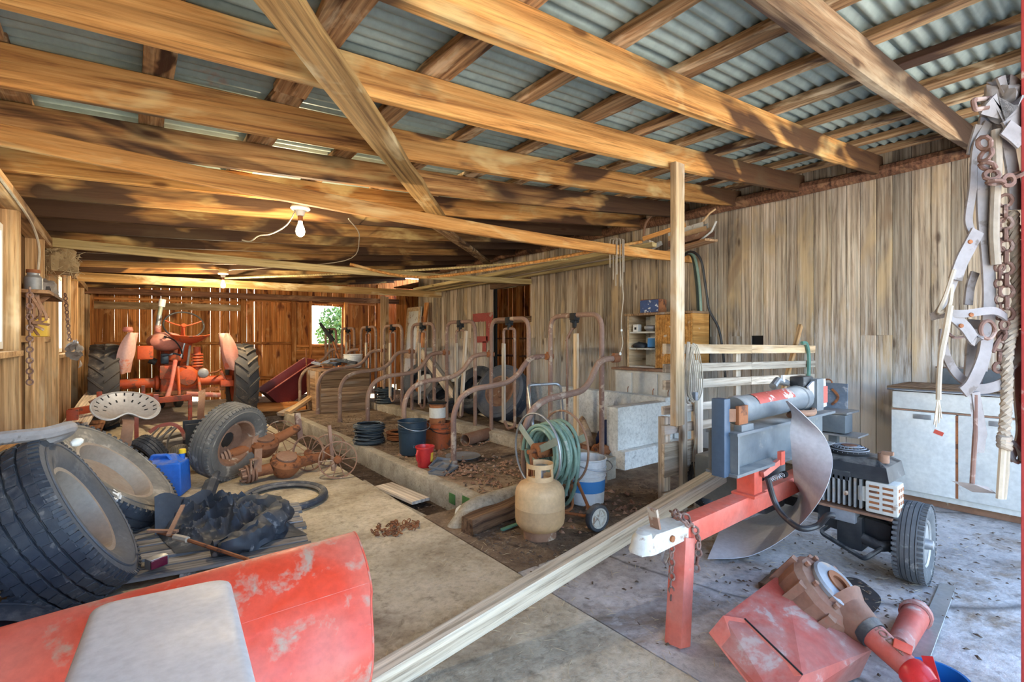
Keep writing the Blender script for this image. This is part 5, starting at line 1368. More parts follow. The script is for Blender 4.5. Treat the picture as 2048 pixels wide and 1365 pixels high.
# black plastic tarp with a fat inner tube fold
tp = empty('black_tarp', (0.48, 3.35, 0.12), label='crumpled black plastic tarp and inner tube heaped on the pallet', cat='tarp')
def heap(u, v):
    x = 0.13 + 0.62 * u; y_ = 3.04 + 0.78 * v
    q = Vector((x * 3.6, y_ * 3.6, 0.7))
    e = max(0.0, min(1, 4 * min(u, 1 - u))) * max(0.0, min(1, 4 * min(v, 1 - v)))
    ridge = (1 - abs(mnoise.noise(q * 1.3 + Vector((3, 1, 0))))) ** 4
    ridge2 = (1 - abs(mnoise.noise(q * 2.6 + Vector((1, 7, 2))))) ** 3
    z = 0.125 + e * (0.03 + 0.05 * mnoise.noise(q) + 0.10 * ridge + 0.075 * ridge2 + 0.03 * (1 - abs(mnoise.noise(q * 5.0))) ** 4)
    w_ = mnoise.noise_vector(q * 1.5) * 0.05 * e
    return (x - 0.14 * (v - 0.5) + w_.x, y_ + 0.16 * (0.5 - u) + w_.y, max(z, 0.124))
MB().grid(heap, 80, 90).build('sheet', 'black_plastic', tp, world=True, angle=22)
pts = spline([(0.34, 2.95, 0.16), (0.46, 2.95, 0.17), (0.59, 3.02, 0.18), (0.69, 3.13, 0.19), (0.73, 3.27, 0.20), (0.67, 3.39, 0.21), (0.56, 3.43, 0.21), (0.50, 3.38, 0.18)], 7)
n_ = len(pts)
b = MB().tube(pts, [0.02 + 0.066 * math.sin(PI * min(1, (i + 3) / (n_ + 4))) ** 0.8 for i in range(n_)], 18)
for p in b.v:
    q = p * 7.0
    p += Vector((mnoise.noise(q), mnoise.noise(q + Vector((9, 2, 1))), 0.6 * mnoise.noise(q + Vector((4, 8, 2))))) * 0.028 + Vector((0, 0, 0.03 * (1 - abs(mnoise.noise(p * 11.0))) ** 3 - 0.012)) - (p - Vector((0.52, 3.2, 0.18))) * (0.16 * (1 - abs(mnoise.noise(p * 9.0 + Vector((2, 2, 2))))) ** 6)
    p.z = max(p.z, 0.122)
b.build('inner_tube', 'black_plastic', tp, world=True, angle=40)
b = MB()
b.grid(lambda u, v: (0.12 + 0.30 * u, 3.45 + 0.08 * v + 0.12 * u, 0.14 + 0.20 * v * (1 - 0.3 * u) + 0.02 * math.sin(9 * u)), 12, 6, thick=0.004)
b.build('folded_flap', 'black_plastic', tp, world=True)
MB().tube(spline([(0.42, 3.95, 0.16), (0.47, 4.10, 0.22), (0.53, 4.28, 0.25)], 5), [0.05] * 6 + [0.022] * 5, 8).build('twisted_end', 'black_plastic', tp, world=True)
rd = empty('ground_rod', (0.25, 2.95, 0.14), label='rusty iron rod with forked head lying across the tarp', cat='rod')
MB().tube([(0.12, 3.12, 0.26), (0.22, 2.98, 0.245), (0.46, 2.64, 0.19)], 0.009, 7).build('shaft', 'rust', rd, world=True)
MB().bar((0.08, 3.14, 0.27), (0.20, 3.05, 0.265), 0.022, 0.012).bar((0.16, 3.02, 0.265), (0.24, 3.28, 0.33), 0.02, 0.01).build('fork_head', 'rust_pale', rd, world=True)
MB().tube([(0.185, 3.02, 0.25), (0.235, 2.95, 0.245)], 0.016, 7).build('wrapping', 'twine', rd, world=True)
tl = empty('tail_lamp', (0.11, 2.98, 0.125), (0, 0, R(25)), label='small purple red reflector lamp on the pallet', cat='lamp')
MB().box((0, 0, 0.035), (0.085, 0.055, 0.05), ch=0.008).build('housing', 'steel', tl)
plain('lens_red', (0.11, 0.005, 0.03), 0.12, spec=0.6)
MB().box((-0.005, -0.030, 0.036), (0.075, 0.012, 0.042), ch=0.004).build('lens', 'lens_red', tl)

# blue jug
jg = empty('blue_jug', (0.24, 4.88, 0.0), (0, 0, R(-22)), label='dusty blue square plastic jug behind the wheel', cat='jug')
bm = bmesh.new(); bmesh.ops.create_cube(bm, size=1.0, matrix=Matrix.Translation((0, 0, 0.135)) @ Matrix.Diagonal((0.30, 0.24, 0.27, 1)))
bm.verts.ensure_lookup_table()
for v in bm.verts:
    if v.co.z > 0.2: v.co.x *= 0.92; v.co.y *= 0.92
bmesh.ops.bevel(bm, geom=bm.edges[:], offset=0.022, segments=3, affect='EDGES', profile=0.6)
MB().bm(bm).build('jug_body', 'jug_blue', jg)
MB().add([(-0.13, -0.1, 0.262), (0.13, -0.1, 0.262), (0.13, 0.1, 0.262), (-0.13, 0.1, 0.262), (-0.09, -0.02, 0.325), (0.06, -0.02, 0.325), (0.06, 0.02, 0.325), (-0.09, 0.02, 0.325)], [(0, 1, 5, 4), (1, 2, 6, 5), (2, 3, 7, 6), (3, 0, 4, 7), (4, 5, 6, 7)]).build('jug_shoulder', 'jug_blue', jg)
MB().tube(rounded([(-0.09, -0.055, 0.285), (-0.07, -0.06, 0.33), (0.03, -0.06, 0.33), (0.06, -0.055, 0.285)], 0.02), 0.013, 8).build('handle', 'jug_blue', jg)
MB().cyl((0.10, 0.04, 0.26), (0.105, 0.04, 0.325), 0.022, 14).build('neck', 'jug_blue', jg)
MB().lathe([(0.026, 0), (0.026, 0.03), (0.02, 0.036), (0, 0.036)], 16, Matrix.Translation((0.106, 0.04, 0.318))).build('cap', 'yellow_cap', jg)

# old steel implement seat on a leaf spring
st = empty('implement_seat', (-0.03, 5.25, 0.1), label='rusty pressed steel implement seat with slots, on a leaf spring', cat='seat')
sm = Matrix.Translation((-0.02, 5.10, 0.66)) @ Euler((R(34), R(4), R(8))).to_matrix().to_4x4()
b = MB()
def pan(u, v):
    a = 2 * PI * u; r = v
    rx, ry = 0.225, 0.20
    notch = 0.10 * math.exp(-((a - 1.5 * PI) / 0.38) ** 2) * r
    x = rx * r * math.cos(a); y_ = ry * r * math.sin(a) + notch
    z = 0.075 * r ** 2.2 + 0.02 * math.exp(-((a - 1.5 * PI) / 0.5) ** 2) * r - (0.015 if r > 0.97 else 0)
    return sm @ Vector((x, y_, z))
b.grid(pan, 48, 12, thick=0.005)
b.build('seat_pan', 'seat_steel', st, world=True)
MB().tube([pan(i / 48, 1.0) for i in range(48)], 0.007, 6, closed=True).build('rolled_rim', 'seat_steel', st, world=True)
for ringr, cnt, a0, a1 in ((0.80, 13, -0.2, PI + 0.2), (0.55, 9, 0.0, PI)):
    for i in range(cnt):
        a = a0 + (a1 - a0) * i / (cnt - 1)
        p = pan(a / (2 * PI) % 1.0, ringr) + Vector((0, -0.003, 0.006)); q = pan(a / (2 * PI) % 1.0, ringr + 0.10) + Vector((0, -0.003, 0.006))
        MB().bar(p, q, 0.010, 0.004, up=(0, -0.3, 1)).build('slot', 'black_matte', st, world=True)
strap([(-0.02, 5.12, 0.645), (0.0, 4.98, 0.60), (-0.01, 4.96, 0.50), (-0.03, 5.05, 0.30), (-0.04, 5.2, 0.12)], 0.075, 0.012, (1, 0.05, 0)).build('leaf_spring', 'rust_pale', st, world=True)
MB().box((-0.04, 5.25, 0.08), (0.16, 0.3, 0.16), ch=0.01).build('foot_block', 'rust', st, world=True)

# ---- rusty axles, spoked wheels, dark plate, spring harrow behind
def axle(name, pts, diff_c, label, hubdir):
    o = empty(name, Vector((diff_c[0], diff_c[1], 0)), label=label, cat='axle', group='rusty axles on the walkway')
    P_ = [Vector(p) for p in pts]
    MB().tube(P_, [0.045, 0.05, 0.055, 0.05, 0.042][:len(P_)], 12).build('axle_tube', 'rust', o, world=True)
    d = (P_[-1] - P_[0]).normalized()
    m_ = Matrix.Translation(diff_c) @ zframe((0.05, -0.35, 0.93)).to_4x4()
    MB().lathe([(0, -0.11), (0.09, -0.10), (0.125, -0.04), (0.135, 0.02), (0.12, 0.05), (0.08, 0.06), (0, 0.06)], 20, m_).build('differential', 'rust', o, world=True)
    MB().lathe([(0.03, 0.062), (0.085, 0.06), (0.088, 0.08), (0.06, 0.088), (0.03, 0.085)], 24, m_).build('cover_ring', 'rust_pale', o, world=True)
    for i in range(10):
        a = 2 * PI * i / 10
        MB().cyl(m_ @ Vector((0.118 * math.cos(a), 0.118 * math.sin(a), 0.03)), m_ @ Vector((0.118 * math.cos(a), 0.118 * math.sin(a), 0.062)), 0.009, 6).build('bolt', 'rust', o, world=True)
    mh = Matrix.Translation(P_[0]) @ zframe(-d).to_4x4()
    MB().lathe([(0.05, -0.06), (0.075, -0.06), (0.075, -0.045), (0.055, -0.04), (0.055, -0.03), (0.08, -0.03), (0.08, -0.012), (0.06, -0.01), (0.06, 0.0), (0.078, 0.0), (0.078, 0.018), (0.05, 0.022), (0.03, 0.05), (0, 0.05)], 24, mh).build('hub_flange', 'rust_pale', o, world=True)
    for i in range(6):
        a = 2 * PI * i / 6
        MB().cyl(mh @ Vector((0.055 * math.cos(a), 0.055 * math.sin(a), 0.015)), mh @ Vector((0.055 * math.cos(a), 0.055 * math.sin(a), 0.06)), 0.009, 6).build('wheel_stud', 'rust_pale', o, world=True)
    return o
a1 = axle('rusty_axle', [(0.66, 5.10, 0.20), (0.80, 5.12, 0.22), (0.98, 5.15, 0.25), (1.18, 5.2, 0.30), (1.36, 5.25, 0.37)], (1.02, 5.15, 0.26), 'upper orange rusty axle lying against the leaning tire', None)
MB().bar((1.38, 5.25, 0.24), (1.35, 5.25, 0.52), 0.06, 0.05, up=(0, 1, 0), ch=0.02).build('upright_bracket', 'rust_pipe', a1, world=True)
MB().bar((0.93, 5.10, 0.28), (0.95, 5.12, 0.46), 0.05, 0.05, up=(0, 1, 0)).build('spring_perch', 'rust_pale', a1, world=True)
a2 = axle('rusty_axle', [(0.82, 4.78, 0.085), (0.95, 4.78, 0.10), (1.15, 4.80, 0.11), (1.35, 4.83, 0.12), (1.56, 4.88, 0.14)], (1.13, 4.78, 0.13), 'lower brown rusty axle lying on the concrete beside the bicycle tire', None)
MB().bar((0.89, 4.74, 0.10), (0.90, 4.76, 0.30), 0.02, 0.06, up=(1, 0, 0)).bar((0.89, 4.74, 0.22), (0.83, 4.70, 0.22), 0.04, 0.012).bar((0.83, 4.7, 0.22), (0.83, 4.7, 0.10), 0.04, 0.012, up=(1, 0, 0)).build('bracket', 'rust_pale', a2, world=True)
def spoked(name, c, axv, R_, label, ns=10):
    o = empty(name, label=label, cat='wheel', group='spoked iron wheels')
    o.matrix_basis = Matrix.Translation(c) @ zframe(axv).to_4x4()
    MB().lathe([(R_ - 0.010, -0.012), (R_, -0.014), (R_, 0.014), (R_ - 0.010, 0.012)], 44, closed=True).build('rim', 'rust_pale', o)
    MB().lathe([(0, -0.03), (0.028, -0.03), (0.036, -0.012), (0.038, 0.01), (0.028, 0.03), (0.015, 0.034), (0, 0.034)], 16).build('hub', 'rust', o)
    for i in range(ns):
        a = 2 * PI * i / ns
        MB().tube([(0.03 * math.cos(a), 0.03 * math.sin(a), 0.012 * (-1) ** i), ((R_ - 0.006) * math.cos(a), (R_ - 0.006) * math.sin(a), 0)], 0.0045, 6).build('spoke', 'rust_pale', o)
    return o
spoked('spoked_wheel', (1.50, 4.47, 0.168), (-0.35, -0.92, 0.15), 0.168, 'nearest spoked iron wheel standing at the walkway edge')
spoked('spoked_wheel', (1.36, 4.90, 0.170), (-0.75, -0.6, 0.1), 0.170, 'spoked iron wheel turned sideways behind the nearest one')
spoked('spoked_wheel', (1.57, 4.93, 0.165), (-0.3, -0.9, -0.1), 0.165, 'spoked iron wheel at the gutter edge with green behind its spokes')
spoked('spoked_wheel', (1.31, 5.75, 0.20), (-0.2, -0.95, 0.2), 0.18, 'farthest spoked iron wheel beside the upper axle')
tag(board('iron_upright', (1.55, 4.75, 0.0), (1.52, 4.78, 0.44), 0.03, 0.03, 'rotten_wood', up=(0, 1, 0)), 'short rusty upright bar between the spoked wheels', 'bar')
bpy.data.objects['iron_upright'].data = bpy.data.objects['iron_upright'].data.copy(); bpy.data.objects['iron_upright'].data.materials[0] = M['rust_pipe']
o = empty('dark_trough', (0.72, 6.1, 0.0), label='dark blue black sheet metal trough behind the leaning tire', cat='trough')
MB().box((0.72, 6.0, 0.24), (0.52, 0.012, 0.30)).build('front_plate', 'engine_black', o, world=True)
MB().box((0.72, 6.16, 0.10), (0.52, 0.32, 0.012)).build('bottom_plate', 'engine_black', o, world=True)
MB().box((0.72, 6.32, 0.24), (0.52, 0.012, 0.30)).build('back_plate', 'engine_black', o, world=True)
for x_ in (0.50, 0.94): MB().box((x_, 6.16, 0.05), (0.06, 0.3, 0.10)).build('skid', 'crate_wood', o, world=True)
hw_ = empty('spring_harrow', (0.33, 6.25, 0.0), label='pink framed spring tooth harrow section with curved tines', cat='harrow')
strap([(0.17, 6.3, 0.30), (0.25, 6.3, 0.355), (0.36, 6.28, 0.37), (0.44, 6.25, 0.31), (0.475, 6.22, 0.20)], 0.035, 0.012, (0, 0.3, 1)).build('frame_arc', 'faded_red', hw_, world=True)
for i in range(4):
    x_ = 0.20 + 0.055 * i
    strap([(x_ + 0.05, 6.28, 0.34), (x_ - 0.02, 6.24, 0.26), (x_ - 0.05, 6.20, 0.15), (x_ - 0.02, 6.15, 0.04), (x_ + 0.05, 6.1, 0.02)], 0.028, 0.008, (0.5, 0.8, 0)).build('tine', 'steel', hw_, world=True)
MB().tube([(0.12, 6.05, 0.17), (0.40, 6.3, 0.345)], 0.010, 6).build('brace_rod', 'steel', hw_, world=True)
for i, (a, c_, nm) in enumerate((((0.30, 6.75, 0.06), (0.62, 6.95, 0.06), 'short split log lying between the frame and the trough'), ((0.66, 6.7, 0.05), (0.78, 7.05, 0.06), 'grey weathered log end beside the red frame leg'), ((0.15, 6.9, 0.06), (0.5, 7.2, 0.08), 'long grey log under the red cultivator frame'))):
    tag(board('split_log', a, c_, 0.14, 0.11, 'pallet_wood' if i != 1 else 'weathered_board', rough=0.15, seg=5, seed=i), nm, 'log', 'logs on the floor')
o = empty('red_lever', (1.1, 6.75, 0.0), label='small dark red cast bracket lying by the leaning tire', cat='bracket')
MB().bar((0.88, 6.7, 0.14), (1.28, 6.85, 0.17), 0.03, 0.035, ch=0.006).build('bar', 'dark_red', o, world=True)
MB().bar((0.9, 6.66, 0.03), (0.9, 6.66, 0.18), 0.04, 0.04, up=(1, 0, 0)).build('foot', 'red_bright', o, world=True)
MB().bar((1.26, 6.84, 0.03), (1.26, 6.84, 0.2), 0.04, 0.04, up=(1, 0, 0)).build('foot', 'red_bright', o, world=True)

# ---- red sheet metal hood with a white panel on top
hd = empty('red_hood', (0.2, 1.75, 0.0), label='large curved red sheet metal hood with worn paint at the front', cat='hood')
prof = [(1.93, 0.478), (1.905, 0.490), (1.86, 0.478), (1.79, 0.435), (1.735, 0.385), (1.70, 0.345), (1.685, 0.325), (1.655, 0.285), (1.61, 0.21), (1.585, 0.13), (1.585, 0.07), (1.60, 0.02)]
PR = spline([(0, y_, z) for y_, z in prof], 4)
def hoodf(u, v):
    k_ = v * (len(PR) - 1); i = min(int(k_), len(PR) - 2); p = PR[i].lerp(PR[i + 1], k_ - i)
    x0, x1 = -0.62, 0.705
    xr_ = x1 - 0.10 * v ** 2.5
    x = x0 + (xr_ - x0) * u
    y_ = p.y + 0.03 * (1 - u) + 0.01 * math.sin(PI * u)
    z = p.z * (0.90 + 0.10 * u)
    return (x, y_, z)
MB().grid(hoodf, 40, 46, thick=0.003).build('hood_sheet', 'hood_red', hd, world=True, angle=60)
MB().tube([hoodf(1.0, j / 30) for j in range(31)], 0.005, 6).build('rolled_edge', 'hood_red', hd, world=True)
MB().tube([hoodf(i / 30, 0.40) for i in range(31)], 0.0035, 6).build('crease_bead', 'hood_red', hd, world=True)
wp = empty('plastic_cover', (0.07, 1.4, 0.5), label='white moulded plastic panel lying over the red hood', cat='panel')
b = MB()
m_ = Matrix.Translation((0.055, 1.30, 0.545)) @ Euler((R(-3.5), R(2.0), R(-4))).to_matrix().to_4x4()
def rr(w, h, r, n=8):
    out = []
    for (sx, sy, a0) in ((1, 1, 0), (-1, 1, 90), (-1, -1, 180), (1, -1, 270)):
        for i in range(n + 1):
            a = R(a0 + 90 * i / n)
            out.append((sx * (w - r) + r * math.cos(a), sy * (h - r) + r * math.sin(a)))
    return out
def loftz(rings, m):
    b = MB(); n = len(rings[0][0])
    for (poly, z) in rings:
        for (x, y_) in poly: b.v.append(m @ Vector((x, y_, z)))
    for i in range(len(rings) - 1):
        for j in range(n):
            b.f.append((i * n + j, i * n + (j + 1) % n, (i + 1) * n + (j + 1) % n, (i + 1) * n + j))
    b.f.append(tuple(range(n))[::-1]); b.f.append(tuple((len(rings) - 1) * n + j for j in range(n)))
    return b
loftz([(rr(0.158, 0.46, 0.05), -0.035), (rr(0.165, 0.465, 0.05), -0.03), (rr(0.165, 0.465, 0.05), -0.010), (rr(0.160, 0.46, 0.05), -0.002), (rr(0.148, 0.447, 0.045), 0.003), (rr(0.135, 0.43, 0.04), 0.004)], m_).build('panel_sheet', 'panel_white', wp, world=True)
loftz([(rr(0.09, 0.15, 0.07), 0.002), (rr(0.09, 0.15, 0.07), 0.008), (rr(0.084, 0.144, 0.066), 0.011)], m_ @ Matrix.Translation((0.0, -0.28, 0))).build('raised_boss', 'panel_white', wp, world=True)

# ---- things on the left wall
ns = crumple('bird_nest', (-0.53, 6.35, 1.90), (0.14, 0.22, 0.18), 'nest_straw', 'straw bird nest on the wall plate', 'nest', 2, 16, 0.35)
b = MB(); rs = random.Random(8)
for i in range(160):
    a = rs.uniform(0, 2 * PI); p = Vector((0.13 * math.cos(a), 0.2 * math.sin(a), rs.uniform(-0.02, 0.2)))
    d = Vector((rs.uniform(-1, 1), rs.uniform(-1, 1), rs.uniform(-1, 0.4))).normalized() * rs.uniform(0.05, 0.14)
    b.tube([p - d / 2, p + d / 2 + Vector((0, 0, -0.02))], 0.002, 3, cap=False)
tag(b.build('straw_tufts', 'straw', ns), kind='stuff')
shl = empty('wall_shelf', (-0.56, 5.25, 1.55), label='small cluttered board shelf on the left studs', cat='shelf')
board('shelf_board', (-0.54, 4.75, 1.60), (-0.54, 5.72, 1.60), 0.2, 0.025, 'dark_beam', shl)
board('shelf_bracket', (-0.60, 5.15, 1.48), (-0.48, 5.15, 1.60), 0.03, 0.03, 'dark_beam', shl)
crumple('dirty_rag', (-0.53, 5.45, 1.615), (0.07, 0.2, 0.08), 'leather', 'dirty beige rag bundle on the left wall shelf', 'rag', 4, 10, 0.5)
o = empty('glass_jar', (-0.55, 5.0, 1.615), label='dusty glass jar on the left wall shelf', cat='jar')
MB().lathe([(0, 0), (0.05, 0), (0.052, 0.01), (0.052, 0.10), (0.035, 0.12), (0.036, 0.14), (0, 0.14)], 16).build('jar_body', 'pan_grey', o); MB().cyl((0, 0, 0.135), (0, 0, 0.16), 0.04, 16).build('lid', 'rust', o)
o = empty('yellow_tin', (-0.55, 5.35, 1.29), label='yellow tin standing on the left wall rail', cat='tin')
MB().box((0, 0, 0.07), (0.10, 0.14, 0.15), ch=0.008).build('tin_body', 'label_yellow', o); MB().box((0, 0, 0.15), (0.09, 0.13, 0.012)).build('tin_lid', 'rust', o)
hb_ = empty('hung_halter', (-0.52, 4.9, 1.3), label='old tangled harness straps hung on the left studs', cat='harness')
for i in range(5):
    x_ = -0.55 + 0.01 * i
    strap([(x_, 4.72 + 0.03 * i, 1.58), (x_ + 0.05 * (i % 2), 4.75 + 0.05 * i, 1.47 - 0.02 * i), (x_ - 0.01, 4.7 + 0.06 * (4 - i), 1.38), (x_ + 0.05 * ((i + 1) % 2), 4.78 + 0.04 * i, 1.29 + 0.02 * i)], 0.018, 0.006, (0.8, 0.6, 0.2 * i)).build('strap', 'rust_pale', hb_, world=True)
cc = empty('hung_chain', (-0.53, 4.7, 1.0), label='rusty chain hanging down beside the near left window', cat='chain')
chain(cc, [(-0.53, 4.66, 1.62), (-0.53, 4.66, 0.95)], link=0.05, r=0.006)
pt = empty('dried_plants', (-0.5, 7.2, 1.0), label='dried leafy bunch hung on chain at the second left window', cat='dried bunch')
chain(pt, [(-0.52, 6.9, 1.75), (-0.50, 7.1, 1.25)], link=0.05, r=0.006)
rs = random.Random(6)
for i in range(16):
    p = Vector((-0.48 + rs.uniform(-0.03, 0.06), 7.15 + rs.uniform(-0.25, 0.25), 1.12 + rs.uniform(-0.14, 0.12)))
    m2 = Matrix.Translation(p) @ Euler((rs.uniform(0, 3), rs.uniform(0, 3), rs.uniform(0, 3))).to_matrix().to_4x4()
    MB().grid(lambda u, v: m2 @ Vector((0.09 * (u - 0.5), 0.055 * (v - 0.5) * math.sin(PI * min(max(u, 0.05), 0.95)) * 2, 0.015 * math.sin(PI * u))), 5, 3, thick=0.002).build('leaf', 'leather', pt, world=True)
for i, (a, c_, w_) in enumerate((((-0.45, 7.0, 0.35), (-0.30, 9.3, 0.60), 0.22), ((-0.5, 5.9, 0.30), (-0.42, 8.4, 0.42), 0.16), ((-0.38, 6.4, 0.18), (-0.33, 8.2, 0.22), 0.2))):
    tag(board('stacked_plank', a, c_, w_, 0.04, 'dark_beam' if i else 'weathered_board', seed=i, rough=0.06, seg=4), ('uppermost grey plank of the pile along the left wall', 'dark middle plank of the pile along the left wall', 'dark lowest plank of the pile along the left wall')[i], 'plank', 'planks piled along the left wall')
MB().tube(spline([(XL + 0.13, 3.0, 2.13), (XL + 0.14, 4.0, 2.12), (XL + 0.14, 4.8, 2.09), (XL + 0.16, 5.0, 1.95), (XL + 0.15, 5.05, 1.78)], 6), 0.008, 6).solo('wall_cable', 'twine', 'pale cable running along the left wall plate', 'cable')
# ================================================================ TRACTOR
TC = Vector((0.605, 9.1, 0.0))
tk = empty('farm_tractor', TC, label='old orange farm tractor parked rear toward the camera', cat='tractor')
def tp_(x, y_, z): return (x, y_, z)
for sx in (-1, 1):
    wc = Vector((0.865 * sx, 0, 0.60))
    m = Matrix.Translation(wc) @ zframe((1, 0, 0)).to_4x4()
    Ro, hw, Rb = 0.585, 0.165, 0.36
    w = MB().lathe([(Rb, -hw * .8), (Rb + .04, -hw), (Rb + .13, -hw * 1.02), (Ro - .035, -hw * .97), (Ro - .02, -hw * .8), (Ro - .008, -hw * .4), (Ro - .004, 0), (Ro - .008, hw * .4), (Ro - .02, hw * .8), (Ro - .035, hw * .97), (Rb + .13, hw * 1.02), (Rb + .04, hw), (Rb, hw * .8), (Ro - .08, hw * .7), (Ro - .08, -hw * .7)], 64, m, closed=True).build('tire', 'rubber_tractor', tk)
    MB().lathe([(Rb + .01, -hw * .75), (Rb - .02, -hw * .7), (Rb - .03, 0), (Rb * .5, .02), (0.08, .03), (0, .03), (0, -.01), (0.08, -.01), (Rb * .5, -.02), (Rb - .045, -.04), (Rb - .03, hw * .7), (Rb + .01, hw * .75)], 40, m).build('wheel_rim', 'tractor_orange', tk)
    # chevron lugs: one mesh, one object for each lug
    L = []
    lug = MB()
    nseg = 5
    for i in range(nseg + 1):
        t = i / nseg
        z = hw * (0.02 + 0.99 * t); a = -R(16) * t
        rr_ = Ro - .006 - .022 * t ** 3
        tw = R(2.3)
        for (da, dr) in ((-tw, 0), (tw, 0), (tw * .7, .032), (-tw * .7, .032)):
            lug.v.append(Vector(((rr_ + dr) * math.cos(a + da), (rr_ + dr) * math.sin(a + da), z)))
    for i in range(nseg):
        for j in range(4): lug.f.append((4 * i + j, 4 * i + (j + 1) % 4, 4 * i + 4 + (j + 1) % 4, 4 * i + 4 + j))
    lug.f.append((3, 2, 1, 0)); lug.f.append(tuple(4 * nseg + j for j in range(4)))
    lme = lug.mesh('lug', True, 40); lme.materials.append(M['rubber_tractor'])
    NL = 19
    for i in range(NL):
        for side in (0, 1):
            o = bpy.data.objects.new('lug', lme); C.objects.link(o); o.parent = w
            r_ = Matrix.Rotation(2 * PI * (i + 0.5 * side) / NL, 4, 'Z')
            if side: r_ = r_ @ Matrix.Scale(-1, 4, (0, 0, 1))
            # chevron points lead upward on the rear face
            o.matrix_basis = m @ Matrix.Scale(1, 4) @ r_
T_ = lambda b, n, mat, **k: b.build(n, mat, tk, **k)
T_(MB().cyl((-0.72, 0, 0.62), (-0.2, 0, 0.62), 0.075, 16).lathe([(0.075, 0), (0.11, 0.02), (0.11, 0.05), (0.08, 0.07)], 16, Matrix.Translation((-0.30, 0, 0.62)) @ zframe((1, 0, 0)).to_4x4()), 'axle_housing', 'tractor_orange')
T_(MB().cyl((0.2, 0, 0.62), (0.72, 0, 0.62), 0.075, 16), 'axle_housing', 'tractor_orange')
T_(MB().box((0, 0.1, 0.66), (0.46, 0.5, 0.42), ch=0.05), 'differential_case', 'tractor_orange')
T_(MB().lathe([(0, -0.06), (0.12, -0.05), (0.165, 0.0), (0.17, 0.05)], 24, Matrix.Translation((0.10, -0.17, 0.70)) @ zframe((0, 1, 0)).to_4x4()), 'rear_cover', 'tractor_orange')
T_(MB().box((-0.14, -0.14, 0.78), (0.20, 0.08, 0.20), ch=0.02), 'lift_cover', 'tractor_orange')
T_(MB().box((0, 0.8, 0.75), (0.34, 1.1, 0.36), ch=0.04), 'transmission', 'tractor_orange')
T_(MB().box((-0.02, 1.55, 0.95), (0.36, 0.9, 0.50), ch=0.08), 'engine_hood', 'tractor_orange')
T_(MB().box((0, 1.35, 0.62), (0.30, 1.0, 0.30), ch=0.02), 'engine_block', 'engine_black')
# fuel tank: rounded drum lying fore and aft, left of the wheel
T_(MB().lathe([(0, -0.02), (0.10, 0.0), (0.16, 0.05), (0.185, 0.14), (0.185, 0.75), (0.15, 0.85), (0, 0.87)], 28, Matrix.Translation((-0.14, 0.0, 1.24)) @ zframe((0, 1, 0)).to_4x4() @ Matrix.Diagonal((1.30, 0.80, 1, 1))), 'fuel_tank', 'tractor_pink')
T_(MB().cyl((-0.16, -0.03, 1.31), (-0.16, 0.0, 1.31), 0.02, 10), 'tank_knob', 'black_matte')
# exhaust stack
T_(MB().tube([(-0.24, 0.5, 1.25), (-0.235, 0.5, 1.50)], 0.045, 14), 'stack_base', 'faded_red')
T_(MB().tube([(-0.235, 0.5, 1.50), (-0.215, 0.5, 1.66)], 0.036, 14), 'exhaust_pipe', 'steel')
T_(MB().tube([(-0.215, 0.5, 1.66), (-0.19, 0.5, 1.84)], 0.03, 14), 'exhaust_pipe', 'galvanized')
T_(MB().lathe([(0.0, 0.12), (0.048, 0.12), (0.048, 0.0), (0.0, 0.0)], 18, Matrix.Translation((-0.19, 0.5, 1.80)) @ Euler((0, R(8), 0)).to_matrix().to_4x4()), 'rain_can', 'white_plastic')
# seat and steering wheel
b = MB()
b.grid(lambda u, v: (0.27 * v * math.cos(2 * PI * u), -0.22 + 0.19 * v * math.sin(2 * PI * u), 1.235 + 0.085 * v ** 2.5 - 0.03 * (1 - v) + 0.03 * v * v * math.cos(2 * PI * u) ** 2), 40, 10, thick=0.006, m=Matrix.Translation((0.13, 0, 0)))
T_(b, 'seat_pan', 'tractor_orange')
T_(MB().bar((0.12, -0.2, 1.20), (0.06, 0.05, 0.85), 0.09, 0.02), 'seat_spring', 'tractor_orange')
T_(MB().tube([(0.13, -0.28, 1.18), (0.10, -0.22, 0.88)], 0.016, 8), 'seat_strut', 'steel')
cw = Vector((0.08, 0.10, 1.50))
mw = Matrix.Translation(cw) @ Euler((R(52), 0, 0)).to_matrix().to_4x4()
T_(MB().tube([mw @ Vector((0.265 * math.cos(a), 0.265 * math.sin(a), 0)) for a in [2 * PI * i / 44 for i in range(44)]], 0.0135, 8, closed=True), 'steering_wheel', 'hose_black')
for a in (R(20), R(160), R(270)):
    T_(MB().tube([mw @ Vector((0, 0, -0.03)), mw @ Vector((0.12 * math.cos(a), 0.12 * math.sin(a), -0.03)), mw @ Vector((0.26 * math.cos(a), 0.26 * math.sin(a), 0))], 0.010, 8), 'wheel_spoke', 'tractor_orange')
T_(MB().tube([mw @ Vector((0, 0, 0.0)), mw @ Vector((0, 0, -0.06)), (0.06, 0.75, 1.05)], [0.035, 0.03, 0.02], 10), 'steering_column', 'tractor_orange')
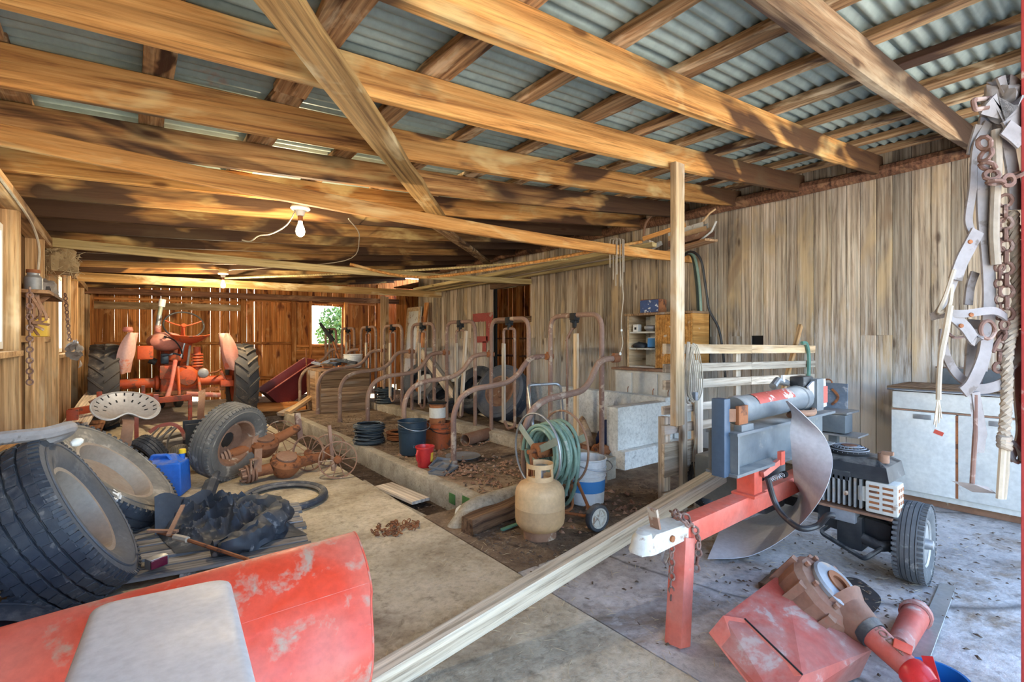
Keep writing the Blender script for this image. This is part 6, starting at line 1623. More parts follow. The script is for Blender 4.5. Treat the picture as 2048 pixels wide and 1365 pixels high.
# fenders: leaf shaped shells beside each wheel
for sx, xo in ((-1, -0.575), (1, 0.60)):
    b = MB()
    def fen(u, v, sx=sx, xo=xo):
        z = 0.80 + 0.57 * v
        w = 0.30 * math.sin(PI * min(1, 0.08 + 0.92 * v) ** 0.8) ** 0.6 + 0.04
        t = (u - 0.5)
        return (xo + sx * (0.02 - 0.09 * (v - 0.5)) + 0.10 * t * sx * -1 + 0.05 * math.sin(PI * u) * -sx, -0.22 + w * t * 1.2, z)
    b.grid(fen, 14, 18, thick=0.006)
    T_(b, 'fender', 'tractor_pink')
    # rolled skirt that faces the camera
    b = MB()
    def sk(u, v, sx=sx, xo=xo):
        z = 0.79 + 0.58 * v
        w = 0.135 * math.sin(PI * (0.06 + 0.90 * v)) ** 0.75 + 0.012
        cx = xo + sx * (0.06 - 0.10 * (v - 0.45))
        return (cx + w * (u - 0.5) * 1.35, -0.40 - 0.05 * math.sin(PI * u) + 0.12 * (v - 0.5) ** 2, z)
    b.grid(sk, 12, 18, thick=0.008)
    T_(b, 'fender_skirt', 'tractor_pink')
T_(MB().lathe([(0, 0.05), (0.05, 0.045), (0.06, 0.0), (0.05, -0.02), (0, -0.02)], 14, Matrix.Translation((-0.61, -0.38, 1.40))), 'fender_lamp', 'faded_red')
T_(MB().box((-0.41, -0.1, 1.08), (0.19, 0.22, 0.20), ch=0.02), 'tool_box', 'tractor_orange')
T_(MB().cyl((-0.36, -0.08, 0.97), (-0.28, -0.08, 0.93), 0.05, 14), 'horn', 'black_matte')
T_(MB().box((-0.17, 0.05, 0.98), (0.10, 0.16, 0.16), ch=0.02).tube([(-0.2, -0.05, 1.02), (-0.05, -0.1, 1.06), (0.06, -0.1, 1.02)], 0.014, 8), 'carburetor', 'bucket_blue')
for i in range(5): T_(MB().lathe([(0.03, -0.014), (0.075, -0.014), (0.085, 0), (0.075, 0.014), (0.03, 0.014)], 18, Matrix.Translation((0.235, -0.12, 0.86 + 0.045 * i)), closed=True), 'hydraulic_ring', 'tractor_orange')
T_(MB().cyl((0.235, -0.12, 0.74), (0.235, -0.12, 1.16), 0.05, 14), 'hydraulic_cylinder', 'tractor_orange')
ml = Matrix.Translation((0.30, -0.30, 0.76)) @ zframe((-0.25, -1, 0.05)).to_4x4()
lm = T_(MB().lathe([(0, -0.06), (0.05, -0.05), (0.075, 0.0), (0.08, 0.012), (0.074, 0.015)], 22, ml), 'work_lamp', 'rust')
MB().lathe([(0.074, 0.012), (0.05, 0.03), (0, 0.036)], 22, ml).build('lens', 'pan_grey', lm)
T_(MB().tube([(0.32, -0.27, 0.74), (0.5, -0.1, 0.76), (0.58, 0, 0.80)], 0.014, 8), 'lamp_bracket', 'rust')
T_(MB().tube([(0.02, -0.22, 1.0), (0.07, -0.20, 1.22)], 0.012, 8).lathe([(0, 0.03), (0.02, 0.02), (0.02, 0), (0, -0.01)], 10, Matrix.Translation((0.07, -0.20, 1.23))), 'gear_lever', 'steel')
T_(MB().tube(spline([(-0.18, -0.05, 1.32), (-0.06, -0.15, 1.26), (0.02, -0.22, 1.12), (0.04, -0.2, 0.98)], 5), 0.010, 8), 'throttle_rod', 'black_matte')
# three point linkage
T_(MB().tube([(-0.05, -0.22, 0.95), (-0.12, -0.55, 0.62), (-0.18, -0.75, 0.44)], [0.03, 0.024, 0.034], 10), 'top_link', 'faded_red')
T_(MB().tube([(-0.02, -0.25, 0.86), (-0.02, -0.5, 0.46)], 0.02, 8), 'lift_rod', 'tractor_orange')
T_(MB().tube([(0.24, -0.25, 0.72), (0.24, -0.5, 0.46)], 0.02, 8), 'lift_rod', 'tractor_orange')
T_(MB().tube([(0.06, -0.5, 0.47), (0.50, -0.45, 0.42)], [0.04, 0.035], 10), 'draft_arm', 'faded_red')
T_(MB().bar((-0.45, -0.15, 0.45), (0.6, -0.15, 0.5), 0.06, 0.06), 'drawbar', 'rust')
T_(MB().box((0.62, -0.22, 0.58), (0.18, 0.12, 0.10), ch=0.01).bar((0.55, -0.2, 0.78), (0.62, -0.22, 0.6), 0.05, 0.03), 'step_plate', 'tractor_orange')
for x_ in (-0.14, 0.14):
    T_(MB().lathe([(0.10, -0.07), (0.25, -0.07), (0.29, -0.04), (0.29, 0.04), (0.25, 0.07), (0.10, 0.07)], 30, Matrix.Translation((x_, 2.1, 0.29)) @ zframe((1, 0, 0)).to_4x4()), 'front_tire', 'rubber_tractor')

# ---- red cultivator frame behind the tractor
cf = empty('cultivator_frame', (0.1, 7.6, 0.0), label='orange red cultivator tool frame standing behind the tractor', cat='cultivator')
F_ = lambda b, n, mat='tractor_orange': b.build(n, mat, cf, world=True)
F_(MB().bar((0.08, 7.78, 0.47), (0.66, 7.80, 0.50), 0.06, 0.075, ch=0.006), 'cross_beam')
F_(MB().bar((-0.50, 7.15, 0.47), (0.10, 7.75, 0.50), 0.05, 0.08, ch=0.006), 'side_beam')
F_(MB().bar((-0.20, 7.90, 0.50), (0.25, 7.95, 0.54), 0.05, 0.035, ch=0.006), 'rear_beam')
F_(MB().bar((0.65, 7.80, 0.0), (0.65, 7.80, 0.52), 0.045, 0.05, up=(0, 1, 0), ch=0.006), 'leg')
F_(MB().bar((-0.48, 7.16, 0.0), (-0.48, 7.16, 0.50), 0.10, 0.06, up=(0, 1, 0), ch=0.006), 'leg')
F_(MB().bar((0.08, 7.72, 0.0), (0.08, 7.72, 0.45), 0.045, 0.045, up=(0, 1, 0), ch=0.006), 'leg', 'faded_red')
F_(MB().bar((-0.27, 7.55, 0.50), (-0.27, 7.55, 0.65), 0.05, 0.05, up=(0, 1, 0), ch=0.006), 'peg')
F_(MB().bar((0.15, 7.85, 0.50), (0.15, 7.85, 0.68), 0.04, 0.04, up=(0, 1, 0), ch=0.006), 'peg')
F_(MB().bar((0.28, 7.77, 0.45), (0.28, 7.77, 0.56), 0.05, 0.085, up=(0, 1, 0)), 'clamp', 'faded_red')
F_(MB().tube([(-0.35, 7.4, 0.54), (-0.3, 7.42, 0.57), (-0.28, 7.45, 0.54)], 0.02, 8), 'clevis', 'rust_pale')
strap([(0.82, 8.15, 0.55), (0.80, 8.0, 0.40), (0.78, 7.9, 0.2), (0.80, 7.85, 0.02)], 0.09, 0.012, (0.7, -0.6, 0)).build('shovel_blade', 'rust_pale', cf, world=True)
# ================================================================ LOG SPLITTER
ls = empty('log_splitter', (2.9, 1.25, 0.0), label='log splitter trailer with red tongue, grey beam and engine', cat='log splitter')
S_ = lambda b, n, mat, **k: b.build(n, mat, ls, world=True, **k)
YT = 1.22
coat('rubber_mid', (0.075, 0.08, 0.085), wear=(0.22, 0.215, 0.205), wear_amt=0.38, scale=10, second=(0.12, 0.12, 0.12), rough=0.8, bump=0.4)
coat('splitter_blue', (0.045, 0.075, 0.12), wear=(0.12, 0.14, 0.16), wear_amt=0.3, scale=6, second=(0.065, 0.095, 0.135), rough=0.5, bump=0.1)
# tongue, coupler, jack leg
S_(MB().bar((1.86, YT, 0.412), (3.30, YT + 0.03, 0.415), 0.085, 0.10, ch=0.004), 'tongue_beam', 'red_paint')
S_(MB().bar((1.775, 1.155, 0.0), (1.885, 1.20, 0.405), 0.075, 0.075, up=(0, 1, 0), ch=0.004), 'jack_leg', 'red_paint')
cp = S_(MB().bm(hull([(1.60, YT - 0.035, 0.43), (1.60, YT + 0.035, 0.43), (1.585, YT - 0.03, 0.40), (1.585, YT + 0.03, 0.40), (1.66, YT - 0.045, 0.475), (1.66, YT + 0.045, 0.475), (1.88, YT - 0.05, 0.47), (1.88, YT + 0.05, 0.47), (1.88, YT - 0.05, 0.405), (1.88, YT + 0.05, 0.405), (1.66, YT - 0.045, 0.395), (1.66, YT + 0.045, 0.395)])), 'coupler_body', 'old_white')
MB().lathe([(0, 0.045), (0.03, 0.04), (0.045, 0.02), (0.05, -0.01), (0.058, -0.03), (0.05, -0.03)], 22, Matrix.Translation((1.635, YT, 0.435))).build('ball_socket', 'old_white', cp, world=True)
MB().bar((1.72, YT, 0.47), (1.695, YT, 0.56), 0.045, 0.012, up=(1, 0, 0)).build('latch_lever', 'rust_pale', cp, world=True)
MB().cyl((1.76, YT - 0.056, 0.435), (1.76, YT + 0.056, 0.435), 0.014, 10).build('coupler_pin', 'rust', cp, world=True)
chain(ls, spline([(1.89, YT - 0.055, 0.46), (1.83, YT - 0.06, 0.49), (1.86, YT, 0.50), (1.92, YT + 0.05, 0.48), (1.90, YT - 0.02, 0.49), (1.93, YT - 0.065, 0.40), (1.91, YT - 0.066, 0.26)], 4), link=0.042, r=0.0055)
chain(ls, [(1.80, YT - 0.02, 0.39), (1.79, YT - 0.03, 0.10)], link=0.038, r=0.0045)
S_(MB().tube([(1.82, YT + 0.02, 0.38), (1.80, YT + 0.03, 0.31), (1.83, YT + 0.03, 0.28), (1.85, YT + 0.02, 0.32)], 0.006, 6), 'safety_hook', 'steel')
# upright that carries the beam
S_(MB().bar((2.52, YT, 0.45), (2.52, YT, 0.60), 0.09, 0.085, up=(1, 0, 0)), 'saddle_post', 'red_paint')
S_(MB().box((2.52, YT, 0.468), (0.14, 0.12, 0.012)), 'saddle_plate', 'red_paint')
S_(MB().bar((2.53, YT - 0.06, 0.57), (2.68, YT - 0.075, 0.615), 0.02, 0.03), 'latch_arm', 'red_paint')
S_(MB().box((2.70, YT - 0.08, 0.635), (0.045, 0.02, 0.07)), 'latch_tab', 'red_paint')
sp_ = [(2.56 + 0.004 * i, YT - 0.07 + 0.012 * math.cos(i * 1.2), 0.535 + 0.012 * math.sin(i * 1.2)) for i in range(46)]
S_(MB().tube(sp_, 0.003, 5), 'spring', 'steel')
S_(MB().cyl((2.74, YT - 0.07, 0.535), (2.77, YT - 0.07, 0.535), 0.018, 12), 'spring_cap', 'black_matte')
# I beam
S_(MB().box((2.85, YT, 0.612), (1.22, 0.16, 0.014)), 'lower_flange', 'splitter_black')
S_(MB().box((2.85, YT, 0.71), (1.22, 0.014, 0.19)), 'beam_web', 'splitter_black')
S_(MB().box((2.85, YT, 0.808), (1.22, 0.16, 0.014)), 'upper_flange', 'splitter_black')
S_(MB().box((2.262, YT, 0.71), (0.014, 0.15, 0.19)), 'end_plate', 'splitter_black')
S_(MB().box((2.228, YT - 0.005, 0.79), (0.055, 0.065, 0.37), ch=0.003), 'end_post', 'splitter_blue')
S_(MB().box((2.36, YT - 0.05, 0.825), (0.12, 0.04, 0.04), ch=0.003), 'side_rail_end', 'splitter_black')
# cylinder, clevis and wedge plate
S_(MB().lathe([(0, 0), (0.066, 0.0), (0.072, 0.015), (0.072, 0.05), (0.068, 0.055), (0.068, 0.72), (0.074, 0.725), (0.074, 0.79), (0.05, 0.80), (0.03, 0.80), (0.03, 0.9), (0, 0.9)], 32, Matrix.Translation((2.36, YT, 0.905)) @ zframe((1, 0, 0.012)).to_4x4()), 'ram_cylinder', 'splitter_black')
lb = MB().grid(lambda u, v: (2.50 + 0.42 * u, YT - 0.0692 * math.cos(R(20 + 60 * v)), 0.910 + 0.012 * u * 0.42 + 0.0692 * math.sin(R(20 + 60 * v))), 8, 8)
coat('label_worn', (0.55, 0.10, 0.07), wear=(0.52, 0.47, 0.42), wear_amt=0.42, scale=10, rough=0.5, sharp=0.03)
S_(lb, 'warning_label', 'label_worn')
S_(MB().lathe([(0, 0), (0.035, 0), (0.035, 0.03), (0, 0.03)], 6, Matrix.Translation((2.275, YT - 0.02, 0.895)) @ zframe((-0.5, -0.85, 0)).to_4x4()), 'pin_bolt', 'rust_pale')
S_(MB().box((2.32, YT - 0.06, 0.895), (0.09, 0.02, 0.09), ch=0.004), 'clevis_plate', 'rust')
S_(MB().box((3.24, YT, 0.93), (0.10, 0.15, 0.19), ch=0.006), 'push_block', 'splitter_black')
S_(MB().bm(hull([(3.10, YT - 0.06, 0.985), (3.16, YT - 0.06, 1.01), (3.30, YT - 0.06, 1.0), (3.36, YT - 0.06, 1.02), (3.38, YT - 0.06, 0.85), (3.28, YT - 0.06, 0.84), (3.10, YT - 0.05, 0.985), (3.16, YT - 0.05, 1.01), (3.36, YT - 0.05, 1.02), (3.38, YT - 0.05, 0.85), (3.28, YT - 0.05, 0.84)])), 'valve_bracket', 'sheet_steel')
S_(MB().box((3.31, YT - 0.068, 0.925), (0.10, 0.006, 0.10)), 'caution_label', 'label_worn')
S_(MB().tube([(2.90, YT + 0.05, 0.99), (2.98, YT + 0.06, 1.02), (3.08, YT + 0.05, 1.0)], 0.02, 10).cyl((3.02, YT + 0.05, 1.01), (3.02, YT + 0.05, 1.05), 0.016, 8), 'hydraulic_fitting', 'steel')
S_(MB().box((3.16, YT, 1.01), (0.14, 0.08, 0.06), ch=0.01), 'control_valve', 'engine_black')
S_(MB().tube(spline([(2.95, YT - 0.02, 0.83), (2.9, YT - 0.07, 0.85), (3.1, YT - 0.08, 0.835), (3.2, YT - 0.05, 0.84)], 5), 0.018, 8), 'return_pipe', 'rust_pale')
# curled sheet metal slide
E_ = [((1415, 1118, 1.48), (1440, 1060, 1.62)), ((1500, 1112, 1.33), (1530, 1025, 1.55)), ((1580, 1068, 1.15), (1592, 985, 1.42)), ((1640, 1000, 0.98), (1588, 965, 1.2)), ((1665, 930, 0.93), (1583, 905, 1.12)), ((1651, 878, 0.95), (1580, 862, 1.10)), ((1615, 838, 1.0), (1583, 828, 1.10)), ((1576, 803, 1.08), (1571, 803, 1.10))]
EL = spline([at(x, y_, Y=q) for (x, y_, q), _ in E_], 6); EU = spline([at(x, y_, Y=q) for _, (x, y_, q) in E_], 6)
for p in EL + EU: p.z = max(p.z, 0.012)
def shf(u, v):
    k_ = u * (len(EL) - 1); i = min(int(k_), len(EL) - 2); f_ = k_ - i
    a = EL[i].lerp(EL[i + 1], f_); c_ = EU[i].lerp(EU[i + 1], f_)
    return a.lerp(c_, v)
b = MB().grid(shf, 56, 8, thick=0.003)
sst = b.solo('curled_sheet', 'sheet_steel', 'curled grey sheet metal strip draped over the log splitter onto the floor', 'sheet metal')
# axle, wheels, tank
S_(MB().bar((3.33, 0.72, 0.22), (3.37, 1.90, 0.24), 0.06, 0.06), 'axle_beam', 'engine_black')
for i, (c0, axv) in enumerate((((3.225, 0.70, 0.205), (0.06, -1.0, 0.0)), ((3.42, 1.95, 0.205), (0.12, 0.99, 0)))):
    m = Matrix.Translation(c0) @ zframe(axv).to_4x4()
    w = MB().lathe(tire_profile(0.205, 0.062, 0.115, 4, 0.006), 56, m, closed=True).build('wheel_tire', 'rubber_mid' if i == 0 else 'rubber', ls, world=True)
    b = MB()
    for s in (-1, 1):
        for k_ in range(48):
            a = 2 * PI * k_ / 48
            b.box(m @ Vector((0.198 * math.cos(a), 0.198 * math.sin(a), s * 0.052)), (0.008, 0.014, 0.022), (m.to_3x3() @ Matrix.Rotation(a, 3, 'Z')))
    tag(b.build('shoulder_lugs', 'rubber_mid' if i == 0 else 'rubber', w, world=True), kind='stuff')
    MB().lathe([(0.122, 0.042), (0.116, 0.052), (0.106, 0.046), (0.10, 0.02), (0.06, 0.012), (0.035, 0.014), (0.035, -0.02), (0.10, -0.02), (0.12, -0.04)], 32, m).build('wheel_rim', 'engine_alloy', ls, world=True)
    MB().lathe([(0.03, 0.0), (0.028, 0.05), (0.022, 0.075), (0, 0.078)], 16, m).build('hub_cap', 'steel', ls, world=True)
S_(MB().box((3.20, 1.62, 0.33), (0.30, 0.48, 0.30), ch=0.03), 'oil_tank', 'splitter_black')
S_(MB().box((3.05, 1.42, 0.45), (0.16, 0.05, 0.2), ch=0.01), 'tank_bracket', 'engine_black')
S_(MB().bm(hull([(3.30, 1.52, 0.68), (3.5, 1.52, 0.68), (3.5, 1.52, 0.52), (3.30, 1.54, 0.68), (3.5, 1.54, 0.68), (3.5, 1.54, 0.52)])), 'fender_gusset', 'red_bright')
class EMB(MB):
    """engine parts are laid out on a bench and then set down on the deck"""
    def build(s, *a, **k):
        s.v = [Vector((3.215 + (p[1] - 0.86) * 0.80, 0.94 - (p[0] - 2.95) * 0.74, p[2] - 0.085)) for p in s.v]
        return MB.build(s, *a, **k)
# engine on its frame
eng = S_(EMB().box((2.97, 0.86, 0.42), (0.46, 0.40, 0.012)), 'engine_deck', 'rust_pale')
S_(EMB().bar((2.70, 0.80, 0.34), (3.16, 0.80, 0.30), 0.05, 0.12), 'deck_rail', 'engine_black')
S_(EMB().bar((2.70, 1.05, 0.36), (3.16, 1.05, 0.34), 0.05, 0.10), 'deck_rail', 'engine_black')
S_(EMB().box((3.155, 0.90, 0.33), (0.03, 0.18, 0.24), ch=0.004), 'deck_bracket', 'engine_black')
S_(EMB().bar((2.66, 0.95, 0.38), (2.58, 1.0, 0.40), 0.08, 0.06), 'cross_member', 'engine_black')
S_(EMB().box((2.93, 0.84, 0.515), (0.30, 0.20, 0.17), ch=0.02), 'crankcase', 'engine_black')
for i in range(8):
    S_(EMB().box((2.775 + 0.034 * i, 0.715, 0.52), (0.013, 0.09, 0.155)), 'cooling_fin', 'engine_alloy')
S_(EMB().lathe([(0, 0), (0.012, 0), (0.012, 0.035), (0, 0.035)], 10, Matrix.Translation((2.93, 0.69, 0.51)) @ zframe((-0.2, -1, 0)).to_4x4()), 'spark_plug', 'rust_pale')
S_(EMB().bm(hull([(x_, y_, z) for x_, y_, z in ((2.66, 0.68, 0.60), (3.18, 0.68, 0.60), (3.18, 1.04, 0.60), (2.66, 1.04, 0.60), (2.66, 0.69, 0.675), (3.16, 0.69, 0.675), (3.16, 1.03, 0.675), (2.66, 1.03, 0.675), (2.72, 0.74, 0.70), (3.10, 0.74, 0.70), (3.10, 0.98, 0.70), (2.72, 0.98, 0.70))])), 'blower_housing', 'engine_black')
S_(EMB().box((2.80, 0.68, 0.60), (0.30, 0.02, 0.05), ch=0.005), 'blower_skirt', 'engine_black')
fan = S_(EMB().lathe([(0.125, 0.0), (0.13, 0.012), (0.12, 0.028), (0.09, 0.036), (0.05, 0.038), (0, 0.038)], 30, Matrix.Translation((2.88, 0.86, 0.70))), 'fan_cover', 'black_matte')
for r_ in (0.06, 0.085, 0.108, 0.126):
    zz = 0.742 - 0.9 * max(0, r_ - 0.08) ** 1.3
    EMB().tube([(2.88 + r_ * math.cos(a), 0.86 + r_ * math.sin(a), zz) for a in [2 * PI * i / 36 for i in range(36)]], 0.003, 5, closed=True).build('guard_ring', 'pan_grey', fan, world=True)
for i in range(24):
    a = 2 * PI * i / 24
    EMB().tube([(2.88 + 0.055 * math.cos(a), 0.86 + 0.055 * math.sin(a), 0.742), (2.88 + 0.09 * math.cos(a), 0.86 + 0.09 * math.sin(a), 0.738), (2.88 + 0.128 * math.cos(a), 0.86 + 0.128 * math.sin(a), 0.715)], 0.0025, 4).build('guard_bar', 'pan_grey', fan, world=True)
S_(EMB().lathe([(0, 0.004), (0.05, 0.004), (0.05, 0), (0, 0)], 20, Matrix.Translation((2.88, 0.86, 0.742))), 'starter_plate', 'rust')
S_(EMB().cyl((3.12, 0.78, 0.69), (3.12, 0.78, 0.74), 0.035, 16).box((3.15, 0.76, 0.745), (0.07, 0.03, 0.02), ch=0.005), 'fuel_cap', 'rust_pale')
# muffler guard: punched pale box
mg = S_(EMB().box((3.135, 0.745, 0.515), (0.19, 0.14, 0.165), ch=0.014), 'muffler_guard', 'old_white')
for i in range(5):
    for j in range(2): EMB().box((3.095 + 0.08 * j, 0.6742, 0.46 + 0.028 * i), (0.06, 0.003, 0.012)).build('guard_slot', 'rust', mg, world=True)
for i in range(4):
    for j in range(3): EMB().box((3.2305, 0.705 + 0.04 * j, 0.465 + 0.034 * i), (0.003, 0.024, 0.017)).build('guard_slot', 'rust', mg, world=True)
S_(EMB().box((3.02, 0.70, 0.52), (0.06, 0.02, 0.08), ch=0.006), 'exhaust_flange', 'old_white')
# pump and guard pipe below
S_(EMB().box((2.93, 0.78, 0.29), (0.16, 0.14, 0.18), ch=0.01), 'hydraulic_pump', 'engine_black')
S_(EMB().box((2.90, 0.72, 0.385), (0.16, 0.10, 0.07), ch=0.006), 'coupling_box', 'pan_grey')
S_(EMB().tube(rounded([(3.0, 0.74, 0.27), (3.12, 0.70, 0.26), (3.18, 0.74, 0.27), (3.2, 0.85, 0.34)], 0.04), 0.028, 10), 'suction_pipe', 'engine_black')
S_(EMB().tube(rounded([(2.80, 0.90, 0.30), (2.74, 0.70, 0.25), (3.06, 0.60, 0.20), (3.14, 0.68, 0.26)], 0.04), 0.013, 8), 'guard_pipe', 'engine_black')
S_(MB().tube(spline([at(1535, 955, Y=1.12), at(1548, 1000, Y=1.1), at(1565, 1030, Y=1.05), at(1600, 1057, Y=0.95), at(1635, 1052, Y=0.9), at(1655, 1032, Y=0.86), at(1668, 1032, Y=0.84)], 6), 0.014, 10), 'hydraulic_hose', 'hose_black')

# ---- long loose timber
tag(board('square_timber', (0.661, 1.642, 0.047), (2.956, 1.619, 0.40), 0.088, 0.088, 'timber_pale', rough=0.02, seg=6), 'long square timber lying from the floor up onto the splitter', 'timber')

# ================================================================ METAL STAND WITH HORSESHOES
hs = empty('horseshoe_stand', (4.55, 1.55, 0.0), label='blue grey steel welding stand with two horseshoe halves on its back plate', cat='metal stand')
H_ = lambda b, n, mat: b.build(n, mat, hs, world=True)
H_(MB().box((4.62, 1.57, 0.78), (0.012, 0.27, 0.24)), 'back_plate', 'blue_plate')
H_(MB().box((4.50, 1.53, 0.685), (0.28, 0.34, 0.015)), 'table_top', 'steel')
H_(MB().box((4.44, 1.50, 0.60), (0.16, 0.26, 0.14), ch=0.005), 'stand_box', 'splitter_black')
H_(MB().box((4.46, 1.46, 0.515), (0.24, 0.36, 0.012)), 'lower_shelf', 'steel')
H_(MB().box((4.52, 1.50, 0.25), (0.06, 0.06, 0.51)), 'leg', 'splitter_black')
for s in (-1, 1):
    pts = [(4.608, 1.575 + s * (0.03 + 0.045 * math.sin(PI * t)), 0.72 + 0.13 * t) for t in [i / 8 for i in range(9)]]
    H_(strap(pts, 0.018, 0.01, (0, 1, 0)), 'horseshoe', 'rust')
H_(MB().tube([(4.60, 1.57 + 0.03 * math.cos(a), 0.90 + 0.03 * math.sin(a)) for a in [PI * i / 8 for i in range(9)]], 0.006, 6), 'carry_ring', 'rust')
H_(MB().tube([(4.585, 1.63 + 0.022 * math.cos(a), 0.715 + 0.022 * math.sin(a)) for a in [2 * PI * i / 16 for i in range(16)]], 0.007, 6, closed=True), 'washer', 'steel')

# ================================================================ WHITE STEEL BASE CABINET
kc = empty('sink_cabinet', (5.0, 0.6, 0.0), label='old white steel base cabinet with two doors against the grey wall', cat='cabinet')
K_ = lambda b, n, mat, par=None: b.build(n, mat, par or kc, world=True)
K_(MB().box((5.0, 0.60, 0.46), (0.54, 1.14, 0.80), ch=0.006), 'body', 'cabinet_white')
K_(MB().box((5.02, 0.60, 0.05), (0.46, 1.12, 0.10)), 'kick_plate', 'rust_pale')
K_(MB().box((4.99, 0.60, 0.885), (0.60, 1.18, 0.03), ch=0.004), 'worktop', 'crate_wood')
K_(MB().cyl((4.683, 1.185, 0.885), (4.683, 0.02, 0.885), 0.017, 10), 'edge_strip', 'chrome')
K_(MB().box((5.255, 0.50, 0.965), (0.03, 0.98, 0.13), ch=0.004), 'backsplash', 'splitter_black')
K_(MB().box((5.245, 0.50, 1.035), (0.025, 1.0, 0.012)), 'backsplash_trim', 'chrome')
K_(MB().box((4.715, 0.60, 0.795), (0.03, 1.12, 0.135), ch=0.014), 'drawer_front', 'cabinet_white')
for (y0, y1, hy) in ((0.785, 1.165, 0.975), (0.02, 0.775, 0.56)):
    d = K_(MB().box((4.715, (y0 + y1) / 2, 0.41), (0.03, y1 - y0, 0.61), ch=0.008), 'door', 'cabinet_white')
    hnd = K_(MB().box((4.6985, hy, 0.678), (0.006, 0.105, 0.036), ch=0.002), 'handle', 'steel', d)
K_(MB().box((4.7035, 0.780, 0.41), (0.004, 0.016, 0.60)), 'rusty_seam', 'rust')
K_(MB().box((4.7035, 0.60, 0.722), (0.004, 1.12, 0.010)), 'rusty_seam', 'rust_pale')
sk = K_(MB().box((4.6988, 0.88, 0.572), (0.002, 0.055, 0.03), (0.35, 0, 0)), 'sticker', 'label_red')

# ================================================================ GEARBOX ON RED HOUSING (lower right)
gb = empty('gearbox_unit', (2.0, 0.8, 0.0), label='rusty gearbox with drive shaft on a red sheet metal housing', cat='gearbox')
G_ = lambda b, n, mat, **k: b.build(n, mat, gb, world=True, **k)
pA, pB, pC = at(1418, 1268, D=1.74), at(1447, 1233, D=1.76), at(1490, 1240, D=1.74)
pD, pA2 = at(1605, 1352, D=1.52), at(1500, 1375, D=1.55)
pE, pC2, pD2 = at(1568, 1142, D=2.02), at(1690, 1215, D=1.92), at(1745, 1300, D=1.72)
base = [Vector((p.x, p.y, 0.005)) for p in (pA, pA2, pD2)]
G_(MB().bm(hull([pA, pB, pC, pD, pA2, pE, pC2, pD2] + [at(1560, 1420, D=1.45), Vector((2.12, 0.62, 0.01)), Vector((2.35, 0.85, 0.01)), Vector((2.10, 1.02, 0.02))])), 'housing_top', 'faded_red', angle=12)
# bright end panel laid on the front face
nrm = ((pC - pA).cross(pA2 - pA)).normalized()
if nrm.dot(pA - Vector((0, 0, 1.25))) > 0: nrm = -nrm
b = MB()
ring = [pA, pB, pC, pD, pA2]
k_ = len(ring)
b.v = [p + nrm * 0.004 for p in ring] + [p + nrm * 0.0005 for p in ring]
b.f = [tuple(range(k_)), tuple(range(k_, 2 * k_))[::-1]] + [(i, (i + 1) % k_, k_ + (i + 1) % k_, k_ + i) for i in range(k_)]
G_(b, 'end_panel', 'red_paint', smooth=False)
G_(MB().tube([pC + nrm * 0.004, pD + nrm * 0.004], 0.0035, 5), 'panel_gap', 'black_matte')
gc = at(1655, 1185, D=1.88)
ga = Vector((0.075, -0.63, 0.75)).normalized()
gm = Matrix.Translation(gc) @ zframe(ga).to_4x4()
b = MB()
pro = [(0, -0.15), (0.10, -0.15), (0.135, -0.12), (0.145, -0.05), (0.148, 0.0), (0.13, 0.025), (0.10, 0.035), (0, 0.035)]
b.lathe(pro, 14, gm)
G_(b, 'gear_case', 'gearbox', angle=25)
for i in range(7):
    a = 2 * PI * i / 7
    G_(MB().bar(gm @ Vector((0.138 * math.cos(a), 0.138 * math.sin(a), -0.13)), gm @ Vector((0.146 * math.cos(a), 0.146 * math.sin(a), 0.01)), 0.03, 0.03, up=ga.cross(Vector((1, 0.2, 0)))), 'case_rib', 'gearbox')
G_(MB().lathe([(0.045, 0.036), (0.095, 0.034), (0.098, 0.05), (0.09, 0.058), (0.05, 0.062), (0.045, 0.05)], 30, gm, closed=True), 'bearing_flange', 'pan_grey')
G_(MB().lathe([(0.0, 0.04), (0.03, 0.04), (0.03, 0.066), (0.05, 0.068), (0.052, 0.055)], 26, gm), 'seal_ring', 'rust')
for i in range(8):
    a = 2 * PI * (i + 0.5) / 8
    G_(MB().lathe([(0, 0.015), (0.010, 0.015), (0.010, 0), (0, 0)], 6, gm @ Matrix.Translation((0.115 * math.cos(a), 0.115 * math.sin(a), 0.032))), 'bolt', 'gearbox')
s0, s1, s2 = at(1700, 1232, D=1.80), at(1740, 1265, D=1.72), at(1815, 1335, D=1.60)
G_(MB().tube([gc + (s0 - gc) * 0.5, s0, s1], [0.10, 0.075, 0.052], 14), 'neck_casting', 'gearbox')
G_(MB().tube([s1 - (s2 - s1) * 0.10, s1 + (s2 - s1) * 0.12], [0.054, 0.050], 14), 'oil_stain_band', 'engine_black')
G_(MB().tube([s1, s2], [0.045, 0.038], 14), 'shaft_tube', 'faded_red')
yo = (s2 - s1).normalized()
G_(MB().lathe([(0.038, 0), (0.046, 0.01), (0.048, 0.04), (0.036, 0.07), (0, 0.07)], 18, Matrix.Translation(s2) @ zframe(yo).to_4x4()), 'yoke', 'red_bright')
G_(MB().box(s2 - yo * 0.02 + Vector((0.01, 0.0, 0.045)), (0.05, 0.05, 0.03), (0.2, 0.5, 0.3), ch=0.005), 'clamp_block', 'red_paint')
G_(strap([s2 + yo * 0.05 + Vector((0.03, -0.03, -0.08)), s2 + yo * 0.08 + Vector((0.03, 0, 0.0)), s2 + yo * 0.08 + Vector((0.08, 0.03, 0.06))], 0.03, 0.012, yo), 'yoke_ear', 'red_bright')
G_(MB().box(s2 + yo * 0.13, (0.07, 0.07, 0.05), (0.4, 0.3, 0.2), ch=0.01).cyl(s2 + yo * 0.10, s2 + yo * 0.2, 0.022, 10), 'universal_joint', 'black_matte')
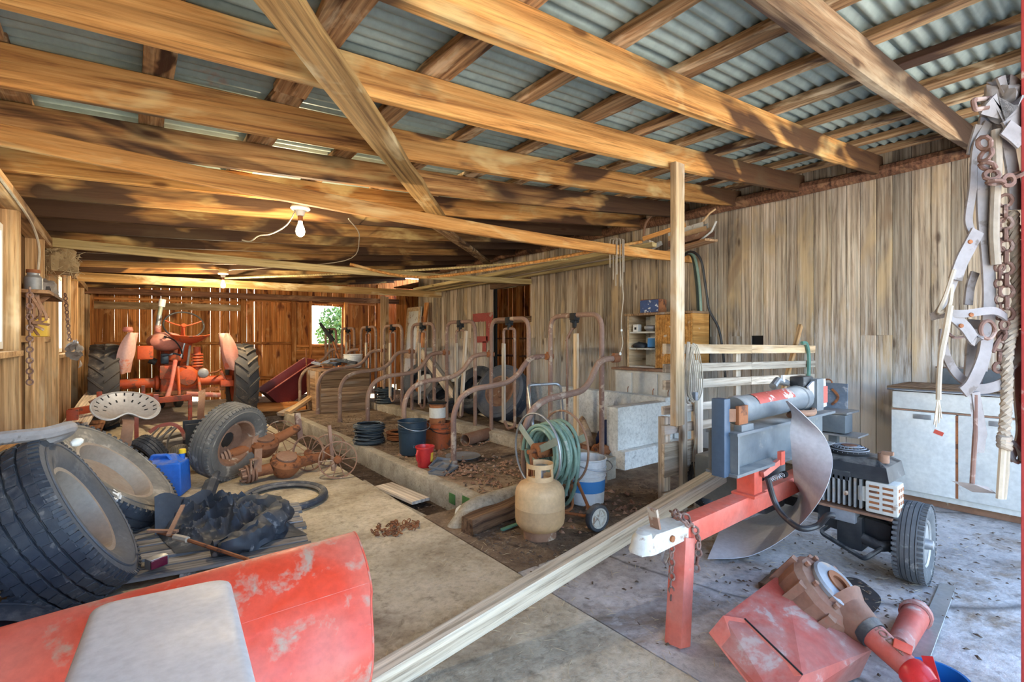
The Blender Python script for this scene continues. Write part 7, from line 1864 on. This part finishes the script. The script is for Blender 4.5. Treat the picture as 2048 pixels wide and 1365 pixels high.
# cast lettering on the shaft tube
sd = yo
upv = (Vector((-0.618, -0.786, 0.9))).normalized()
upv = (upv - sd * upv.dot(sd)).normalized()
tx = Matrix((sd, upv.cross(sd), upv)).transposed()
p_ = s1.lerp(s2, 0.45) + upv * 0.0425
text('lettering', 'MODEL', 0.036, 'gearbox', gb, Matrix.Translation(p_) @ tx.to_4x4(), extrude=0.0015)
# shaft tube and strip on the floor, blue bucket, dark stain rod
o = empty('steel_sleeve', (2.5, 0.57, 0.0), label='faded pink steel sleeve lying by the gearbox', cat='sleeve')
MB().tube([(2.74, 0.585, 0.055), (2.36, 0.562, 0.055)], [0.052, 0.040], 16).build('sleeve_tube', 'faded_red', o, world=True)
MB().lathe([(0.052, 0), (0.06, 0.005), (0.06, 0.03), (0.052, 0.035)], 16, Matrix.Translation((2.72, 0.584, 0.055)) @ zframe((-1, -0.06, 0)).to_4x4(), closed=True).build('collar', 'faded_red', o, world=True)
MB().cyl((2.74, 0.585, 0.055), (2.80, 0.588, 0.055), 0.028, 12).build('shaft_end', 'steel', o, world=True)
o = board('steel_strip', (2.30, 0.505, 0.01), (3.26, 0.575, 0.01), 0.062, 0.008, 'weathered_board')
o.data = o.data.copy(); o.data.materials[0] = M['steel']; tag(o, 'flat grey steel strip lying on the floor beside the pink sleeve', 'strip')
o = empty('blue_pail', (2.10, 0.40, 0.0), label='bright blue pail behind the drive shaft yoke', cat='pail')
plain('pail_blue', (0.02, 0.20, 0.55), 0.35, spec=0.4)
MB().lathe([(0, 0), (0.075, 0), (0.086, 0.13), (0.092, 0.135), (0.092, 0.145), (0.083, 0.145), (0.072, 0.01), (0, 0.01)], 26).build('pail_body', 'pail_blue', o)
tag(board('bark_stick', (2.50, 1.14, 0.02), (2.72, 1.16, 0.02), 0.035, 0.03, 'rotten_wood', rough=0.3, seg=6), 'short rough bark stick lying on the concrete under the sheet strip', 'stick')
tag(board('stone_block', (1.90, 0.98, 0.03), (1.99, 0.95, 0.03), 0.08, 0.06, 'weathered_board', rough=0.2, seg=2), 'small pale chunk beneath the red housing', 'block')
cr2 = empty('slatted_crate', (2.15, 0.13, 0.0), label='narrow weathered slatted crate beside the red jamb', cat='crate')
for i, (x_, z) in enumerate(((2.02, 0.06), (2.02, 0.2), (2.02, 0.34))):
    board('slat', (2.03, 0.02, z), (2.38, 0.215, z), 0.02, 0.07, 'weathered_board', cr2, seed=i)
for t in (0.05, 0.5, 0.95):
    p = Vector((2.03, 0.02, 0)).lerp(Vector((2.38, 0.215, 0)), t)
    board('corner_post', (p.x, p.y - 0.02, 0.0), (p.x, p.y - 0.02, 0.44), 0.04, 0.04, 'weathered_board', cr2, up=(0, 1, 0))

# ================================================================ HARNESS AND ROPE ON THE JAMB
Dj = 1.30
def J(x, y_, d=0.0): return at(x, y_, D=Dj + d)
RIGHT = (0.786, -0.618, 0)
hn = empty('leather_harness', J(1975, 620), label='old grey leather harness straps hung on the red jamb', cat='harness')
def st_(pts, w, name='strap', mat='leather', t=0.006, wd=RIGHT): return strap([J(*p) for p in pts], w, t, wd).build(name, mat, hn, world=True)
st_([(1972, 238, .03), (1966, 300, .02), (1966, 420, .02), (1975, 520, .02), (1978, 600, .02), (1972, 680, .01), (1960, 740, 0)], 0.034)
st_([(2000, 175, .0), (2020, 170, .0), (2036, 200, .0), (2030, 250, -.01)], 0.05)
st_([(1985, 235, -.02), (2000, 215, -.03), (2025, 225, -.02), (2040, 260, -.02)], 0.075)
st_([(2010, 255, -.03), (2030, 270, -.03), (2046, 285, -.03)], 0.045)
st_([(2012, 275, 0), (2026, 350, 0), (2030, 420, 0)], 0.032)
st_([(1958, 250, .02), (1946, 290, .03), (1942, 310, .03)], 0.022)
st_([(1976, 245, .02), (1952, 295, .02), (1945, 375, .02), (1936, 440, .02), (1944, 475, .015), (1926, 512, .015), (1908, 560, .015), (1890, 605, .015), (1872, 634, .015)], 0.020)
st_([(1955, 462, .0), (1940, 490, .0), (1922, 525, .0), (1910, 560, .005)], 0.034)
st_([(1950, 545, .05), (1940, 575, .05), (1936, 610, .05)], 0.022)
st_([(1862, 634, .02), (1890, 628, -.01), (1930, 628, -.03), (1985, 622, -.03), (2012, 636, 0)], 0.020, wd=(0, 0.1, 1))
st_([(1905, 632, -.02), (1930, 655, -.03), (1950, 682, -.03), (1955, 660, -.02)], 0.028, wd=(0.5, -0.4, 0.7))
st_([(1888, 660, .03), (1888, 700, .02), (1910, 745, .02), (1945, 775, .02)], 0.022)
st_([(1975, 650, .01), (1968, 710, 0), (1945, 765, -.01), (1925, 785, -.01)], 0.032)
st_([(1945, 780, .01), (1985, 775, 0), (2020, 755, 0), (2034, 710, .01), (2030, 660, .02)], 0.026, wd=(0.3, -0.2, 0.9))
st_([(1955, 640, .06), (1950, 700, .06), (1945, 770, .05)], 0.05)
st_([(1950, 785, 0), (1956, 830, 0), (1962, 870, 0), (1958, 905, 0)], 0.022)
st_([(2036, 660, .02), (2034, 780, .02), (2040, 860, .02), (2030, 900, .02), (2018, 920, .01)], 0.018)
b = MB()
def lump(u, v):
    th = 2 * PI * u; ph = PI * (v - 0.5)
    d = Vector((math.cos(ph) * math.cos(th), math.cos(ph) * math.sin(th), math.sin(ph)))
    return J(2012, 215, 0.03) + Vector((d.x * 0.055, d.y * 0.05, d.z * 0.075)) * (1 + 0.5 * mnoise.noise(d * 2.6 + Vector((2, 5, 1))) + 0.25 * mnoise.noise(d * 6))
b.grid(lump, 30, 20)
b.build('folded_leather', 'leather', hn, world=True, angle=50)
for (x, y_) in ((1940, 484), (1942, 630), (1922, 652)):
    MB().lathe([(0.006, 0), (0.005, 0.003), (0, 0.004)], 10, Matrix.Translation(J(x, y_, -.035)) @ zframe((-0.7, -0.7, 0)).to_4x4()).build('rivet', 'rust', hn, world=True)
MB().tube([J(1975 + 14 * math.cos(a), 660 + 18 * math.sin(a), -.03) for a in [2 * PI * i / 16 for i in range(16)]], 0.005, 6, closed=True).build('ring', 'chain_rust', hn, world=True)
MB().tube([J(2030 + 10 * math.cos(a) + 6 * math.sin(a), 905 + 20 * math.sin(a), 0) for a in [2 * PI * i / 16 for i in range(16)]], 0.006, 6, closed=True).build('buckle', 'pan_grey', hn, world=True)
MB().tube(spline([J(1895, 665, .02), J(1910, 676, .02), J(1935, 672, .02)], 5), 0.004, 6).build('wire_hook', 'chain_rust', hn, world=True)
ch_ = empty('log_chain', J(2010, 420), label='rusty chain looped and hanging on the red jamb', cat='chain')
chain(ch_, spline([J(1962, 275, -.02), J(1974, 300, -.02), J(1968, 325, -.02), J(1985, 340, -.02), J(1980, 360, -.03), J(1998, 365, -.03), J(2020, 360, -.03), J(2042, 345, -.02)], 4), link=0.045, r=0.0058)
chain(ch_, [J(2010, 390), J(2012, 520), J(2014, 640)], link=0.042, r=0.0050)
chain(ch_, [J(2000, 430, .01), J(1999, 560, .01), J(2002, 640, .01)], link=0.030, r=0.0035)
chain(ch_, spline([J(2012, 640), J(2000, 690), J(1998, 730), J(1992, 745)], 4), link=0.035, r=0.0045)
MB().tube(rounded([J(1976, 215, -.03), J(1950, 220, -.03), J(1946, 200, -.03), J(1985, 196, -.02)], 0.006), 0.006, 7).build('hook', 'chain_rust', ch_, world=True)
MB().tube(spline([J(2046, 652, 0), J(2020, 660, 0), J(1998, 680, 0), J(1985, 705, 0)], 5), 0.0055, 7).build('iron_bail', 'chain_rust', ch_, world=True)
def twisted(o, pts, r, mat='rope', turns=26, name='rope_strand'):
    P = spline(pts, 10); n = len(P)
    for s in range(3):
        q = []
        for i, p in enumerate(P):
            d = (P[min(i + 1, n - 1)] - P[max(i - 1, 0)]).normalized()
            x = d.cross(Vector((0.3, 1, 0.1))).normalized(); y_ = d.cross(x)
            a = 2 * PI * (turns * i / n + s / 3)
            q.append(p + (x * math.cos(a) + y_ * math.sin(a)) * r * 0.55)
        MB().tube(q, r * 0.58, 6).build(name, mat, o, world=True)
rp2 = empty('thick_rope', J(2030, 560), label='thick twisted hemp rope with knot hanging on the red jamb', cat='rope')
twisted(rp2, [J(2026, 425), J(2032, 520), J(2034, 620), J(2016, 700, -.01), J(2014, 780, -.01), J(2010, 850, -.01), J(2006, 880, -.01)], 0.0125, turns=13)
for q in range(3):
    MB().tube([J(2009 + 9 * math.cos(a), 876 + 9 * q + 4 * math.sin(a + q), -.01 - .014 * math.sin(a)) for a in [2 * PI * i / 18 for i in range(18)]], 0.0085, 8, closed=True).build('knot', 'rope', rp2, world=True)
MB().tube([J(2006, 890, -.01), J(2002, 950, -.01), J(1999, 998, -.01)], 0.008, 7).build('rope_tail', 'twine', rp2, world=True)
MB().tube([J(2014, 890, -.01), J(2012, 945, -.01), J(2006, 998, -.01)], 0.007, 7).build('rope_tail', 'twine', rp2, world=True)
MB().tube(spline([J(1992, 260, 0), J(1994, 330, 0), J(1990, 400, 0), J(1988, 470, 0), J(1992, 530, 0)], 5), 0.011, 8).build('rope_length', 'rope', rp2, world=True)
tw = empty('twine_tie', J(1890, 700), label='frayed pale baling twine tied to the harness', cat='twine')
MB().tube(spline([J(1908, 540, -.01), J(1892, 590, -.01), J(1878, 625, -.01), J(1898, 612, -.02), J(1904, 570, -.01)], 6), 0.005, 6).build('loop', 'twine', tw, world=True)
MB().tube(spline([J(1900, 612, -.03), J(1892, 660, -.03), J(1882, 710, -.03), J(1878, 760, -.03), J(1877, 800, -.03)], 6), [0.0075] * 13 + [0.006] * 12, 7).build('tail', 'twine', tw, world=True)
rs = random.Random(3)
for i in range(9):
    p = J(1877, 790, -.03); q = J(1877 + rs.uniform(-9, 9), 830 + rs.uniform(-8, 25), -.03)
    MB().tube([p, p.lerp(q, 0.5) + Vector((rs.uniform(-.004, .004), 0, 0)), q], 0.0015, 4).build('frayed_end', 'twine', tw, world=True)
ir = empty('scraper_tool', J(1942, 880), label='thin iron scraper with crosswise blade hung from the harness', cat='scraper')
MB().tube([J(1950, 790), J(1950, 870), J(1944, 970)], 0.0055, 7).build('shank', 'chain_rust', ir, world=True)
MB().bm(hull([J(1902, 962), J(1915, 968, .01), J(1975, 974), J(1993, 988), J(1945, 985, .02), J(1945, 968, -.01), J(1902, 962, .004), J(1993, 988, .004)])).build('blade', 'leather', ir, world=True)
MB().bm(hull([J(1938, 790), J(1962, 795), J(1975, 870), J(1966, 902), J(1950, 910), J(1946, 850), J(1938, 790, .006), J(1975, 870, .006), J(1966, 902, .006)])).build('leather_tab', 'leather', hn, world=True)
# ================================================================ LITTER, TREES
def litter(name, n, boxes, mat, zf, L=(0.03, 0.12), w=(0.002, 0.006), label='', seed=1):
    rs = random.Random(seed); b = MB()
    tot = sum(q[4] for q in boxes)
    for (x0, x1, y0, y1, k_) in boxes:
        for i in range(int(n * k_ / tot)):
            x, y_ = rs.uniform(x0, x1), rs.uniform(y0, y1)
            if mnoise.noise(Vector((x * 1.8, y_ * 1.8, seed))) < rs.uniform(-0.5, 0.35): continue
            a = rs.uniform(0, PI); l = rs.uniform(*L); ww = rs.uniform(*w)
            d = Vector((math.cos(a), math.sin(a), rs.uniform(-0.1, 0.1))) * l / 2
            s = Vector((-math.sin(a), math.cos(a), 0)) * ww
            z = zf(x, y_) + 0.005 + rs.random() * 0.006
            p = Vector((x, y_, z))
            b.add([p - d - s, p + d - s * 0.6, p + d * 0.9 + s, p - d + s, p + Vector((0, 0, ww * 1.2))], [(0, 1, 4), (1, 2, 4), (2, 3, 4), (3, 0, 4)])
    return tag(b.build(name, mat, None, smooth=False), label, 'litter', kind='stuff')
def zfl(x, y_):
    if x < 1.645: return 0.0
    if y_ < 2.8: return 0.0
    if x < 2.0: return -0.1
    if x < 3.3 and y_ < 8.7: return 0.085
    if x < 3.5: return 0.195
    return 0.12
litter('straw_litter', 2600, [(1.2, 3.6, 0.6, 2.7, 3), (2.1, 3.25, 2.9, 6.5, 3), (0.4, 1.6, 1.6, 4, 1), (3.0, 4.7, 0.6, 1.2, 1)], 'straw', zfl, (0.012, 0.06), (0.0006, 0.0016), 'loose straw scattered over the floor', 3)
litter('bark_litter', 6500, [(1.7, 3.6, 1.9, 2.8, 3), (2.1, 3.3, 2.9, 7.5, 4), (1.66, 2.0, 2.9, 6, 1.6), (3.5, 4.5, 3.3, 8, 2), (1.7, 3.4, 0.5, 2.0, 1), (2.4, 4.6, 0.35, 1.1, 0.5), (1.7, 4.6, 8.8, 11, 1.5)], 'chip_dark', zfl, (0.008, 0.032), (0.002, 0.007), 'dark bark chips and dirt crumbs on the floor', 5)
litter('leaf_litter', 900, [(2.15, 3.25, 2.95, 4.6, 3), (3.5, 4.4, 3.3, 5, 1), (2.2, 3.2, 2.2, 2.8, 1)], 'rust_pale', zfl, (0.02, 0.06), (0.006, 0.018), 'brown dry leaves on the stall platform', 8)
# dark oil stain soaked into the concrete
b = MB()
b.grid(lambda u, v: (2.72 + 0.27 * (v ** 0.7) * math.cos(2 * PI * u) * (1 + 0.12 * math.sin(6 * PI * u)), 0.86 + 0.13 * (v ** 0.7) * math.sin(2 * PI * u), 0.0045), 40, 3)
coat('oil_stain', (0.045, 0.038, 0.036), wear=(0.14, 0.125, 0.115), wear_amt=0.35, scale=9, rough=0.6)
o = b.build('oil_stain', 'oil_stain', floor)
# leafy trees beyond the back window
def tree(x, y_, h, seed, label):
    o = empty('leafy_tree', (x, y_, -0.11), label=label, cat='tree', group='trees beyond the back window')
    MB().tube([(0, 0, 0), (0.1, 0, h * 0.4), (0.0, 0.1, h * 0.8)], [0.16, 0.11, 0.04], 8).build('trunk', 'rotten_wood', o)
    rs = random.Random(seed); b = MB()
    for i in range(2600):
        d = Vector((rs.gauss(0, 1), rs.gauss(0, 1), rs.gauss(0, 1))).normalized() * (rs.random() ** 0.4)
        p = Vector((d.x * h * 0.36, d.y * h * 0.36, h * 0.58 + d.z * h * 0.42))
        a = Vector((rs.uniform(-1, 1), rs.uniform(-1, 1), rs.uniform(-1, 1))).normalized() * 0.09; c_ = a.cross(Vector((rs.uniform(-1, 1), rs.uniform(-1, 1), rs.uniform(-1, 1)))).normalized() * 0.05
        b.add([p - a, p + c_, p + a, p - c_], [(0, 1, 2, 3)])
    tag(b.build('foliage', 'leaf_green', o, smooth=False), kind='stuff')
tree(6.6, 19.0, 2.9, 1, 'leafy green tree filling the lower left of the back window')
tree(8.9, 21.0, 3.3, 2, 'taller leafy green tree at the right of the back window')
